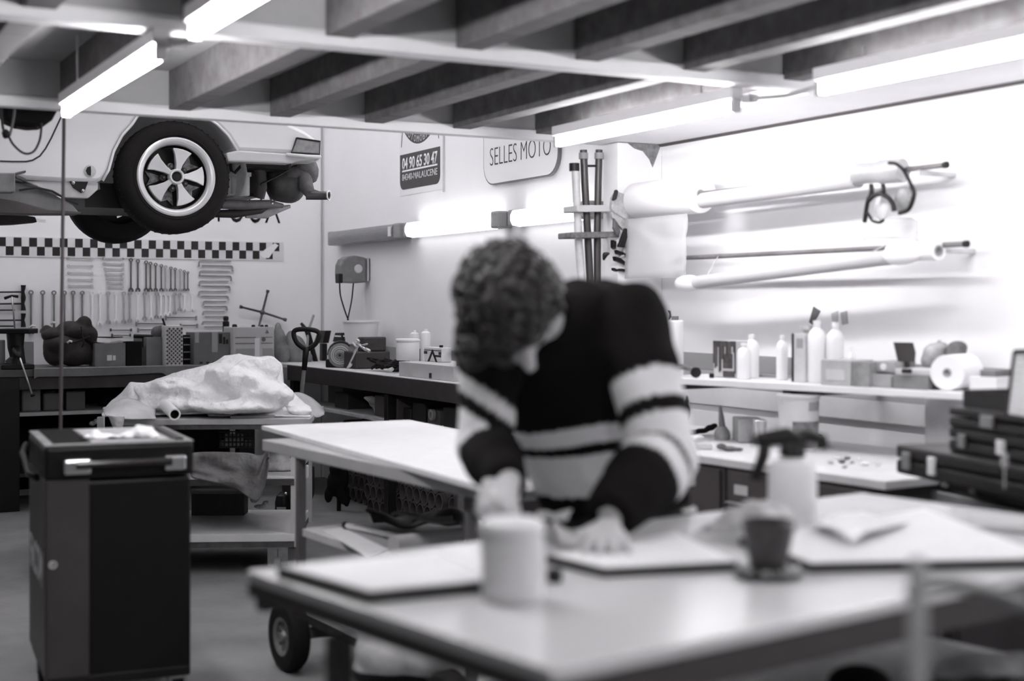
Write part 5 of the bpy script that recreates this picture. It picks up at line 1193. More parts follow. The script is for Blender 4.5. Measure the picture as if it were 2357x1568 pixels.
# loose board on top
c1_, c2_, c3_ = rdq((602, 979), MZ + 0.02), rdq((955, 968), MZ + 0.02), rdq((1124, 1122), MZ + 0.02)
ud = (c3_ - c1_).normalized(); nd = V((-ud.y, ud.x, 0)); nd = nd if nd.x > 0 else -nd
wd = (c2_ - c1_).dot(nd); ld = (c3_ - c1_).length
base = [c1_, c1_ + ud * (ld - 0.04)] + [c3_ + nd * 0.03 + (ud * math.cos(R(a)) * 0.04 - nd * math.sin(R(a)) * 0.04) - ud * 0.04 + nd * 0.01 for a in (90, 70, 45, 20, 0)] + [c1_ + ud * ld + nd * (wd - 0.02), c1_ + nd * wd]
bm = B(); slab(bm, base, MZ + 0.001, MZ + 0.018); tag(obj('loose_board', bm, mat('board_pale', 0.74, 0.5, var=0.07, scale=4, stretch=(2, 8, 1))), 'large pale board lying loose on the trolley table', 'board')
# long edge strip standing at the board's far side
# things on the trolley shelf
SZ1 = SZ + 0.001
bm = B(); slab(bm, [rdq(p, SZ1) for p in ((742, 1222), (818, 1212), (905, 1262), (845, 1283))], SZ1, SZ1 + 0.003); tag(obj('paper_template', bm, M_paper), 'white paper template with pencil lines on the trolley shelf', 'paper')
bm = B(); slab(bm, [rdq(p, SZ1 + 0.004) for p in ((798, 1218), (860, 1222), (940, 1250), (890, 1262))], SZ1 + 0.004, SZ1 + 0.006); tag(obj('grey_template', bm, M_grey), 'grey card lying across the white template on the trolley shelf', 'card')
a, b = P(800, 1214, depthZ(1222, SZ)), P(985, 1256, depthZ(1264, SZ)); a.z = b.z = SZ + 0.020
t = thing('steel_tube', 'shiny long tube lying along the trolley shelf', 'tube', (a + b) / 2)
bm = B(); tube(bm, [a, b], 0.012, 14); obj('tube_body', bm, mat('shiny_tube', 0.85, 0.2, metal=0.5), t, smooth='auto')
bm = B(); tube(bm, [a - (b - a).normalized() * 0.02, a], 0.0145, 14); obj('end_cap', bm, M_black, t, smooth='auto')
# black leather pieces
def sheetmesh(quad, z, nu=26, nv=14, amp=0.02, k=5.0, seed=0):
    bm = B(); g = []
    for i in range(nu + 1):
        row = []
        for j in range(nv + 1):
            p = (quad[0].lerp(quad[1], i / nu)).lerp(quad[3].lerp(quad[2], i / nu), j / nv)
            q = p.copy(); q.z = z + max(0, amp * (0.4 + nz((p.x * k, p.y * k, seed)))) ; q.x += 0.02 * nz((p.x * 3, p.y * 3, seed + 5)); q.y += 0.02 * nz((p.x * 3, p.y * 3, seed + 9))
            row.append(bm.verts.new(q))
        g.append(row)
    for a_, b_ in zip(g, g[1:]):
        for j in range(nv): bm.faces.new((a_[j], b_[j], b_[j + 1], a_[j + 1]))
    return bm
def sheet(name, pts, z, m, label, cat, amp=0.02, k=5.0, seed=0, th=0.003):
    ob = tag(obj(name, sheetmesh([rdq(p, z) for p in pts], z, amp=amp, k=k, seed=seed), m, smooth=True), label, cat); md = ob.modifiers.new('s', 'SOLIDIFY'); md.thickness = th; md.offset = 1; return ob
sheet('black_leather', ((845, 1218), (1070, 1228), (1085, 1206), (870, 1203)), SZ + 0.012, mat('leather_black', 0.02, 0.4, var=0.4, bump=0.4), 'folded black leather piece at the back of the trolley shelf', 'leather', 0.07, 7, 3)
sheet('grey_leather', ((905, 1212), (1050, 1222), (1035, 1198), (925, 1202)), SZ + 0.065, mat('leather_grey', 0.15, 0.7, var=0.3), 'grey leather offcut lying over the black leather', 'leather', 0.05, 5, 8)
bm = B(); tube(bm, [V((*rdq((905, 1280), SZ).xy, SZ + 0.036)), V((*rdq((1070, 1258), SZ).xy, SZ + 0.036))], 0.035, 18, cap=True); tag(obj('paper_roll', bm, mat('roll_paper', 0.45, 0.7, var=0.1), smooth='auto'), 'loose roll of paper at the near end of the trolley shelf', 'paper roll')
bm = B(); slab(bm, [rdq(p, SZ1) for p in ((1060, 1212), (1090, 1215), (1095, 1225), (1065, 1222))], SZ1 , SZ1 + 0.02); tag(obj('white_pad', bm, M_white, bevel=0.004), 'small white pad beside the far leg on the trolley shelf', 'pad')
# something tucked under the tabletop
me = blob([(742, 1068, 5, 5), (750, 1075, 7, 6), (758, 1078, 5, 4)], 6.2, 0.006); 
top_z = max(v.co.z for v in me.vertices)
for v in me.vertices: v.co.z += (MZ - 0.047) - top_z
tag(obj('hanging_label', me, mat('clip', 0.5, 0.5, var=0.5, scale=40), smooth=True), 'pale crumpled label taped under the trolley tabletop', 'label')
# translucent bag box on the deck
c = P(985, 1480, 4.65); zdk = 0.223
me = blob([(905, 1500, 90, 62), (1000, 1500, 110, 66), (870, 1540, 60, 50), (1080, 1540, 80, 40), (980, 1450, 90, 22), (880, 1460, 60, 26)], 4.62, 0.014, dep=0.9)
for v in me.vertices:
    v.co += V((-s_, -c_, 0)) * 0.02 * abs(nz(v.co * 9))
zt_ = SZ - 0.035
for v in me.vertices: v.co.z = min(max(v.co.z, zdk), zt_)
tag(obj('clear_bag', me, mat('bag_milky', 0.62, 0.45, var=0.18, scale=7, bump=0.8, bscale=14), smooth=True), 'full milky plastic bag on the trolley deck below the shelf', 'bag')
# ================================================================ foreground: cabinet, big table, things on it
# ---- roller tool cabinet
CZ = 0.95
c0, c1, c2 = rdq((102, 1023), CZ), rdq((446, 1017), CZ), rdq((62, 990), CZ)
u = RD(math.cos(R(23.5)), math.sin(R(23.5))); n_ = V((-u.y, u.x, 0)); cw = 0.497; cd = 0.61
ctr = c0 + u * cw / 2 + n_ * cd / 2; rz = math.atan2(u.y, u.x)
t = thing('tool_cabinet', 'tall black roller tool cabinet with a pale paper heap on its lid', 'tool cabinet', (ctr.x, ctr.y, 0), rz)
M_cab = mat('cabinet_black', 0.006, 0.42, var=0.2, scale=5, spec=0.25); M_cabg = mat('cabinet_grey', 0.045, 0.5, var=0.2, scale=4)
def LB(bm, lo, hi): box2(bm, lo, hi)
hw, hd = cw / 2, cd / 2
bm = B(); LB(bm, (-hw + 0.008, -hd + 0.008, 0.14), (hw - 0.008, hd - 0.008, CZ - 0.13)); obj('body', bm, M_cab, t, local=True, bevel=0.012)
bm = B(); LB(bm, (-hw + 0.003, -hd + 0.002, 0.16), (-hw + 0.145, -hd + 0.012, CZ - 0.125)); LB(bm, (-hw + 0.001, -hd + 0.002, 0.16), (-hw + 0.012, hd - 0.004, CZ - 0.125)); pn = obj('side_panel', bm, M_cabg, t, local=True, bevel=0.002)
bm = B(); LB(bm, (-hw + 0.01, -hd + 0.005, 0.125), (hw - 0.01, hd - 0.01, 0.16)); obj('plinth', bm, M_black, t, local=True, bevel=0.006)
bm = B(); LB(bm, (-hw, -hd, CZ - 0.125), (hw, hd, CZ - 0.012)); obj('lid', bm, M_cab, t, local=True, bevel=0.012)
bm = B(); LB(bm, (-hw + 0.0, -hd + 0.0, CZ - 0.0118), (hw, hd, CZ - 0.004)); 
obj('top_mat', bm, mat('top_mat', 0.20, 0.5, var=0.35, scale=10), t, local=True, bevel=0.003)
bm = B()
for k in range(9):
    y = -hd + 0.05 + k * (2 * hd - 0.1) / 8; LB(bm, (-hw + 0.03, y - 0.008, CZ - 0.0038), (-hw + 0.15, y + 0.008, CZ + 0.001))
obj('ribs', bm, M_black, t, local=True)
bm = B(); LB(bm, (-hw + 0.16, -hd + 0.03, CZ - 0.0038), (hw - 0.08, hd - 0.05, CZ - 0.001)); obj('tray_inset', bm, mat('inset_pale', 0.42, 0.5, var=0.25, scale=14), t, local=True)
bm = B(); LB(bm, (hw - 0.06, -hd + 0.02, CZ - 0.0038), (hw - 0.03, hd - 0.02, CZ + 0.003)); obj('edge_rail', bm, M_dark, t, local=True)
zb = CZ - 0.075
for (xa, xb) in ((140, 203), (371, 423)):
    pa = rdq((xa, 1060), zb); ra = (xa - 102) / (446 - 102) * cw - hw + 0.004; rb = (xb - 102) / (446 - 102) * cw - hw + 0.004
    bm = B(); LB(bm, (ra, -hd - 0.03, zb - 0.03), (rb, -hd - 0.001, zb + 0.022)); ob = obj('handle_bracket', bm, mat('bracket_chrome', 0.55, 0.22, metal=0.8), t, local=True, bevel=0.008)
bm = B(); cyl(bm, (-hw + 0.10, -hd - 0.026, zb + 0.003), (hw - 0.08, -hd - 0.026, zb + 0.003), 0.014, 16); obj('handle_bar', bm, mat('bar_black', 0.02, 0.18), t, local=True, smooth='auto')
bm = B(); tube(bm, [V((-hw - 0.012, hd - 0.02, zb + 0.02)), V((-hw - 0.03, hd - 0.1, zb + 0.0)), V((-hw - 0.03, -hd + 0.25, zb - 0.05)), V((-hw - 0.005, -hd + 0.2, zb - 0.06))], 0.012, 8); obj('side_handle', bm, M_black, t, local=True, smooth=True)
# lettering on the left face, turned with the face
Tl = frame((-hw - 0.0005, hd - 0.10, 0), (0, -1, 0), (0, 0, 1), (-1, 0, 0))
bm = textmesh('FACOM', 0.50, 0.125, Tl @ Matrix.Translation((-0.04, 0.455, 0)), 0.001, offset=0.03, shear=0.15); obj('brand_lettering', bm, mat('logo_pale', 0.85, 0.5), pn, local=True)
Tf = frame((0, -hd + 0.0015, 0), (1, 0, 0), (0, 0, 1), (0, -1, 0))
cx_, cz_ = (121 - 102) / 344 * cw - hw, P(121, 1301, (c0.dot(DV)) + 0.01).z
bm = B(); lathe(bm, [(0.0105, 0), (0.0135, 0), (0.0135, 0.001), (0.0105, 0.001)], 20, Tf @ Matrix.Translation((cx_, cz_, 0)), closed=True)
tm = textmesh('R', 0.011, 0.013, Tf @ Matrix.Translation((cx_ - 0.0055, cz_ - 0.0065, 0)), 0.001); me_ = bpy.data.meshes.new('x'); tm.to_mesh(me_); tm.free(); bm.from_mesh(me_); bpy.data.meshes.remove(me_)
obj('registered_mark', bm, mat('logo_pale', 0.45), pn, local=True)
for sx in (-1, 1):
    for sy in (-1, 1):
        bm = B(); x, y = sx * (hw - 0.05), sy * (hd - 0.06); cyl(bm, (x - 0.02, y, 0.06), (x + 0.02, y, 0.06), 0.06, 22); ob = obj('caster_wheel', bm, M_rubber, t, local=True, smooth='auto')
        bm = B(); LB(bm, (x - 0.03, y - 0.03, 0.10), (x + 0.03, y + 0.03, 0.125)); LB(bm, (x - 0.028, y - 0.02, 0.05), (x - 0.023, y + 0.02, 0.1)); LB(bm, (x + 0.023, y - 0.02, 0.05), (x + 0.028, y + 0.02, 0.1)); obj('caster_fork', bm, M_steel, t, local=True)
me = low(blob([(205, 1010, 18, 5), (235, 1006, 24, 7), (270, 1008, 26, 6), (300, 1003, 22, 9), (330, 996, 18, 16), (345, 994, 10, 14), (318, 990, 10, 12), (220, 1000, 10, 10), (355, 1004, 12, 6)], 4.95, 0.008, dep=2.0), CZ + 0.002)
for v in me.vertices: v.co += V((0, 0, 1)) * 0.012 * max(0, nz(v.co * 30)); 
tag(obj('paper_heap', me, mat('tissue', 0.88, 0.8, bump=0.5, bscale=60), smooth=True), 'heap of crumpled white tissue on the lid of the tool cabinet', 'paper')

# ---- the big table in front
FZ = 0.90
Lc, Cc = rdq((570, 1313), FZ), rdq((1270, 1543), FZ)
u1 = (Cc - Lc).normalized(); n1 = V((-u1.y, u1.x, 0)); n1 = n1 if n1.dot(RV) > 0 else -n1
SL = (Cc - Lc).length; LL = 1.86
t = thing('work_table', 'large glossy white work table in the foreground, the man bends over it', 'table', (Lc + u1 * SL / 2 + n1 * LL / 2), 0)
def TP(a, b, z=FZ):              # a along the short side from far to near, b along the long side from left to right (metres)
    q = Lc + u1 * a + n1 * b; return V((q.x, q.y, z))
def tq(px, py, z=FZ):
    return rdq((px, py), z)
bm = B(); slab(bm, [TP(0, 0), TP(SL, 0), TP(SL, LL), TP(0, LL)], FZ - 0.022, FZ); obj('tabletop', bm, mat('laminate', 0.66, 0.22, var=0.04, scale=3, spec=0.7), t, bevel=0.003)
bm = B(); slab(bm, [TP(0.0, 0.001), TP(SL, 0.001), TP(SL, 0.006), TP(0, 0.006)], FZ - 0.05, FZ - 0.0225); slab(bm, [TP(SL - 0.006, 0.0), TP(SL - 0.001, 0), TP(SL - 0.001, LL), TP(SL - 0.006, LL)], FZ - 0.075, FZ - 0.0225); slab(bm, [TP(0.02, 0.007), TP(0.05, 0.007), TP(0.05, LL - 0.01), TP(0.02, LL - 0.01)], FZ - 0.075, FZ - 0.0225); obj('edge_band', bm, mat('edge_dark', 0.045, 0.6), t)
ra = math.atan2(u1.y, u1.x)
l_a = ((tq(760, 1395, FZ) - Lc).dot(u1)); 
for (a, b, w, g) in ((0.30, 0.03, 0.038, 'leg_black'), (0.75, 0.04, 0.034, 'leg_brown2'), (0.30, LL - 0.1, 0.038, 'leg_black'), (0.75, LL - 0.1, 0.038, 'leg_black')):
    bm = B(); post(bm, TP(a, b), w, 0.0, FZ - 0.0755, ra); obj('leg', bm, mat(g, 0.025 if g == 'leg_black' else 0.07, 0.5), t, bevel=0.003)
bm = B(); beam(bm, TP(0.30, 0.07, 0.62), TP(0.62, 0.55, 0.60), 0.05, 0.012); bm.free()
bm = B(); slab(bm, [TP(0.10, 0.66), TP(SL - 0.14, 0.66), TP(SL - 0.14, LL - 0.12), TP(0.10, LL - 0.12)], 0.56, 0.58); obj('under_shelf', bm, mat('under_shelf', 0.35, 0.6, var=0.2), t, bevel=0.002)
bm = B(); bm.free()

def board(name, quad, z0, z1, m, label, cat, top=None, toplabel=None, inset=0.012):
    qs = [tq(p[0], p[1], z1) for p in quad]
    c = sum(qs, V((0, 0, 0))) / 4
    bm = B(); slab(bm, qs, z0, z1); ob = tag(obj(name, bm, m, bevel=0.003), label, cat)
    if top:
        ins = [q + (c - q).normalized() * inset for q in qs]
        bm = B(); slab(bm, ins, z1 + 0.0005, z1 + 0.003); tag(obj('paper_sheet', bm, top, bevel=0.0), toplabel, 'paper')
    return ob
M_bblack = mat('board_black', 0.014, 0.55)
board('cutting_board', ((636, 1306), (846, 1366), (1150, 1338), (1010, 1272)), FZ + 0.0005, FZ + 0.020, M_bblack, 'black-edged board at the left end of the big table', 'board', M_paper, 'white sheet on the black-edged board at the left end of the big table')
board('cutting_board', ((1256, 1280), (1386, 1312), (1706, 1296), (1560, 1226)), FZ + 0.0005, FZ + 0.016, M_bblack, 'black-edged board under the man\'s flat hand', 'board', M_paper, 'white sheet under the man\'s flat hand')
board('cutting_board', ((1700, 1238), (1862, 1300), (2440, 1288), (2130, 1172)), FZ + 0.0005, FZ + 0.017, M_bblack, 'large black-edged board at the right end of the big table', 'board', M_paper, 'big white sheet on the board at the right end of the table')
sheet('ruler_strip', ((2240, 1198), (2420, 1216), (2415, 1204), (2250, 1190)), FZ + 0.021, mat('strip_grey', 0.45, 0.6), 'grey strip lying on the big white sheet by the right edge', 'strip', 0.0)
sheet('loose_film', ((1860, 1215), (1960, 1262), (2090, 1208), (1980, 1188)), FZ + 0.022, mat('loose_film', 0.70, 0.35, bump=0.5, bscale=10), 'loose clear film lying over the left of the big white sheet', 'film', 0.03, 5, 4)
# plastic jar with screw lid
bz = FZ + 0.001
def vessel(name, px, pyb, parts, label, cat, z=bz):
    q = tq(px, pyb, z); t = thing(name, label, cat, (q.x, q.y, z)); k = (q.x * s_ + q.y * c_) / FPX
    for nm, prof, m in parts:
        bm = B(); lathe(bm, [(r * k, zz * k) for r, zz in prof], 28); obj(nm, bm, m, t, local=True, smooth='auto')
    return t, q, k
M_jar = mat('jar_milky', 0.70, 0.30, var=0.08, scale=14)
tj, q, k = vessel('plastic_jar', 1180, 1380, [('jar_body', [(0, 0), (66, 0), (72, 5), (73, 90), (74, 135), (68, 150), (66, 156), (0, 156)], M_jar), ('screw_lid', [(0, 157), (76, 157), (77, 162), (74, 178), (60, 186), (0, 188)], mat('jar_lid', 0.80, 0.4))], 'big milky plastic jar with a pale lid in front of the man\'s fist', 'jar')
vessel('black_pot', 1276, 1340, [('pot_body', [(0, 0), (17, 0), (18, 4), (18, 26), (15, 30), (0, 30)], M_black)], 'tiny black pot just right of the milky jar', 'pot')
# dark glue cup on its plate
tc, q, k = vessel('glue_cup', 1768, 1328, [('cup', [(0, 12), (38, 12), (42, 24), (55, 90), (62, 128), (58, 130), (52, 100), (0, 60)], mat('cup_dark', 0.03, 0.35, var=0.5, scale=20)), ('plate', [(0, 0), (70, 0), (80, 6), (78, 12), (40, 8), (0, 8)], mat('cup_plate', 0.06, 0.3, var=0.8, scale=25)),], 'dark tapered glue cup on a dark plate', 'cup')
bm = B(); 
for k2 in range(10):
    a = 2 * PI * k2 / 10; tube(bm, [V((0.030 * math.cos(a), 0.030 * math.sin(a), 0.012)), V((0.05 * math.cos(a), 0.05 * math.sin(a), 0.010)), V((0.058 * math.cos(a + 0.3), 0.058 * math.sin(a + 0.3), 0.016))], 0.006, 6)
obj('spilled_glue', bm, mat('glue_pale', 0.30, 0.4, var=0.6, scale=30), tc, local=True, smooth=True)
# trigger spray bottle
ts, q, k = vessel('spray_bottle', 1824, 1212, [('bottle', [(0, 0), (50, 0), (56, 6), (56, 100), (55, 128), (48, 148), (30, 158), (22, 162), (0, 162)], M_white), ('collar', [(0, 163), (30, 163), (28, 185), (20, 196), (0, 196)], M_black)], 'white spray bottle with a black trigger head', 'spray bottle')
bm = B()
def SP(px, py): return P(px, py, q.dot(DV))
T0 = q
tube(bm, [SP(1842, 1035), SP(1832, 1010), SP(1812, 1003), SP(1765, 1010), SP(1742, 1012)], [0.020, 0.022, 0.021, 0.018, 0.014], 12)
tube(bm, [SP(1800, 1012), SP(1860, 1003), SP(1895, 1012), SP(1898, 1032)], [0.018, 0.016, 0.014, 0.010], 10)
obj('trigger_head', bm, M_black, ts, smooth=True)
bm = B(); tube(bm, [SP(1762, 1012), SP(1757, 1050), SP(1742, 1090), SP(1740, 1104)], [0.016, 0.015, 0.014, 0.016], 10, flat=0.7); obj('trigger', bm, M_black, ts, smooth=True)
bm = B(); tube(bm, [SP(1738, 1012), SP(1730, 1013)], 0.013, 10); obj('nozzle', bm, M_black, ts, smooth=True)
# crumpled rag
me = low(blob([(1745, 1190, 60, 42), (1700, 1205, 50, 40), (1660, 1222, 44, 24), (1780, 1225, 60, 40), (1735, 1235, 80, 30), (1630, 1236, 36, 14), (1800, 1190, 30, 30)], 3.12, 0.010), FZ + 0.015)
for v in me.vertices:
    p = v.co; k3 = abs(nz(p * 13)) * 0.030 + abs(nz(p * 30)) * 0.012
    if p.z > FZ + 0.02: v.co += V((-s_ * 0.6, -c_ * 0.6, 0.7)) * (k3 - 0.012)
low(me, FZ + 0.015)
tag(obj('crumpled_rag', me, mat('rag_pale', 0.50, 0.8, var=0.40, scale=22, bump=0.7, bscale=30), smooth=True), 'crumpled pale rag heaped behind the dark glue cup', 'rag')
# small pale offcuts beside the man's hands
for i, (quad, lb) in enumerate(((((1236, 1205), (1300, 1218), (1318, 1206), (1250, 1194)), 'pale offcut behind the milky jar'), (((1250, 1232), (1305, 1262), (1330, 1250), (1268, 1222)), 'folded pale offcut between the jar and the flat hand'))):
    sheet('offcut', quad, FZ + 0.018, mat('offcut_pale', 0.72, 0.7), lb, 'offcut', 0.03, 14, i * 3, 0.004)

# ---- blurred stand at the lower right
d = 1.75
t = thing('tube_stand', 'pale upright tube stand out of focus at the lower right corner', 'stand', P(2112, 1568, d))
p0 = P(2112, 1300, d); foot = V((p0.x, p0.y, 0.0))
bm = B(); tube(bm, [foot, p0, p0 + V((0, 0, 0.01))], [0.012, 0.012, 0.006], 16); obj('upright', bm, mat('stand_pale', 0.30, 0.45), t, smooth='auto')
bm = B(); tube(bm, [P(2086, 1364, d), P(2120, 1362, d)], 0.008, 10); obj('knob', bm, M_grey, t, smooth=True)
bm = B(); tube(bm, smoothpath([P(2114, 1350, d), P(2180, 1342, d + 0.02), P(2270, 1362, d + 0.05), P(2360, 1392, d + 0.08), P(2500, 1425, d + 0.12)]), 0.011, 10); obj('curved_arm', bm, mat('arm_grey', 0.16, 0.5), t, smooth=True)
bm = B(); lathe(bm, [(0, 0), (0.07, 0), (0.075, 0.006), (0.02, 0.03), (0, 0.03)], 24, Matrix.Translation(foot)); obj('round_foot', bm, M_black, t, smooth='auto')
# cloth and cushion on the low shelf under the big table
zu = 0.581
me = low(blob([(2170, 1545, 70, 16), (2260, 1530, 90, 22), (2350, 1535, 80, 24), (2110, 1560, 40, 10)], 3.15, 0.010, dep=1.0), zu)
for v in me.vertices: v.co.z += 0.01 * max(0, nz(v.co * 18)) 
tag(obj('pale_cloth', me, mat('cloth_pale', 0.60, 0.9, var=0.3, scale=9, bump=0.6), smooth=True), 'pale crumpled cloth under the big table by the bottom right corner', 'cloth')
me = low(blob([(1978, 1575, 76, 44)], 3.05, 0.010, dep=0.9), zu)
tag(obj('black_cushion', me, M_blackm, smooth=True), 'round black cushion under the big table at the bottom edge', 'cushion')
# ================================================================ the man
def Q(px, py, d): return P(px, py, d)
man = thing('person', 'man with dark curly hair in a striped jumper bending over the work table', 'person', V((*Q(1405, 1190, 3.62).xy, 0)))
def loft(bm, secs, n=20):
    rings = []
    for c, ax, ay, rx, ry in secs:
        rings.append([bm.verts.new(c + ax * (rx * math.cos(2 * PI * k / n)) + ay * (ry * math.sin(2 * PI * k / n))) for k in range(n)])
    for a, b in zip(rings, rings[1:]):
        for k in range(n): bm.faces.new((a[k], a[(k + 1) % n], b[(k + 1) % n], b[k]))
    bm.faces.new(rings[0][::-1]); bm.faces.new(rings[-1])
tl_ = (RV * 0.99 + ZV * 0.10).normalized()
SH_L, EL_L, WR_L = Q(1458, 742, 3.32), Q(1528, 1045, 3.18), Q(1402, 1194, 2.97)     # shoulder, elbow, wrist on the picture's right
SH_R, EL_R, WR_R = Q(1128, 800, 3.30), Q(1118, 1035, 3.27), Q(1172, 1112, 3.02)     # picture's left
torso = [(1420, 1172, 3.58, .190, .135), (1408, 1120, 3.57, .195, .14), (1380, 1050, 3.54, .192, .145), (1360, 960, 3.48, .20, .145), (1335, 870, 3.42, .215, .14), (1312, 800, 3.38, .215, .13), (1312, 740, 3.37, .185, .115), (1335, 695, 3.38, .14, .09), (1352, 664, 3.40, .075, .055)]
def torso_secs(k=1.0, inset=0.0):
    return [(Q(a, b, d), tl_, DV, rx * k - inset, ry * k - inset) for a, b, d, rx, ry in torso]
def arm(bm, s, e, w, rs, n=14):
    m1 = s.lerp(e, 0.5); m2 = e.lerp(w, 0.5)
    tube(bm, [s, s.lerp(e, .25), m1, s.lerp(e, .8), e, e.lerp(w, .25), m2, w], rs, n)
    for p, r in ((s, rs[0]), (e, rs[4])): ball(bm, p, r * 1.02)
HC = Q(1178, 722, 3.14)                      # head centre
f_ = (RV * 0.34 - ZV * 0.86 - DV * 0.34).normalized()         # where the face points
r0_ = (RV - f_ * RV.dot(f_)).normalized(); up_ = f_.cross(r0_) * 1.0
if up_.dot(DV) > 0: up_ = -up_
up_.normalize(); rt_ = up_.cross(f_) * -1
HM = frame(HC, rt_, f_, up_)                # local: x across, y forward through the face, z to the crown
def hp(x, y, z): return HM @ V((x, y, z))
# hands
def hand(bm, wrist, d, nrm, curls, thumb_side=1, spread=0.12, thumbcurl=0.5):
    d = d.normalized(); nrm = (nrm - d * nrm.dot(d)).normalized(); x = d.cross(nrm).normalized()
    for i in range(5):
        u = i / 4.0
        ball(bm, (0, 0, 0), 1, M=Matrix.Translation(wrist + d * (0.015 + 0.072 * u)) @ frame((0, 0, 0), x, d, nrm).to_3x3().to_4x4() @ Matrix.Diagonal((0.030 + 0.010 * u, 0.026, 0.017 - 0.002 * u, 1)), u=12, v=8)
    Ls = (0.070, 0.080, 0.075, 0.058)
    for i in range(4):
        off = (i - 1.5) * 0.021
        p = wrist + d * (0.088 - abs(i - 1.2) * 0.004) + x * off * thumb_side * -1
        dd = (d + x * (i - 1.5) * -spread * thumb_side).normalized(); pts = [p - dd * 0.02, p]; c = 0.0
        for sgm, fr in ((0, .45), (1, .32), (2, .26)):
            c += curls[sgm]; v = dd * math.cos(c) - nrm * math.sin(c); pts.append(pts[-1] + v * Ls[i] * fr)
        tube(bm, pts, [0.010, 0.0105, 0.0095, 0.0088, 0.0070], 10); ball(bm, pts[-1], 0.0070, u=8, v=6)
    b = wrist + d * 0.028 + x * 0.028 * thumb_side
    v1 = (d * 0.75 + x * 0.75 * thumb_side - nrm * 0.25).normalized(); v2 = (d * 0.95 + x * (0.35 - thumbcurl) * thumb_side - nrm * (0.2 + thumbcurl * 0.8)).normalized()
    pts = [b - x * 0.01 * thumb_side, b + v1 * 0.035, b + v1 * 0.035 + v2 * 0.030, b + v1 * 0.035 + v2 * 0.052]
    tube(bm, pts, [0.015, 0.0125, 0.0105, 0.0085], 10); ball(bm, pts[-1], 0.0085, u=8, v=6)
# body: one continuous skin
bm = B()
loft(bm, torso_secs(0.84))
arm(bm, SH_L, EL_L, WR_L, [.062, .055, .05, .046, .045, .044, .036, .028])
arm(bm, SH_R, EL_R, WR_R, [.062, .055, .05, .046, .045, .044, .036, .028])
NB = Q(1318, 735, 3.33)
tube(bm, [NB, NB.lerp(HC, 0.45), HC - up_ * 0.06 - f_ * 0.03], [0.075, 0.058, 0.055], 16)
# head
ball(bm, (0, 0, 0), 1, M=HM @ Matrix.Translation((0, -0.012, 0.03)) @ Matrix.Diagonal((0.077, 0.096, 0.088, 1)), u=24, v=16)
ball(bm, (0, 0, 0), 1, M=HM @ Matrix.Translation((0, 0.025, -0.035)) @ Matrix.Diagonal((0.062, 0.068, 0.078, 1)), u=24, v=16)
ball(bm, (0, 0, 0), 1, M=HM @ Matrix.Translation((0, 0.045, -0.088)) @ Matrix.Diagonal((0.034, 0.036, 0.030, 1)))
tube(bm, [hp(0, 0.086, 0.012), hp(0, 0.108, -0.02), hp(0, 0.120, -0.038), hp(0, 0.096, -0.046)], [0.010, 0.013, 0.016, 0.012], 10)
for sg in (-1, 1):
    ball(bm, hp(sg * 0.012, 0.100, -0.040), 0.010, u=10, v=8)
    tube(bm, [hp(sg * 0.014, 0.085, 0.022), hp(sg * 0.035, 0.083, 0.026), hp(sg * 0.056, 0.062, 0.018)], [0.010, 0.011, 0.008], 8)
    ball(bm, (0, 0, 0), 1, M=HM @ Matrix.Translation((sg * 0.040, 0.062, -0.022)) @ Matrix.Diagonal((0.024, 0.022, 0.02, 1)))
    ball(bm, (0, 0, 0), 1, M=HM @ Matrix.Translation((sg * 0.079, -0.008, -0.012)) @ Matrix.Diagonal((0.010, 0.020, 0.032, 1)))
tube(bm, [hp(-0.024, 0.086, -0.064), hp(0, 0.096, -0.062), hp(0.024, 0.086, -0.064)], [0.006, 0.008, 0.006], 8)
tube(bm, [hp(-0.022, 0.084, -0.073), hp(0, 0.093, -0.073), hp(0.022, 0.084, -0.073)], [0.006, 0.008, 0.006], 8)
# hips and legs
HIP = Q(1428, 1188, 3.58)
hipL, hipR = HIP + RV * 0.10, HIP - RV * 0.09
ftL, ftR = V((*(HIP + RV * 0.15 + DV * 0.02).xy, 0.085)), V((*(HIP - RV * 0.13 + DV * 0.08).xy, 0.085))
for h_, f2 in ((hipL, ftL), (hipR, ftR)):
    kn = h_.lerp(f2, 0.5) - DV * 0.04
    tube(bm, [h_ + V((0, 0, 0.02)), h_.lerp(kn, .4), kn, kn.lerp(f2, .35), f2], [.095, .080, .058, .054, .038], 14)
    tube(bm, [f2 + DV * 0.04 + V((0, 0, -0.045)), f2 - DV * 0.06 + V((0, 0, -0.05)), f2 - DV * 0.14 + V((0, 0, -0.06))], [0.034, 0.036, 0.024], 10)
hand(bm, WR_L + (Q(1396, 1212, 2.93) - WR_L) * 0.6, (Q(1402, 1257, 2.80) - WR_L), ZV * 0.9 - DV * 0.35, (0.22, 0.18, 0.1), thumb_side=1, spread=0.16, thumbcurl=0.05)
hand(bm, WR_R, Q(1163, 1172, 2.93) - WR_R, -DV + RV * 0.35, (0.75, 1.0, 0.7), thumb_side=1, spread=0.02, thumbcurl=0.55)
skin = mat('skin', 0.52, 0.55, var=0.06, scale=12)
obj('body', fuse(bm, 0.006, 2), skin, man, smooth=True)
# eyes, brows
for sg in (-1, 1):
    bm = B(); tube(bm, [hp(sg * 0.016, 0.094, 0.030), hp(sg * 0.036, 0.093, 0.036), hp(sg * 0.055, 0.076, 0.030)], [0.003, 0.0045, 0.002], 6); obj('eyebrow', bm, mat('hair_dark', 0.02, 0.7), man, smooth=True)
    bm = B(); ball(bm, hp(sg * 0.032, 0.074, 0.006), 0.013); obj('eyelid', bm, skin, man, smooth=True)
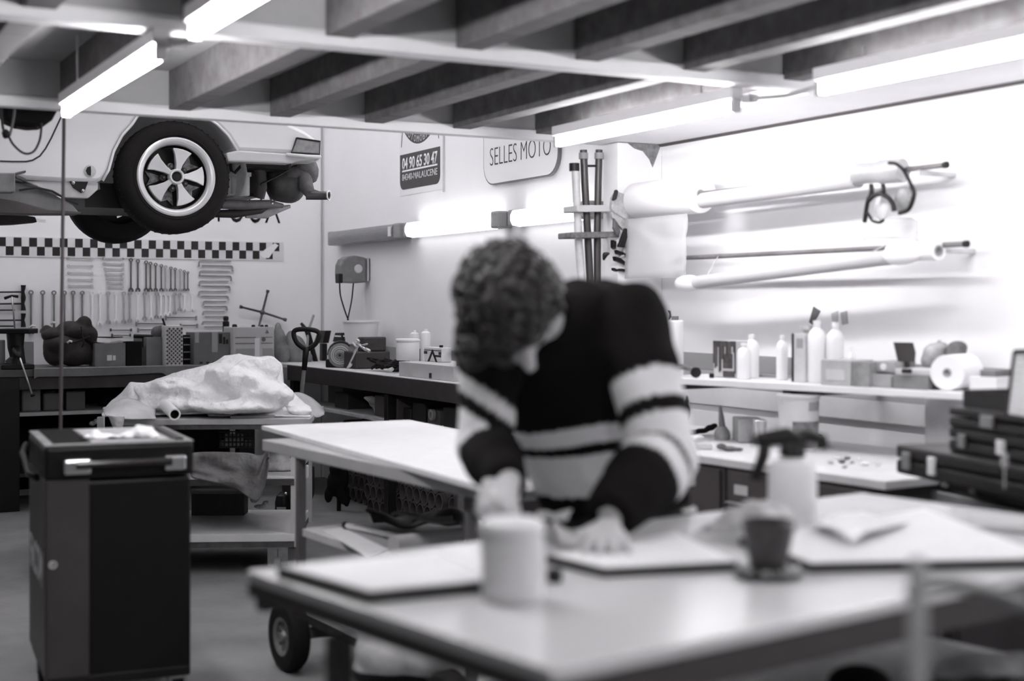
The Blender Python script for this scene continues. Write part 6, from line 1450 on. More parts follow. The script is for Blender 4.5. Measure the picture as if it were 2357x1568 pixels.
# jumper
bm = B()
loft(bm, torso_secs(1.0))
arm(bm, SH_L, EL_L, WR_L, [.092, .086, .082, .082, .082, .088, .086, .058], 18)
arm(bm, SH_R, EL_R, WR_R, [.088, .080, .072, .070, .072, .074, .070, .048], 18)
tube(bm, [NB + (HC - NB) * 0.50, NB + (HC - NB) * 0.25, NB, NB - (HC - NB) * 0.2], [0.070, 0.082, 0.098, 0.10], 18)
ball(bm, Q(1400, 705, 3.42), (0.09, 0.09, 0.07))
me = fuse(bm, 0.008, 10)
# soft knitted folds
for v in me.vertices:
    p = v.co; n3 = v.normal
    v.co += n3 * (0.012 * nz(p * 6) + 0.006 * nz(p * 15 + V((3, 3, 3))))
DK, LT = 0.008, 0.80
def seg_t(p, a, b):
    ab = b - a; t_ = max(0, min(1, (p - a).dot(ab) / ab.dot(ab))); return t_, (p - (a + ab * t_)).length
def pick(x, stops):
    for lim, val in stops:
        if x < lim: return val
    return stops[-1][1]
col = me.color_attributes.new('knit', 'FLOAT_COLOR', 'POINT')
spine = [Q(a, b, d) for a, b, d, _, _ in torso]
for i, v in enumerate(me.vertices):
    p = v.co; best = None
    for s, e, w, side in ((SH_L, EL_L, WR_L, 'L'), (SH_R, EL_R, WR_R, 'R')):
        t1, d1 = seg_t(p, s, e); t2, d2 = seg_t(p, e, w)
        for tt, dd, kind in ((t1, d1 - .082, 'u'), (t2, d2 - .080, 'f')):
            if best is None or dd < best[0]: best = (dd, tt, kind, side)
    td = 9
    for k, (a, b) in enumerate(zip(spine, spine[1:])):
        tt, dd = seg_t(p, a, b)
        q_ = p - (a + (b - a) * tt); ex = math.hypot(q_.dot(RV) / 0.20, math.hypot(q_.dot(DV), q_.z) / 0.14)
        dd2 = (ex - 1) * 0.14
        td = min(td, dd2)
    wob = 0.012 * nz(p * 5)
    if best[0] < td:
        tt, kind, side = best[1], best[2], best[3]
        if side == 'L':
            g = pick(tt + wob, ((0.46, DK), (0.66, LT), (0.77, DK), (2, LT))) if kind == 'u' else pick(tt + wob, ((0.10, LT), (0.17, DK), (0.36, LT), (2, DK)))
        else:
            g = pick(tt + wob - 2.6 * (p - SH_R.lerp(EL_R, tt)).dot(RV) if kind == 'u' else tt, ((0.44, DK), (0.60, LT), (0.76, DK), (5, LT))) if kind == 'u' else pick(tt + wob, ((0.05, LT), (2, DK)))
    else:
        z = p.z + wob - 0.10 * (p - HIP).dot(RV) - 0.012
        g = pick(z, ((0.945, DK), (1.052, LT), (1.078, DK), (1.122, LT), (9, DK)))
    c3 = tint(g); col.data[i].color = c3
mj = bpy.data.materials.new('jumper_knit'); mj.use_nodes = True; nt = mj.node_tree; b_ = nt.nodes['Principled BSDF']; b_.inputs['Roughness'].default_value = 0.95; b_.inputs['Specular IOR Level'].default_value = 0.1
at = nt.nodes.new('ShaderNodeAttribute'); at.attribute_name = 'knit'; nt.links.new(at.outputs['Color'], b_.inputs['Base Color'])
nn = nt.nodes.new('ShaderNodeTexNoise'); nn.inputs['Scale'].default_value = 160; bp = nt.nodes.new('ShaderNodeBump'); bp.inputs['Strength'].default_value = 0.5; bp.inputs['Distance'].default_value = 0.004
nt.links.new(nn.outputs['Fac'], bp.inputs['Height']); nt.links.new(bp.outputs['Normal'], b_.inputs['Normal'])
obj('jumper', me, mj, man, smooth=True, label='dark jumper with white body and thin dark stripes')
# trousers and shoes
bm = B(); loft(bm, [(HIP + V((0, 0, 0.06)), RV, DV, .172, .122), (HIP + V((0, 0, 0.0)), RV, DV, .195, .135), (HIP - V((0, 0, 0.10)), RV, DV, .195, .125)])
for h_, f2 in ((hipL, ftL), (hipR, ftR)):
    kn = h_.lerp(f2, 0.5) - DV * 0.04
    tube(bm, [h_, h_.lerp(kn, .4), kn, kn.lerp(f2, .5), f2 + V((0, 0, 0.02))], [.108, .098, .078, .070, .062], 16)
obj('trousers', fuse(bm, 0.012, 3), mat('trouser_black', 0.010, 0.9, bump=0.4), man, smooth=True)
for f2 in (ftL, ftR):
    bm = B()
    for k in range(6):
        u_ = k / 5; ball(bm, (0, 0, 0), 1, M=Matrix.Translation(V((f2.x, f2.y, 0.045)) + DV * (0.06 - 0.24 * u_)) @ Matrix.Rotation(-YAW, 4, 'Z') @ Matrix.Diagonal((0.048, 0.055, 0.044 if u_ < 0.5 else 0.036, 1)))
    obj('shoe', low(fuse(bm, 0.010, 2), 0.0), M_black, man, smooth=True)
# hair: scalp cap and curls
bm = B()
ball(bm, (0, 0, 0), 1, M=HM @ Matrix.Translation((0, -0.022, 0.040)) @ Matrix.Diagonal((0.090, 0.104, 0.092, 1)), u=28, v=18)
cap = obj('hair', bm, mat('hair_cap', 0.012, 0.9), man, smooth=True)
bm = B(); hr = random.Random(3)
for i in range(600):
    a = hr.uniform(0, 2 * PI); ct = hr.uniform(-0.50, 1.0); st_ = math.sqrt(1 - ct * ct)
    dv = V((st_ * math.cos(a), st_ * math.sin(a), ct))
    if dv.y > 0.60 and dv.z < 0.22 and dv.x * (1 if rt_.dot(RV) > 0 else -1) > -0.45: continue
    if dv.z < -0.1 and dv.y > 0.35: continue
    base = V((0, -0.022, 0.040)) + V((dv.x * 0.091, dv.y * 0.104, dv.z * 0.091))
    nn_ = dv.normalized(); t1 = nn_.cross(V((hr.uniform(-1, 1), hr.uniform(-1, 1), hr.uniform(-1, 1)))).normalized(); t2 = nn_.cross(t1)
    rr = hr.uniform(0.009, 0.017); ln = hr.uniform(0.012, 0.038); turns = hr.uniform(1.2, 2.2); ph = hr.uniform(0, 6)
    lean = (t1 * hr.uniform(-0.5, 0.5) + t2 * hr.uniform(-0.5, 0.5))
    pts = []
    for k in range(15):
        u_ = k / 14; an = ph + u_ * turns * 2 * PI
        pts.append(HM @ (base + (nn_ + lean * u_) * (u_ * ln) + (t1 * math.cos(an) + t2 * math.sin(an)) * rr * (0.6 + 0.5 * u_)))
    tube(bm, pts, [0.0055] * 12 + [0.0048, 0.0035, 0.0015], 5)
for i in range(110):                  # locks falling over the forehead on the far cheek side
    c = Q(hr.uniform(1062, 1185), hr.uniform(740, 822), hr.uniform(3.04, 3.14)); t1 = V((hr.uniform(-1, 1), hr.uniform(-1, 1), hr.uniform(-1, 1))).normalized(); t2 = t1.orthogonal().normalized(); t3 = t1.cross(t2)
    if (Q(1178, 728, 3.10) - c).length > 0.145: continue
    pts = [c + t1 * (k / 14 * 0.035) + (t2 * math.cos(k * 0.9) + t3 * math.sin(k * 0.9)) * 0.012 for k in range(15)]
    tube(bm, pts, [0.0055] * 12 + [0.0048, 0.0035, 0.0015], 5)
obj('curls', bm, mat('hair_curl', 0.022, 0.45, var=0.8, scale=16, spec=0.6), cap, smooth=True)
# tool in the fist
t = thing('marking_tool', 'slim pale tool held upright in the man\'s fist', 'tool', Q(1166, 1225, 2.93))
a, b = Q(1164, 1150, 2.92), Q(1168, 1222, 2.90)
bm = B(); tube(bm, [a, a.lerp(b, 0.6)], 0.006, 10); obj('grip', bm, M_lgrey, t, smooth=True)
bm = B(); tube(bm, [a.lerp(b, 0.6), V((b.x, b.y, FZ + 0.002))], [0.004, 0.002], 8); obj('needle', bm, M_steel, t, smooth=True)
# ================================================================ right-hand wall, near part
# ---- standing tubes held in brackets at the column
def col_pt(px, py, d=7.05): return P(px, py, d)
t = thing('tube_bracket', 'pale upper bracket sticking out from the column around the tubes', 'bracket', (3.83, YB2 - 0.05, col_pt(1360, 480).z))
M_br = mat('bracket_pale', 0.50, 0.6); M_br2 = mat('bracket_dark', 0.14, 0.6, var=0.5, scale=30)
def barx(py0, py1, pxl, h, m, label):
    y = YB2 - 0.05; a = onY(pxl, py0, y); b = onY(1408, py1, y)
    t = thing('tube_bracket', label, 'bracket', (3.82, y, b.z), 0, None)
    for yy in (y - 0.055, y + 0.055):
        bm = B(); beam(bm, (a.x, yy, a.z), (3.829, yy, b.z), 0.022, h); obj('rail', bm, m, t, bevel=0.004)
    bm = B(); beam(bm, (a.x, y - 0.07, a.z), (a.x, y + 0.07, a.z), 0.022, h); obj('end_stop', bm, m, t, bevel=0.006)
barx(482, 481, 1316, 0.034, M_br, 'pale upper bracket sticking out from the column around the tubes')
bpy.data.objects.remove(t)
barx(543, 541, 1304, 0.030, M_br2, 'dark lower bracket sticking out from the column around the tubes')
yy = YB2 - 0.05
def upright(name, pts, r, m, label, cat, capm=None, cap=None):
    q = [onY(p[0], p[1], yy) for p in pts]
    t = thing(name, label, cat, V((q[-1].x, q[-1].y, 0)))
    fl_ = q[-1] + (q[-1] - q[-2]) * ((q[-1].z) / max(1e-3, (q[-2].z - q[-1].z))); fl_.z = 0.0
    fl_.x = q[-1].x + (q[-1].x - q[-2].x) * 0.8
    bm = B(); tube(bm, q + [fl_], r, 14); obj('tube_body', bm, m, t, smooth='auto')
    if cap:
        bm = B(); a, b = (onY(cap[0], cap[1], yy), onY(cap[0] , cap[2], yy)); tube(bm, [a, b], cap[3], 14); obj('cap', bm, capm, t, smooth='auto')
    return t
M_dt = mat('dark_tube', 0.035, 0.35, var=0.5, scale=6, stretch=(8, 8, 0.5))
upright('storage_tube', ((1343, 345), (1346, 420), (1352, 530), (1358, 640)), 0.0185, M_dt, 'dark tube standing at the column, second from the sign', 'tube', M_grey, (1343, 352, 366, 0.024))
upright('storage_tube', ((1379, 345), (1377, 420), (1375, 530), (1375, 640)), 0.0185, M_dt, 'dark tube standing nearest the column', 'tube', M_grey, (1379, 352, 366, 0.024))
t = upright('storage_tube', ((1324, 380), (1328, 470), (1332, 560), (1338, 640)), 0.020, mat('clear_tube', 0.55, 0.3, var=0.2, scale=10), 'pale clear tube with a dark cap, standing nearest the saddle sign', 'tube', M_black, (1322, 376, 394, 0.026))
bm = B(); tube(bm, [onY(1352, 382, yy), onY(1372, 382, yy)], 0.006, 6); tag(obj('tube_tie', bm, M_black), 'short dark tie between the two dark tubes', 'tie')
# ---- wrapped things hanging on the column
d = 6.92
t = thing('hanging_wrap', 'creased plastic wrap hanging on the column beside the tubes', 'plastic wrap', P(1435, 560, d))
M_wr = mat('wrap_grey', 0.42, 0.3, var=0.5, scale=12, bump=0.8, bscale=25)
bm = B(); pl = [(1408, 480), (1410, 455), (1420, 440), (1440, 447), (1466, 460), (1466, 520), (1450, 512), (1432, 500), (1415, 490)]
def colprism(pts, dy, th): return [(onY(p, q, YB2 - 0.10 - dy).x, onY(p, q, YB2 - 0.10 - dy).z) for p, q in pts]
def colplate(name, pts, m, dy=0.04, th=0.03, parent=None, bevel=0.008):
    bm = B(); plate(bm, colprism(pts, dy, th), frame((0, YB2 - 0.10 - dy + th, 0), (1, 0, 0), (0, 0, 1), (0, -1, 0)), th); return obj(name, bm, m, parent, bevel=bevel)
colplate('hood', pl, M_wr, parent=t)
colplate('fold', [(1408, 486), (1428, 496), (1450, 510), (1464, 520), (1455, 560), (1440, 590), (1428, 596), (1442, 560), (1438, 530), (1418, 512), (1410, 500)], M_wr, 0.03, 0.025, t)
colplate('edge_fold', [(1414, 500), (1424, 515), (1430, 535), (1422, 545), (1412, 525)], mat('wrap_dark', 0.10, 0.4), 0.035, 0.02, t)
colplate('dark_fold', [(1440, 525), (1452, 530), (1444, 548), (1438, 570), (1424, 568)], M_black, 0.06, 0.02, t, 0.003)
colplate('tip', [(1412, 460), (1418, 438), (1420, 436), (1424, 440), (1420, 458), (1414, 462)], M_dark, 0.06, 0.02, t, 0.003)
for i, pts in enumerate((((1412, 552), (1420, 556), (1418, 575), (1412, 570)), ((1420, 575), (1448, 585), (1449, 592), (1422, 584)), ((1416, 590), (1430, 594), (1446, 608), (1447, 612), (1434, 606), (1418, 600)), ((1428, 618), (1446, 620), (1446, 626), (1428, 624)), ((1414, 616), (1422, 620), (1422, 626), (1414, 622)))):
    o = colplate('hanging_clip', pts, M_black, 0.03, 0.03, None, 0.003); tag(o, 'small black clip hanging on the column below the plastic wrap', 'clip', 'black clips on the column')
me = blob([(1392, 588, 6, 8), (1398, 584, 6, 4), (1390, 595, 4, 6)], 6.98, 0.006); tag(obj('mount_screw', me, M_black, smooth=True), 'black thumb screw between tubes and clips on the column', 'screw')

# ---- two horizontal poles with rolls
XP_ = 3.93
def pole(name, pa, pb, r, m): 
    bm = B(); tube(bm, [onX(pa[0], pa[1], XP_), onX(pb[0], pb[1], XP_)], r, 12); return bm
def roll(name, pxl, pxr, pyl, pyr, hl, m, x=XP_, core=True, label='', cat='roll', group=None):
    a = onX(pxl, pyl, x); b = onX(pxr, pyr, x); 
    k = (a.x * s_ + a.y * c_) / FPX; r = hl / 2 * k; z = (a.z + b.z) / 2
    t = thing(name, label, cat, ((a.x, (a.y + b.y) / 2, z)), 0, group)
    L = a.y - b.y
    bm = B(); T = frame((x, a.y, z), (1, 0, 0), (0, 0, 1), (0, -1, 0)); lathe(bm, [(0.02, 0), (r * 0.98, 0), (r, 0.004), (r, L - 0.004), (r * 0.98, L), (0.02, L)], 32, T, closed=True); obj('wound_film', bm, m, t, smooth='auto')
    bm = B(); lathe(bm, [(0.013, -0.004), (0.021, -0.004), (0.021, L + 0.004), (0.013, L + 0.004)], 20, T, closed=True); obj('core', bm, M_grey, t, smooth='auto')
    return t, r, L, z
def zat(py, px, x=XP_): return onX(px, py, x).z
z1 = onX(2165, 381, XP_).z; z2 = onX(2215, 562, XP_).z
yl1, yr1 = onX(1450, 460, XP_).y, onX(2175, 380, XP_).y
yl2, yr2 = onX(1480, 600, XP_).y, onX(2222, 562, XP_).y
t = thing('wall_pole', 'upper pole on the right wall, threaded through a fat white roll', 'pole', (XP_, (yl1 + yr1) / 2, z1))
bm = B(); cyl(bm, (XP_, min(yl1, 5.98), z1), (XP_, yr1, z1), 0.011, 14); obj('rod', bm, mat('pole_grey', 0.16, 0.5, var=0.4, scale=5), t, smooth='auto')
bm = B(); cyl(bm, (XP_, yr1 + 0.004, z1), (XP_, yr1 - 0.012, z1), 0.0135, 14); obj('end_plug', bm, M_black, t, smooth='auto')
for y in (yr1 + 0.12, min(yl1, 5.98) - 0.10):
    bm = B(); box2(bm, (XP_ - 0.02, y - 0.01, z1 - 0.03), (XW - 0.001, y + 0.01, z1 - 0.011)); obj('wall_arm', bm, M_lgrey, t, bevel=0.002)
t = thing('wall_pole', 'lower pole on the right wall, carrying the small rolls', 'pole', (XP_, (yl2 + yr2) / 2, z2))
bm = B(); cyl(bm, (XP_, min(yl2, 5.98), z2), (XP_, yr2, z2), 0.011, 14); obj('rod', bm, mat('pole_grey', 0.16), t, smooth='auto')
bm = B(); cyl(bm, (XP_, yr2 + 0.004, z2), (XP_, yr2 - 0.012, z2), 0.0135, 14); obj('end_plug', bm, M_black, t, smooth='auto')
for y in (yr2 + 0.12, min(yl2, 5.98) - 0.10):
    bm = B(); box2(bm, (XP_ - 0.02, y - 0.01, z2 - 0.03), (XW - 0.001, y + 0.01, z2 - 0.011)); obj('wall_arm', bm, M_lgrey, t, bevel=0.002)
M_rollw = mat('roll_white', 0.88, 0.35)
zz = onX(1540, 456, XP_).z
roll('film_roll', 1466, 1612, 458, 452, 84, M_rollw, label='fat white roll of film at the column end of the upper pole')
roll('film_roll', 1496, 1560, 604, 601, 32, M_rollw, label='small white roll at the column end of the lower pole')
roll('film_roll', 2052, 2160, 582, 577, 44, M_rollw, x=3.90, label='white roll at the near end of the lower pole')
# long paper roll parallel under the upper pole
t = thing('long_roll', 'long pale grey roll under the upper pole, joining the fat roll to the shiny one', 'roll', onX(1800, 430, 3.88))
a, b = onX(1618, 462, 3.88), onX(1975, 413, 3.88); zm = (a.z + b.z) / 2
bm = B(); cyl(bm, (3.88, a.y, a.z), (3.88, b.y, b.z), 0.036, 24); obj('wound_paper', bm, mat('long_roll', 0.50, 0.5), t, smooth='auto')
# translucent drop of film from the fat roll
bm = B(); ya, yb = onX(1470, 500, XP_).y, onX(1612, 500, XP_).y
za, zb = onX(1540, 500, XP_).z, onX(1540, 640, XP_).z
g = []
for i in range(15):
    y = ya + (yb - ya) * i / 14; g.append([bm.verts.new((XP_ - 0.08 + 0.012 * nz((y * 8, j * 0.7, 2)), y, za + (zb - za) * j / 8)) for j in range(9)])
for a, b in zip(g, g[1:]):
    for j in range(8): bm.faces.new((a[j], b[j], b[j + 1], a[j + 1]))
ob = tag(obj('film_drop', bm, mat('film_clear', 0.78, 0.25, alpha=0.45, bump=0.4, bscale=8), smooth=True), 'clear film hanging down from the fat white roll', 'film'); ob.modifiers.new('s', 'SOLIDIFY').thickness = 0.001
# sloping tube beneath the lower pole
a, b = onX(1590, 652, 3.86), onX(2052, 592, 3.86)
bm = B(); cyl(bm, a, b, 0.030, 20); t = thing('sloping_tube', 'pale tube slanting beneath the lower pole', 'tube', (a + b) / 2); obj('tube_body', bm, mat('slope_tube', 0.52, 0.6), t, smooth='auto')
for q, r in ((a + V((0, 0.02, 0)), 0.04), (b - V((0, 0.05, -0.005)), 0.038)):
    bm = B(); ball(bm, q, (0.04, 0.10, r)); obj('wrapped_end', bm, M_rollw, t, smooth=True)
bm = B()
for q in (a.lerp(b, 0.1), a.lerp(b, 0.92)): tube(bm, [q + V((0.0, 0, 0.03)), V((XP_, q.y, z2 + 0.012))], 0.003, 6)
obj('hanging_loop', bm, M_lgrey, t)
# shiny wrapped bobbin and black rubber hose at the near end of the upper pole
t = thing('bobbin', 'grey bobbin with a turned end at the near end of the upper pole', 'bobbin', onX(2020, 395, 3.86))
a, b = onX(1972, 398, 3.86), onX(2060, 398, 3.86); z = a.z * 0.5 + b.z * 0.5
T = frame((3.86, a.y, a.z - 0.004), V((1, 0.25, 0)).normalized(), (0, 0, 1), V((0.25, -1, 0)).normalized())
bm = B(); L = (a - b).length; lathe(bm, [(0, -0.01), (0.040, -0.01), (0.044, 0.0), (0.044, 0.03), (0.042, 0.04), (0.042, L * 0.5), (0.048, L * 0.52), (0.048, L * 0.98), (0.044, L), (0, L)], 30, T); obj('spool', bm, mat('spool_grey', 0.46, 0.4, var=0.15), t, smooth='auto')
bm = B(); lathe(bm, [(0, L + 0.006), (0.008, L + 0.006), (0.008, L + 0.0), (0, L)], 12, T); obj('centre_hole', bm, M_black, t)
t = thing('looped_hose', 'black rubber trim looping and hanging from the bobbin', 'rubber trim', onX(2050, 470, 3.82))
x = 3.80
def hz(pts, r, nm='loop'):
    bm = B(); tube(bm, smoothpath([onX(p, q, x) for p, q in pts]), r, 8); obj(nm, bm, M_black, t, smooth=True)
hz(((2046, 375), (2062, 377), (2078, 390), (2090, 410), (2098, 428)), 0.007)
hz(((2005, 424), (2006, 445), (1998, 462), (1993, 490), (1990, 512)), 0.009)
hz(((2032, 424), (2034, 442), (2026, 446), (2012, 450), (2000, 462)), 0.009)
hz(((2026, 444), (2044, 455), (2055, 470), (2058, 486)), 0.010)
hz(((2098, 430), (2104, 445), (2098, 470), (2088, 484), (2070, 490)), 0.009)
hz(((1994, 486), (2002, 498), (2008, 508), (2024, 512), (2034, 506)), 0.006)
bm = B(); c = onX(2078, 462, x + 0.03); ball(bm, c, (0.01, 0.045, 0.05)); obj('grey_pouch', bm, mat('pouch', 0.22, 0.4, var=0.4, scale=15), t, smooth=True)
me_ = B(); ball(me_, onX(2030, 478, x + 0.04), (0.012, 0.04, 0.05)); obj('film_lump', me_, mat('lump_film', 0.74, 0.25, var=0.1), t, smooth=True)
bm = B()
g = []
for i in range(9):
    px = 1985 + 130 * i / 8; g.append([bm.verts.new(onX(px + 4 * nz((i, j, 1)), 500 + j * 10 + (8 if i in (0, 8) else 0), 3.92 + 0.02 * nz((i * .9, j * .9, 4)))) for j in range(6)])
for a, b in zip(g, g[1:]):
    for j in range(5): bm.faces.new((a[j], b[j], b[j + 1], a[j + 1]))
ob = tag(obj('film_scrap', bm, mat('film_clear', 0.78), smooth=True), 'scrap of clear film under the looping black rubber', 'film'); ob.modifiers.new('s', 'SOLIDIFY').thickness = 0.001
# cable end sticking out beyond the column, wall stickers
# tags on the wall
def wallplate(name, pts, g, label, cat, off=0.002, th=0.004, group=None):
    q = [onX(p, q_, XW) for p, q_ in pts]; bm = B(); plate(bm, [(-v.y, v.z) for v in q], frame((XW - off + 0.001, 0, 0), (0, -1, 0), (0, 0, 1), (-1, 0, 0)), th)
    return tag(obj(name, bm, mat('wp_%s_%d' % (name, int(g * 100)), g, 0.6)), label, cat, group)
wallplate('hazard_sticker', ((1864, 742), (1874, 706), (1889, 716), (1872, 748)), 0.10, 'small dark diamond sticker above the tall tin', 'sticker')
wallplate('wall_patch', ((1915, 722), (1930, 716), (1930, 740), (1918, 748)), 0.50, 'faint grey patch on the wall right of the diamond sticker', 'patch')
wallplate('wall_patch', ((1936, 720), (1950, 716), (1953, 745), (1940, 748)), 0.36, 'darker grey patch right of the faint one', 'patch')
wallplate('small_hook', ((1539, 714), (1544, 716), (1546, 730), (1541, 736), (1543, 724)), 0.10, 'tiny dark hook on the wall beside the man\'s shoulder', 'hook')
wallplate('small_tag', ((1548, 728), (1562, 728), (1562, 737), (1548, 737)), 0.25, 'tiny grey tag beside the tiny dark hook', 'tag')

# ---- long shelf on the wall
SZh = None
zs = 1.108
sa, sb = rdq((1500, 867), zs), rdq((2300, 909), zs)
# far-left end sits at the column side, near end by the framed board
us = (sb - sa).normalized(); ns = V((-us.y, us.x, 0)); ns = ns if ns.x > 0 else -ns
t = thing('wall_shelf', 'long pale shelf along the right wall, crowded with bottles and boxes', 'shelf', ((sa + sb) / 2 + V((0, 0, zs))), 0)
sbw = XW - 0.03
def wallhit(p): 
    k = (sbw - p.x) / ns.x if abs(ns.x) > 0.1 else 0.3
    return k
kb = min(0.34, wallhit(sb) - 0.0)
quad = [sa, sb, sb + ns * kb, sa + ns * 0.36]
bm = B(); slab(bm, quad, zs - 0.026, zs); obj('shelf_board', bm, mat('shelf_pale3', 0.74, 0.5, var=0.05), t, bevel=0.003)
for k in (0.05, 0.42, 0.97):
    p = sa.lerp(sb, k) + ns * 0.05; w = wallhit(p)
    bm = B(); beam(bm, V((p.x, p.y, zs - 0.04)), V((XW - 0.024, p.y + (XW - p.x) * 0.0, zs - 0.04)), 0.05, 0.026); obj('bracket', bm, M_dark, t)
bm = B(); 
M_sh = zs + 0.001
def shelf_xy(px, back=0.1):
    """plan point on the shelf at this pixel column, a distance behind its front edge"""
    d0 = V((RV * ((px - CX) / FPX) + DV)); # direction
    a = sa + ns * back
    # solve s: d0*s on line a + us*t
    det = d0.x * (-us.y) - d0.y * (-us.x)
    s = (a.x * (-us.y) - a.y * (-us.x)) / det
    return d0 * s, s
def shelf_box(name, pxl, pxr, pyt, back, dep, m, label, cat, group=None, z=None, body='box_body'):
    (a, da), (b, db) = shelf_xy(pxl, back), shelf_xy(pxr, back); z = z if z else M_sh
    w = (b - a).length; h = H - (pyt - HY) / FPX * (da + db) / 2 - z; c = (a + b) / 2 + ns * dep / 2
    t = thing(name, label, cat, (c.x, c.y, z), math.atan2(us.y, us.x), group); bm = B(); box(bm, (0, 0, h / 2), (w, dep, h)); obj(body, bm, m, t, local=True, bevel=0.003); return t, w, h
def shelf_can(name, px, wpx, pyt, back, m, label, cat, neck=None, cap=None, z=None, prof=None):
    a, d0 = shelf_xy(px, back); r = wpx / 2 / FPX * d0; z = z if z else M_sh; h = H - (pyt - HY) / FPX * d0 - z
    t = thing(name, label, cat, (a.x, a.y, z))
    pr = [(0, 0), (r * 0.95, 0), (r, 0.004)] + ([(r, h * 0.72), (r * 0.8, h * 0.82), (r * 0.35, h * 0.88), (r * 0.35, h * 0.93), (0, h * 0.93)] if neck else [(r, h - 0.003), (r * 0.94, h), (0, h)])
    bm = B(); lathe(bm, pr, 24); obj('bottle_body' if neck else 'can_body', bm, m, t, local=True, smooth='auto')
    if neck: bm = B(); lathe(bm, [(0, h * 0.935), (r * 0.42, h * 0.935), (r * 0.40, h), (0, h)], 16); obj('cap', bm, cap or M_white, t, local=True, smooth='auto')
    return t, r, h
shelf_can('white_drum', 1545, 56, 738, 0.12, M_white, 'broad white drum on the shelf right beside the man\'s shoulder', 'drum')
t, w, h = shelf_box('drip_tin', 1642, 1694, 785, 0.16, 0.12, mat('drip_tin', 0.50, 0.5, var=0.2), 'tin streaked with dark paint drips on the shelf', 'tin')
bm = B(); rr_ = random.Random(5)
for k in range(16):
    x = -w / 2 + w * (k + 0.5) / 16; L = h * rr_.uniform(0.15, 0.9); box(bm, (x, -0.0615, h - L / 2), (w / 16 * rr_.uniform(0.4, 1.0), 0.003, L))
box(bm, (w * 0.2, -0.0615, h * 0.10), (w * 0.5, 0.004, h * 0.16)); box(bm, (w * 0.15, -0.0612, h * 0.45), (w * 0.42, 0.003, h * 0.4))
obj('drips', bm, mat('drip_paint', 0.06, 0.4, var=0.6, scale=30), t, local=True)
shelf_can('clear_bottle', 1712, 32, 790, 0.13, mat('clear_pet', 0.80, 0.12), 'small clear bottle right of the drip-streaked tin', 'bottle', neck=True)
shelf_can('white_bottle', 1730, 34, 770, 0.26, M_white, 'white bottle behind the small clear one', 'bottle', neck=True)
# scissors/tape gun lying left
me = low(blob([(1568, 845, 13, 7), (1585, 848, 10, 6), (1604, 848, 8, 4)], shelf_xy(1580, 0.1)[1], 0.005), M_sh); tag(obj('rotary_tool', me, mat('rot_grey', 0.14, 0.5, var=0.6, scale=20), smooth=True), 'small dark hand tool lying on the shelf by the white drum', 'tool')
a, d0 = shelf_xy(1601, 0.05); bm = B(); lathe(bm, [(0, -0.012), (0.022, -0.012), (0.022, 0.012), (0, 0.012)], 18, frame(V((a.x, a.y, M_sh + 0.0225)), RV, ZV, -DV)); tag(obj('black_roller', bm, M_black, smooth='auto'), 'small black wheel standing in front of the hand tool', 'wheel')
a, d0 = shelf_xy(1638, 0.1); bm = B(); lathe(bm, [(0, 0), (0.010, 0), (0.011, 0.018), (0, 0.02)], 14, Matrix.Translation((a.x, a.y, M_sh))); tag(obj('bottle_top', bm, M_black, smooth='auto'), 'tiny black bottle top left of the drip-streaked tin', 'top')
bm = B(); a = shelf_xy(1740, 0.31)[0]; b = shelf_xy(1826, 0.31)[0]; beam(bm, V((a.x, a.y, M_sh + 0.006)), V((b.x, b.y, M_sh + 0.006)), 0.02, 0.010); tag(obj('steel_rule', bm, M_grey), 'thin grey rule lying at the back of the shelf', 'rule')
t, w, h = shelf_box('tall_tin', 1826, 1852, 768, 0.12, 0.10, mat('tall_tin', 0.55, 0.4, var=0.12), 'tall slim tin with a dark edge on the shelf', 'tin')
bm = B(); box(bm, (-w / 2 - 0.002, -0.045, h / 2), (0.008, 0.016, h)); obj('dark_edge', bm, M_black, t, local=True)
bm = B(); box(bm, (0.004, -0.0512, h * 0.8), (w * 0.55, 0.002, h * 0.2)); obj('printed_label', bm, M_grey, t, local=True)
bm = B(); lathe(bm, [(0, h + 0.001), (0.012, h + 0.001), (0.012, h + 0.012), (0.024, h + 0.014), (0.022, h + 0.034), (0, h + 0.036)], 16); obj('cap', bm, mat('cap_grey', 0.40, 0.5), t, local=True, smooth='auto')
shelf_can('white_jug', 1880, 42, 738, 0.16, M_white, 'tall white jug right of the slim tin', 'jug', neck=True)
shelf_can('white_jug', 1922, 40, 742, 0.18, mat('jug_white2', 0.76, 0.4), 'second white jug, nearer the cardboard boxes', 'jug', neck=True)
shelf_can('white_bottle', 1958, 22, 800, 0.2, M_white, 'slim white bottle behind the cardboard box', 'bottle', neck=True)
shelf_can('white_flask', 1800, 26, 772, 0.2, mat('flask_white', 0.82, 0.3), 'faint white flask between the clear bottle and the slim tin', 'flask', neck=True)
t, w, h = shelf_box('open_carton', 1889, 1958, 829, 0.03, 0.15, mat('carton_s', 0.40, 0.8, var=0.2), 'cardboard box with a pale label on the shelf', 'carton')
bm = B(); box(bm, (0.0, -0.0765, h * 0.42), (w * 0.62, 0.002, h * 0.42)); obj('paper_label', bm, M_lgrey, t, local=True)
shelf_box('small_carton', 1961, 2000, 833, 0.03, 0.14, mat('carton_s2', 0.24, 0.8, var=0.4, scale=14), 'darker small box next to the labelled cardboard box', 'carton')
shelf_box('flat_carton', 2003, 2052, 862, 0.05, 0.14, mat('carton_s3', 0.30, 0.8, var=0.2), 'low box right of the darker small box', 'carton')
t, w, h = shelf_box('parts_tray', 2054, 2136, 865, 0.04, 0.16, mat('tray_mid', 0.18, 0.6, var=0.2), 'dark low tray of parts below the leaning black plate', 'tray')
zt = M_sh + h + 0.001
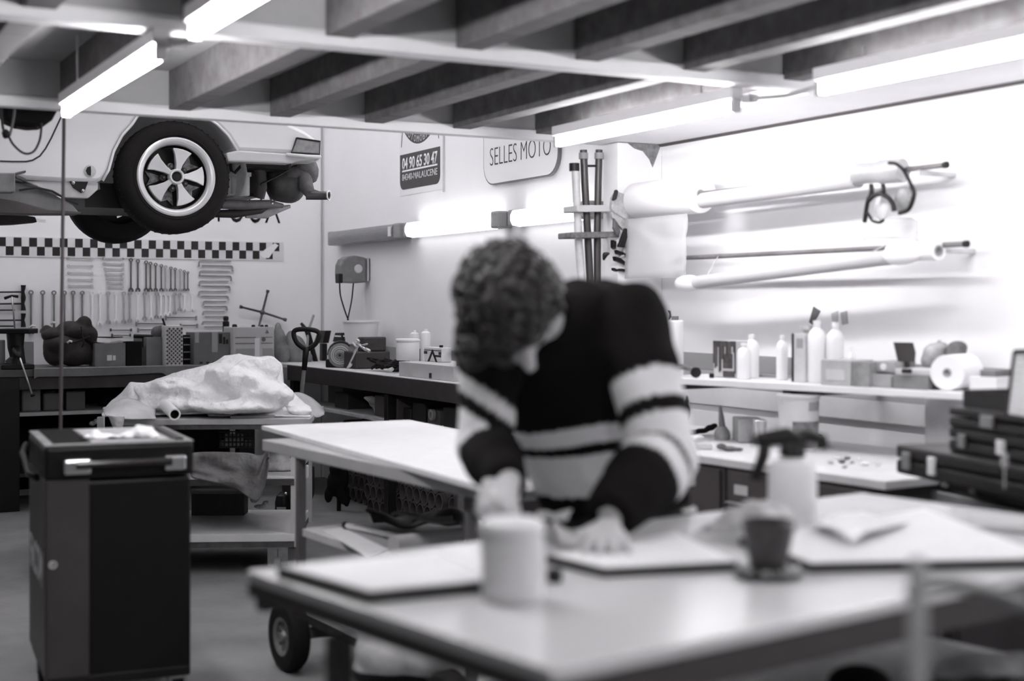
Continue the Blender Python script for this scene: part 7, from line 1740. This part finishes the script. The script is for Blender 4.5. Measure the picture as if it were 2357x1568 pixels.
t2, w2, h2 = shelf_box('parts_tray', 2008, 2060, 832, 0.08, 0.14, mat('tray_lt', 0.30, 0.6, var=0.3), 'upper tray with a white dot on the low box', 'tray', z=M_sh + 0.055)
bm = B(); lathe(bm, [(0, 0.003), (0.013, 0.003), (0.013, 0)], 16, frame((0, -0.071, h2 * 0.5), (1, 0, 0), (0, 0, 1), (0, -1, 0))); obj('white_dot', bm, M_white, t2, local=True)
t2, w2, h2 = shelf_box('wire_tray', 2060, 2150, 850, 0.06, 0.14, M_lgrey, 'pale tray of small parts on the dark low tray', 'tray', z=zt)
bm = B(); a = shelf_xy(2078, 0.03)[0]; b = shelf_xy(2096, 0.03)[0]; cyl(bm, V((a.x, a.y, zt + 0.016)), V((b.x, b.y, zt + 0.016)), 0.009, 12); tag(obj('black_marker', bm, M_black, smooth='auto'), 'black marker pen lying on the dark low tray', 'marker')
a, d0 = shelf_xy(2088, 0.14)
t = thing('black_plate', 'black plate leaning upright behind the trays', 'plate', P(2088, 835, d0)); bm = B()
pp = [P(p, q, d0) for p, q in ((2058, 788), (2102, 789), (2108, 812), (2106, 833), (2068, 833))]
f = [bm.verts.new(p) for p in pp]; g2 = [bm.verts.new(p + DV * 0.012) for p in pp]
bm.faces.new(f); bm.faces.new(g2[::-1])
for i in range(5): bm.faces.new((f[i], f[(i + 1) % 5], g2[(i + 1) % 5], g2[i]))
obj('panel', bm, mat('plate_dark', 0.03, 0.5, var=0.3), t)
bm = B(); a = P(2088, 833, d0 + 0.01); tube(bm, [a, V((a.x, a.y, zt + 0.02))], 0.01, 8); obj('foot', bm, M_dark, t)
me = low(blob([(2150, 815, 26, 26), (2165, 800, 20, 14), (2135, 830, 16, 20)], shelf_xy(2150, 0.25)[1], 0.008), M_sh); tag(obj('glass_carafe', me, mat('carafe', 0.36, 0.2, var=0.3, scale=20), smooth=True), 'grey jug with sloping sides behind the big white roll', 'jug')
me = blob([(2162, 788, 6, 6), (2162, 796, 4, 8)], shelf_xy(2150, 0.25)[1], 0.005); tag(obj('jug_stopper', me, M_grey, smooth=True), 'small stopper standing up on the sloping grey jug', 'stopper')
me = low(blob([(2204, 800, 23, 16), (2200, 815, 24, 26), (2204, 850, 20, 30)], shelf_xy(2204, 0.27)[1], 0.008), M_sh); tag(obj('dark_hat', me, mat('hat', 0.12, 0.7, var=0.5, scale=20), smooth=True), 'dark rounded bag end showing above the big white roll', 'bag')
# big white roll lying with its end towards us
a, d0 = shelf_xy(2180, 0.06); r = 41 / FPX * d0; T = frame(V((a.x, a.y, M_sh + r)), RV, ZV, -DV)
t = thing('towel_roll', 'big white paper roll lying on the shelf with its end facing us', 'paper roll', (a.x, a.y, M_sh))
axr = (-DV * 0.80 - RV * 0.6).normalized(); xr_ = axr.cross(ZV).normalized(); T = frame(V((a.x, a.y, M_sh + r)), xr_, ZV, axr)
bm = B(); lathe(bm, [(r * 0.26, 0), (r * 0.97, 0), (r, -0.004), (r, -0.20), (r * 0.26, -0.20)], 40, T, closed=True); obj('wound_paper', bm, M_rollw, t, smooth='auto')
bm = B(); lathe(bm, [(0, -0.01), (r * 0.255, -0.01)], 24, T); lathe(bm, [(r * 0.2, 0.001), (r * 0.26, 0.001), (r * 0.26, -0.19), (r * 0.2, -0.19)], 24, T, closed=True); obj('core', bm, mat('core_grey', 0.42, 0.8), t)
t, w, h = shelf_box('white_crate', 2232, 2294, 868, 0.04, 0.16, M_white, 'white box with a dark card on top, right of the big roll', 'box')
zc = M_sh + h + 0.001
shelf_box('dark_card_box', 2255, 2292, 852, 0.05, 0.10, mat('card_d', 0.16, 0.7, var=0.3), 'small dark box on top of the white box', 'box', z=zc)
# framed board at the right edge
d = 3.95
t = thing('framed_board', 'white gridded board in a thin dark frame at the right edge', 'board', P(2340, 960, d))
q4b = [P(2318, 958, d), P(2420, 975, d - 0.25), P(2432, 806, d - 0.22), P(2336, 810, d + 0.03)]
bm = B(); f = [bm.verts.new(p) for p in q4b]; g2 = [bm.verts.new(p + DV * 0.012) for p in q4b]
bm.faces.new(f); bm.faces.new(g2[::-1])
for i in range(4): bm.faces.new((f[i], f[(i + 1) % 4], g2[(i + 1) % 4], g2[i]))
obj('board_face', bm, M_paper, t)
for a, b in zip(q4b, q4b[1:] + q4b[:1]):
    bm = B(); beam(bm, a, b, 0.008, 0.014); obj('frame_edge', bm, M_dark, t)
bm = B()
for k in range(1, 9):
    u_ = k / 9; a = q4b[0].lerp(q4b[3], u_) - DV * 0.002; b = q4b[1].lerp(q4b[2], u_) - DV * 0.002; beam(bm, a, b, 0.0012, 0.0012)
for k in range(1, 4):
    u_ = k / 4; a = q4b[0].lerp(q4b[1], u_) - DV * 0.002; b = q4b[3].lerp(q4b[2], u_) - DV * 0.002; beam(bm, a, b, 0.0012, 0.0012)
obj('grid_lines', bm, M_grey, t)

# ---- drawer cabinets under the shelf with worktop
WZ = 0.85
def cab(q0, q1, z1, label, splits, back=0.72, name='drawer_cabinet'):
    u_ = (q1 - q0).normalized(); n2 = V((-u_.y, u_.x, 0)); n2 = n2 if n2.x > 0 else -n2
    w = (q1 - q0).length; c = (q0 + q1) / 2 + n2 * back / 2
    rz = math.atan2(u_.y, u_.x)
    t = thing(name, label, 'cabinet', (c.x, c.y, 0), rz)
    ys = 1 if (Matrix.Rotation(rz, 3, 'Z') @ V((0, 1, 0))).dot(n2) > 0 else -1
    M_c = mat('cab_grey', 0.055, 0.45, var=0.15); M_d = mat('cab_drawer', 0.065, 0.42, var=0.12)
    bm = B(); box(bm, (0, 0, z1 / 2), (w, back, z1)); obj('body', bm, M_c, t, local=True, bevel=0.006)
    z = z1 - 0.012
    for i, hh in enumerate(splits):
        bm = B(); box(bm, (0, -ys * (back / 2 + 0.006), z - hh / 2), (w - 0.03, 0.012, hh - 0.008)); dr = obj('drawer', bm, M_d, t, local=True, bevel=0.003)
        bm = B(); box(bm, (0, -ys * (back / 2 + 0.02), z - hh + 0.016), (w - 0.05, 0.02, 0.006)); obj('pull', bm, M_grey, dr, local=True)
        if i == 0:
            bm = B(); box(bm, (-w * 0.28, -ys * (back / 2 + 0.0135), z - hh * 0.5), (0.07, 0.003, 0.035)); obj('label_plate', bm, M_lgrey, dr, local=True)
        z -= hh
    return t
k0, k5 = rdq((1535, 1038), WZ), rdq((2038, 1108), WZ)
uw = (k5 - k0).normalized()
def onk(px):
    a = rdq((px, 1100), WZ); d0 = V((a.x, a.y, 0)).normalized(); det = d0.x * (-uw.y) + d0.y * uw.x
    return d0 * ((k0.x * (-uw.y) + k0.y * uw.x) / det)
k1, k2, k3, k4 = onk(1658), onk(1663), onk(1852), onk(1857); k5c = k5 - uw * 0.08; nw = V((-uw.y, uw.x, 0)); nw = nw if nw.x > 0 else -nw
bk = min((XW - 0.03 - p.x) for p in (k0, k5)) / nw.x - 0.02
bk = max(0.45, bk - abs(uw.x) * 0.3)
cab(k0 + nw * 0.02, k1 + nw * 0.02, WZ - 0.03, 'grey drawer cabinet nearest the man under the cluttered worktop', (0.20, 0.26, 0.3), bk - 0.03)
cab(k2 + nw * 0.02, k3 + nw * 0.02, WZ - 0.03, 'middle grey drawer cabinet with a paper label on its top drawer', (0.13, 0.09, 0.12, 0.2), bk - 0.03)
cab(k0 - uw * 1.20 + nw * 0.02, k0 - uw * 0.02 + nw * 0.02, WZ - 0.03, 'wide grey drawer cabinet behind the man, deepest under the worktop', (0.20, 0.26, 0.3), bk - 0.03)
cab(k4 + nw * 0.02, k5c + nw * 0.02, WZ - 0.03, 'grey drawer cabinet at the near end, beside the black cases', (0.13, 0.22, 0.25), bk - 0.03)
bm = B(); slab(bm, [k0 - uw * 1.22, k5, k5 + nw * bk, k0 - uw * 1.22 + nw * bk], WZ - 0.029, WZ); tag(obj('worktop', bm, mat('worktop_pale', 0.66, 0.5, var=0.10, scale=8), bevel=0.003), 'pale worktop over the three grey drawer cabinets', 'worktop')
# two small bolts on the near cabinet's end
kk = k5c + nw * 0.08
for zz_ in (0.70, 0.60, 0.52):
    bm = B(); p = V((kk.x, kk.y, zz_)) + uw * 0.002; lathe(bm, [(0, 0.008), (0.010, 0.008), (0.012, 0)], 12, frame(p, nw, ZV, uw)); tag(obj('cabinet_bolt', bm, M_lgrey), 'small bolt on the end of the near grey cabinet', 'bolt', 'bolts on the near cabinet end')
def wt(px, py): return rdq((px, py), WZ + 0.001)
def wt_box(name, pxl, pxr, pyb, pyt, dep, m, label, cat):
    a, b = rdq((pxl, pyb), WZ), rdq((pxr, pyb), WZ); d0 = a.dot(DV); h = P(pxl, pyt, d0).z - WZ; w = (b - a).length; c = (a + b) / 2 + DV * dep / 2
    t = thing(name, label, cat, (c.x, c.y, WZ), math.atan2((b - a).y, (b - a).x)); bm = B(); box(bm, (0, 0, h / 2 + 0.001), (w, dep, h)); obj('box_body', bm, m, t, local=True, bevel=0.004); return t, w, h, dep
# big labelled bucket on the worktop
c = wt(1838, 1036); d0 = c.dot(DV); r = 48 / FPX * d0; h = P(0, 905, d0).z - WZ
t = thing('paint_bucket', 'tall pale bucket with printed picture, standing under the shelf', 'bucket', (c.x, c.y, WZ + 0.001))
bm = B(); lathe(bm, [(0, 0), (r * 0.88, 0), (r * 0.98, h * 0.92), (r * 1.04, h * 0.92), (r * 1.04, h * 0.97), (0, h * 0.97)], 32); obj('pail', bm, mat('pail_pale', 0.58, 0.4, var=0.06), t, local=True, smooth='auto')
def arcband(bm, r0, z0, z1, a0, a1, n=14, r1=None):
    r1 = r1 or r0; aa = [a0 + (a1 - a0) * k / n for k in range(n + 1)]
    lo_ = [bm.verts.new((r0 * math.cos(a), r0 * math.sin(a), z0)) for a in aa]; hi_ = [bm.verts.new((r1 * math.cos(a), r1 * math.sin(a), z1)) for a in aa]
    for k in range(n): bm.faces.new((lo_[k], lo_[k + 1], hi_[k + 1], hi_[k]))
ca = math.atan2(-DV.y, -DV.x)
bm = B(); arcband(bm, r * 0.915, h * 0.06, h * 0.52, ca - 0.5, ca + 1.5, r1=r * 0.955); obj('printed_picture', bm, mat('pail_print', 0.15, 0.5, var=0.7, scale=14), t, local=True, smooth=True)
bm = B(); arcband(bm, r * 0.975, h * 0.70, h * 0.86, ca + 0.3, ca + 1.1, r1=r * 0.99); obj('printed_mark', bm, M_grey, t, local=True, smooth=True)
bm = B(); box2(bm, (XW - 0.26, onX(1888, 950, 3.95).y - 0.012, WZ + 0.001), (XW - 0.18, onX(1888, 950, 3.95).y + 0.012, zs - 0.06)); tag(obj('shelf_support', bm, M_dark), 'dark upright support standing under the shelf beside the pale bucket', 'support')
t, w, h, dp = wt_box('steel_box', 1700, 1760, 1020, 966, 0.16, mat('box_mid', 0.34, 0.5, var=0.2), 'grey box on the worktop left of the pale bucket', 'box')
t, w, h, dp = wt_box('steel_can', 1738, 1765, 1024, 968, 0.06, mat('can_shiny', 0.7, 0.25, metal=0.5, var=0.4, scale=14, stretch=(8, 8, 1)), 'shiny square can in front of the grey box', 'can')
# oil can with long spout
c = wt(1662, 1012); d0 = c.dot(DV); k = d0 / FPX
t = thing('oil_can', 'oil can with a tall conical spout on the worktop', 'oil can', (c.x, c.y, WZ + 0.001))
bm = B(); lathe(bm, [(0, 0), (17 * k, 0), (19 * k, 8 * k), (17 * k, 20 * k), (10 * k, 30 * k), (0, 30 * k)], 22); obj('oil_base', bm, mat('oil_grey', 0.26, 0.5, var=0.4, scale=18), t, local=True, smooth='auto')
bm = B(); tube(bm, [V((0, 0, 28 * k)), V((-0.004, 0, 50 * k)), V((-0.010, 0, 78 * k))], [8 * k, 6.5 * k, 3 * k], 12); obj('spout', bm, mat('oil_spout', 0.14, 0.4), t, local=True, smooth='auto')
me = low(blob([(1590, 995, 22, 6), (1615, 992, 16, 6), (1635, 985, 12, 7), (1645, 980, 8, 6)], wt(1610, 1002).dot(DV), 0.006), WZ + 0.001); tag(obj('black_bundle', me, M_blackm, smooth=True), 'black cloth bundle left of the oil can', 'bundle')
me = low(blob([(1660, 1028, 12, 8), (1680, 1033, 18, 6), (1700, 1034, 12, 4)], wt(1680, 1038).dot(DV), 0.005), WZ + 0.001); tag(obj('hand_stapler', me, mat('stapler', 0.10, 0.5, var=0.5, scale=30), smooth=True), 'dark hand stapler lying at the edge of the worktop', 'stapler')
t, w, h, dp = wt_box('small_block', 1604, 1640, 1036, 1022, 0.05, M_lgrey, 'small pale block at the worktop edge near the man', 'block')
me = low(blob([(1585, 1010, 20, 7), (1605, 1006, 16, 5)], wt(1590, 1016).dot(DV), 0.006), WZ + 0.001); tag(obj('white_cloth', me, M_paper, smooth=True), 'white cloth under the black bundle', 'cloth')
wt_box('tape_dispenser', 1860, 1895, 1030, 1000, 0.10, M_dark, 'dark box beside the spray head at the back of the worktop', 'box')
# clutter of small parts
rr_ = random.Random(11)
for i, (px, py, rp, g) in enumerate(((1912, 1060, 9, .5), (1925, 1050, 8, .7), (1938, 1058, 10, .12), (1950, 1050, 8, .10), (1962, 1060, 7, .3), (1975, 1052, 8, .75), (1990, 1064, 12, .8), (2010, 1060, 9, .7), (2022, 1066, 8, .6), (1945, 1070, 7, .3))):
    c = wt(px, py + 8); k = c.dot(DV) / FPX; bm = B(); ball(bm, (c.x, c.y, WZ + 0.001 + rp * k * 0.45), (rp * k, rp * k * 0.8, rp * k * 0.45), u=8, v=6); crumple(bm, 0.004, 60, i); 
    for v in bm.verts: v.co.z = max(v.co.z, WZ + 0.001)
    tag(obj('small_part', bm, mat('sp_%d' % int(g * 100), g, 0.5)), 'small loose part in the clutter on the worktop beside the black cases', 'part', 'loose parts on the worktop')
# hanging bags at the shelf's left end
me = blob([(1565, 925, 14, 18), (1572, 945, 12, 24), (1562, 960, 10, 16)], 6.0, 0.010)
tag(obj('hanging_bag', me, mat('hbag', 0.35, 0.5, var=0.5, scale=18), smooth=True), 'pale bag hanging under the shelf beside the man\'s arm', 'bag')
me = blob([(1582, 925, 6, 18), (1584, 950, 7, 20), (1580, 970, 7, 8)], 5.95, 0.010); tag(obj('hanging_strap', me, M_black, smooth=True), 'black strap hanging under the shelf beside the pale bag', 'strap')

# ---- black cases at the right edge
M_case = mat('case_black', 0.012, 0.35, var=0.3); M_lat = mat('latch_grey', 0.30, 0.35, metal=0.4)
def case(quad, z0, z1, label, lat=()):
    """case with plan corners front-left, front-right, back-right, back-left"""
    c = sum(quad, V((0, 0, 0))) / 4
    t = thing('tool_case', label, 'case', (c.x, c.y, z0)); 
    bm = B(); slab(bm, quad, z0, z0 + (z1 - z0) * 0.52 - 0.002); obj('lower_shell', bm, M_case, t, bevel=0.010)
    bm = B(); slab(bm, quad, z0 + (z1 - z0) * 0.52 + 0.002, z1); obj('upper_shell', bm, M_case, t, bevel=0.010)
    n3 = (quad[1] - quad[0]).normalized(); nf = V((n3.y, -n3.x, 0)); nf = nf if nf.dot(DV) < 0 else -nf
    for k, br, wv in lat:
        p = quad[0].lerp(quad[1], k) + nf * 0.006; zc = z0 + (z1 - z0) * 0.5
        bm = B(); box(bm, (p.x, p.y, zc), (wv, 0.012, (z1 - z0) * 0.6), math.atan2(n3.y, n3.x)); obj('latch', bm, mat('latch_white', 0.85, 0.3) if br else M_lat, t, bevel=0.003)
    return t
# bench top they stand on
zt0 = 0.80
ta, tb_ = rdq((2142, 1128), zt0), rdq((2420, 1192), zt0)
ut = (tb_ - ta).normalized(); nt_ = V((-ut.y, ut.x, 0)); nt_ = nt_ if nt_.x > 0 else -nt_
t = thing('case_table', 'low table with a pale edge under the black cases', 'table', ((ta + tb_) / 2 + nt_ * 0.35), 0)
wk = 0.52
bm = B(); slab(bm, [ta - ut * 0.0, tb_, tb_ + nt_ * wk, ta + nt_ * wk], zt0 - 0.035, zt0); obj('tabletop', bm, mat('ct_top', 0.32, 0.5, var=0.1), t, bevel=0.004)
for q in (ta + ut * 0.05 + nt_ * 0.05, tb_ - ut * 0.05 + nt_ * 0.05, tb_ - ut * 0.05 + nt_ * (wk - 0.06), ta + ut * 0.05 + nt_ * (wk - 0.06)):
    bm = B(); post(bm, q, 0.04, 0, zt0 - 0.036, 0); obj('leg', bm, M_dark, t)
bm = B(); slab(bm, [ta + ut * 0.02 + nt_ * 0.03, tb_ + nt_ * 0.03, tb_ + nt_ * 0.05, ta + ut * 0.02 + nt_ * 0.05], zt0 - 0.10, zt0 - 0.037); obj('apron', bm, M_dsteel, t)
def cq(pxl, pyl, z, wid, dep, back=0.0):
    a = rdq((pxl, pyl), z) + nt_ * back; return [a, a + ut * wid, a + ut * wid + nt_ * dep, a + nt_ * dep]
zA = zt0 + 0.001
q1 = [ta + ut * 0.01 + nt_ * 0.015, ta + ut * 0.62 + nt_ * 0.015, ta + ut * 0.62 + nt_ * 0.45, ta + ut * 0.01 + nt_ * 0.45]
case(q1, zA, zA + 0.080, 'black case at the bottom of the stack, directly on the low table', ((0.10, False, 0.035), (0.36, False, 0.035)))
zB_ = zA + 0.081
# long case reaching left over the worktop
la = rdq((2048, 1104), WZ + 0.012)
q2 = [la + nt_ * 0.02, la + nt_ * 0.02 + ut * 0.75, la + ut * 0.75 + nt_ * 0.40, la + nt_ * 0.40]
zl0 = max(zB_, WZ + 0.002); case(q2, zl0, zl0 + 0.092, 'long black case reaching left onto the pale worktop, one bright latch', ((0.10, False, 0.04), (0.29, True, 0.036)))
zC_ = zl0 + 0.093
b0 = rdq((2148, 1038), zC_) 
q3 = [b0 + nt_ * 0.05, b0 + ut * 0.6 + nt_ * 0.05, b0 + ut * 0.6 + nt_ * 0.4, b0 + nt_ * 0.4]
case(q3, zC_, zC_ + 0.072, 'black case with a bright latch, second from the top of the stack', ((0.14, False, 0.035), (0.46, True, 0.035)))
zD = zC_ + 0.073
case(q3, zD, zD + 0.062, 'open-fronted black case at the top of the stack', ((0.35, False, 0.06),))
zE = zD + 0.063
bm = B()
q5 = [b0 + ut * 0.05 + nt_ * 0.07, b0 + ut * 0.5 + nt_ * 0.07, b0 + ut * 0.5 + nt_ * 0.35, b0 + ut * 0.05 + nt_ * 0.35]
def rimbox(bm, q, z0, z1, th=0.008):
    c = sum(q, V((0, 0, 0))) / 4; slab(bm, q, z0, z0 + 0.006)
    for a, b in zip(q, q[1:] + q[:1]):
        ia, ib = a + (c - a).normalized() * th, b + (c - b).normalized() * th; slab(bm, [a, b, ib, ia], z0 + 0.006, z1)
rimbox(bm, q5, zE, zE + 0.052); tag(obj('black_tray', bm, M_case), 'open black tray on top of the stack of cases, holding small wheels', 'tray')
for i in range(4):
    p = q5[0].lerp(q5[1], 0.25 + 0.16 * i) + nt_ * 0.05; bm = B(); lathe(bm, [(0, 0), (0.020, 0), (0.020, 0.028), (0.012, 0.032), (0, 0.032)], 16, Matrix.Translation((p.x, p.y, zE + 0.0065))); tag(obj('tray_part', bm, mat('tray_part', 0.3, 0.4, var=0.5, scale=30), smooth='auto'), 'small grey round part in the open black tray', 'part', 'parts in the black tray')
# hanging plumb line in front of the cases
d = 3.3
t = thing('hanging_key', 'small grey fob hanging on a thin cord in front of the black cases', 'fob', P(2312, 1075, d))
bm = B(); tube(bm, [P(2312, 1018, d + 0.3), P(2312, 1042, d + 0.3)], 0.0015, 5); tube(bm, [P(2312, 1080, d + 0.3), P(2312, 1125, d + 0.3)], 0.0015, 5); obj('cord', bm, M_lgrey, t)
bm = B(); tube(bm, [P(2312, 1042, d + 0.3), P(2312, 1052, d + 0.3), P(2312, 1070, d + 0.3), P(2312, 1080, d + 0.3)], [0.004, 0.009, 0.010, 0.004], 10); obj('fob_body', bm, M_grey, t, smooth=True)
# pale cabinet behind the cases, under the shelf
p = onX(2150, 960, XW - 0.05)
bm = B(); box2(bm, (XW - 0.10, p.y - 1.0, 0.86), (XW - 0.023, p.y, zs - 0.03)); tag(obj('side_board', bm, M_lgrey, bevel=0.003), 'pale side panel under the near end of the shelf behind the cases', 'panel')
# ================================================================ camera, world
cam = bpy.data.cameras.new('camera'); co = bpy.data.objects.new('camera', cam); COL.objects.link(co)
cam.sensor_width = 36.0; cam.sensor_fit = 'HORIZONTAL'; cam.lens = 36.0 * FPX / 2357.0
cam.shift_x = 0.0; cam.shift_y = -(784.0 - HY) / 2357.0
co.location = (0, 0, H); co.rotation_euler = (R(90), 0, -YAW)
cam.clip_start = 0.05; cam.clip_end = 60
cam.dof.use_dof = True; cam.dof.focus_distance = 8.6; cam.dof.aperture_fstop = 1.55
SC.camera = co
w = bpy.data.worlds.new('world'); SC.world = w; w.use_nodes = True
bg = w.node_tree.nodes['Background']; bg.inputs[0].default_value = (0.98, 0.98, 1.0, 1); bg.inputs[1].default_value = WORLD
SC.view_settings.view_transform = 'Standard'; SC.view_settings.look = 'None'
SC.view_settings.gamma = 1.0; SC.view_settings.exposure = EXPO
SC.view_settings.use_curve_mapping = False
SC.cycles.max_bounces = 8; SC.cycles.diffuse_bounces = 4
SC.cycles.use_denoising = True
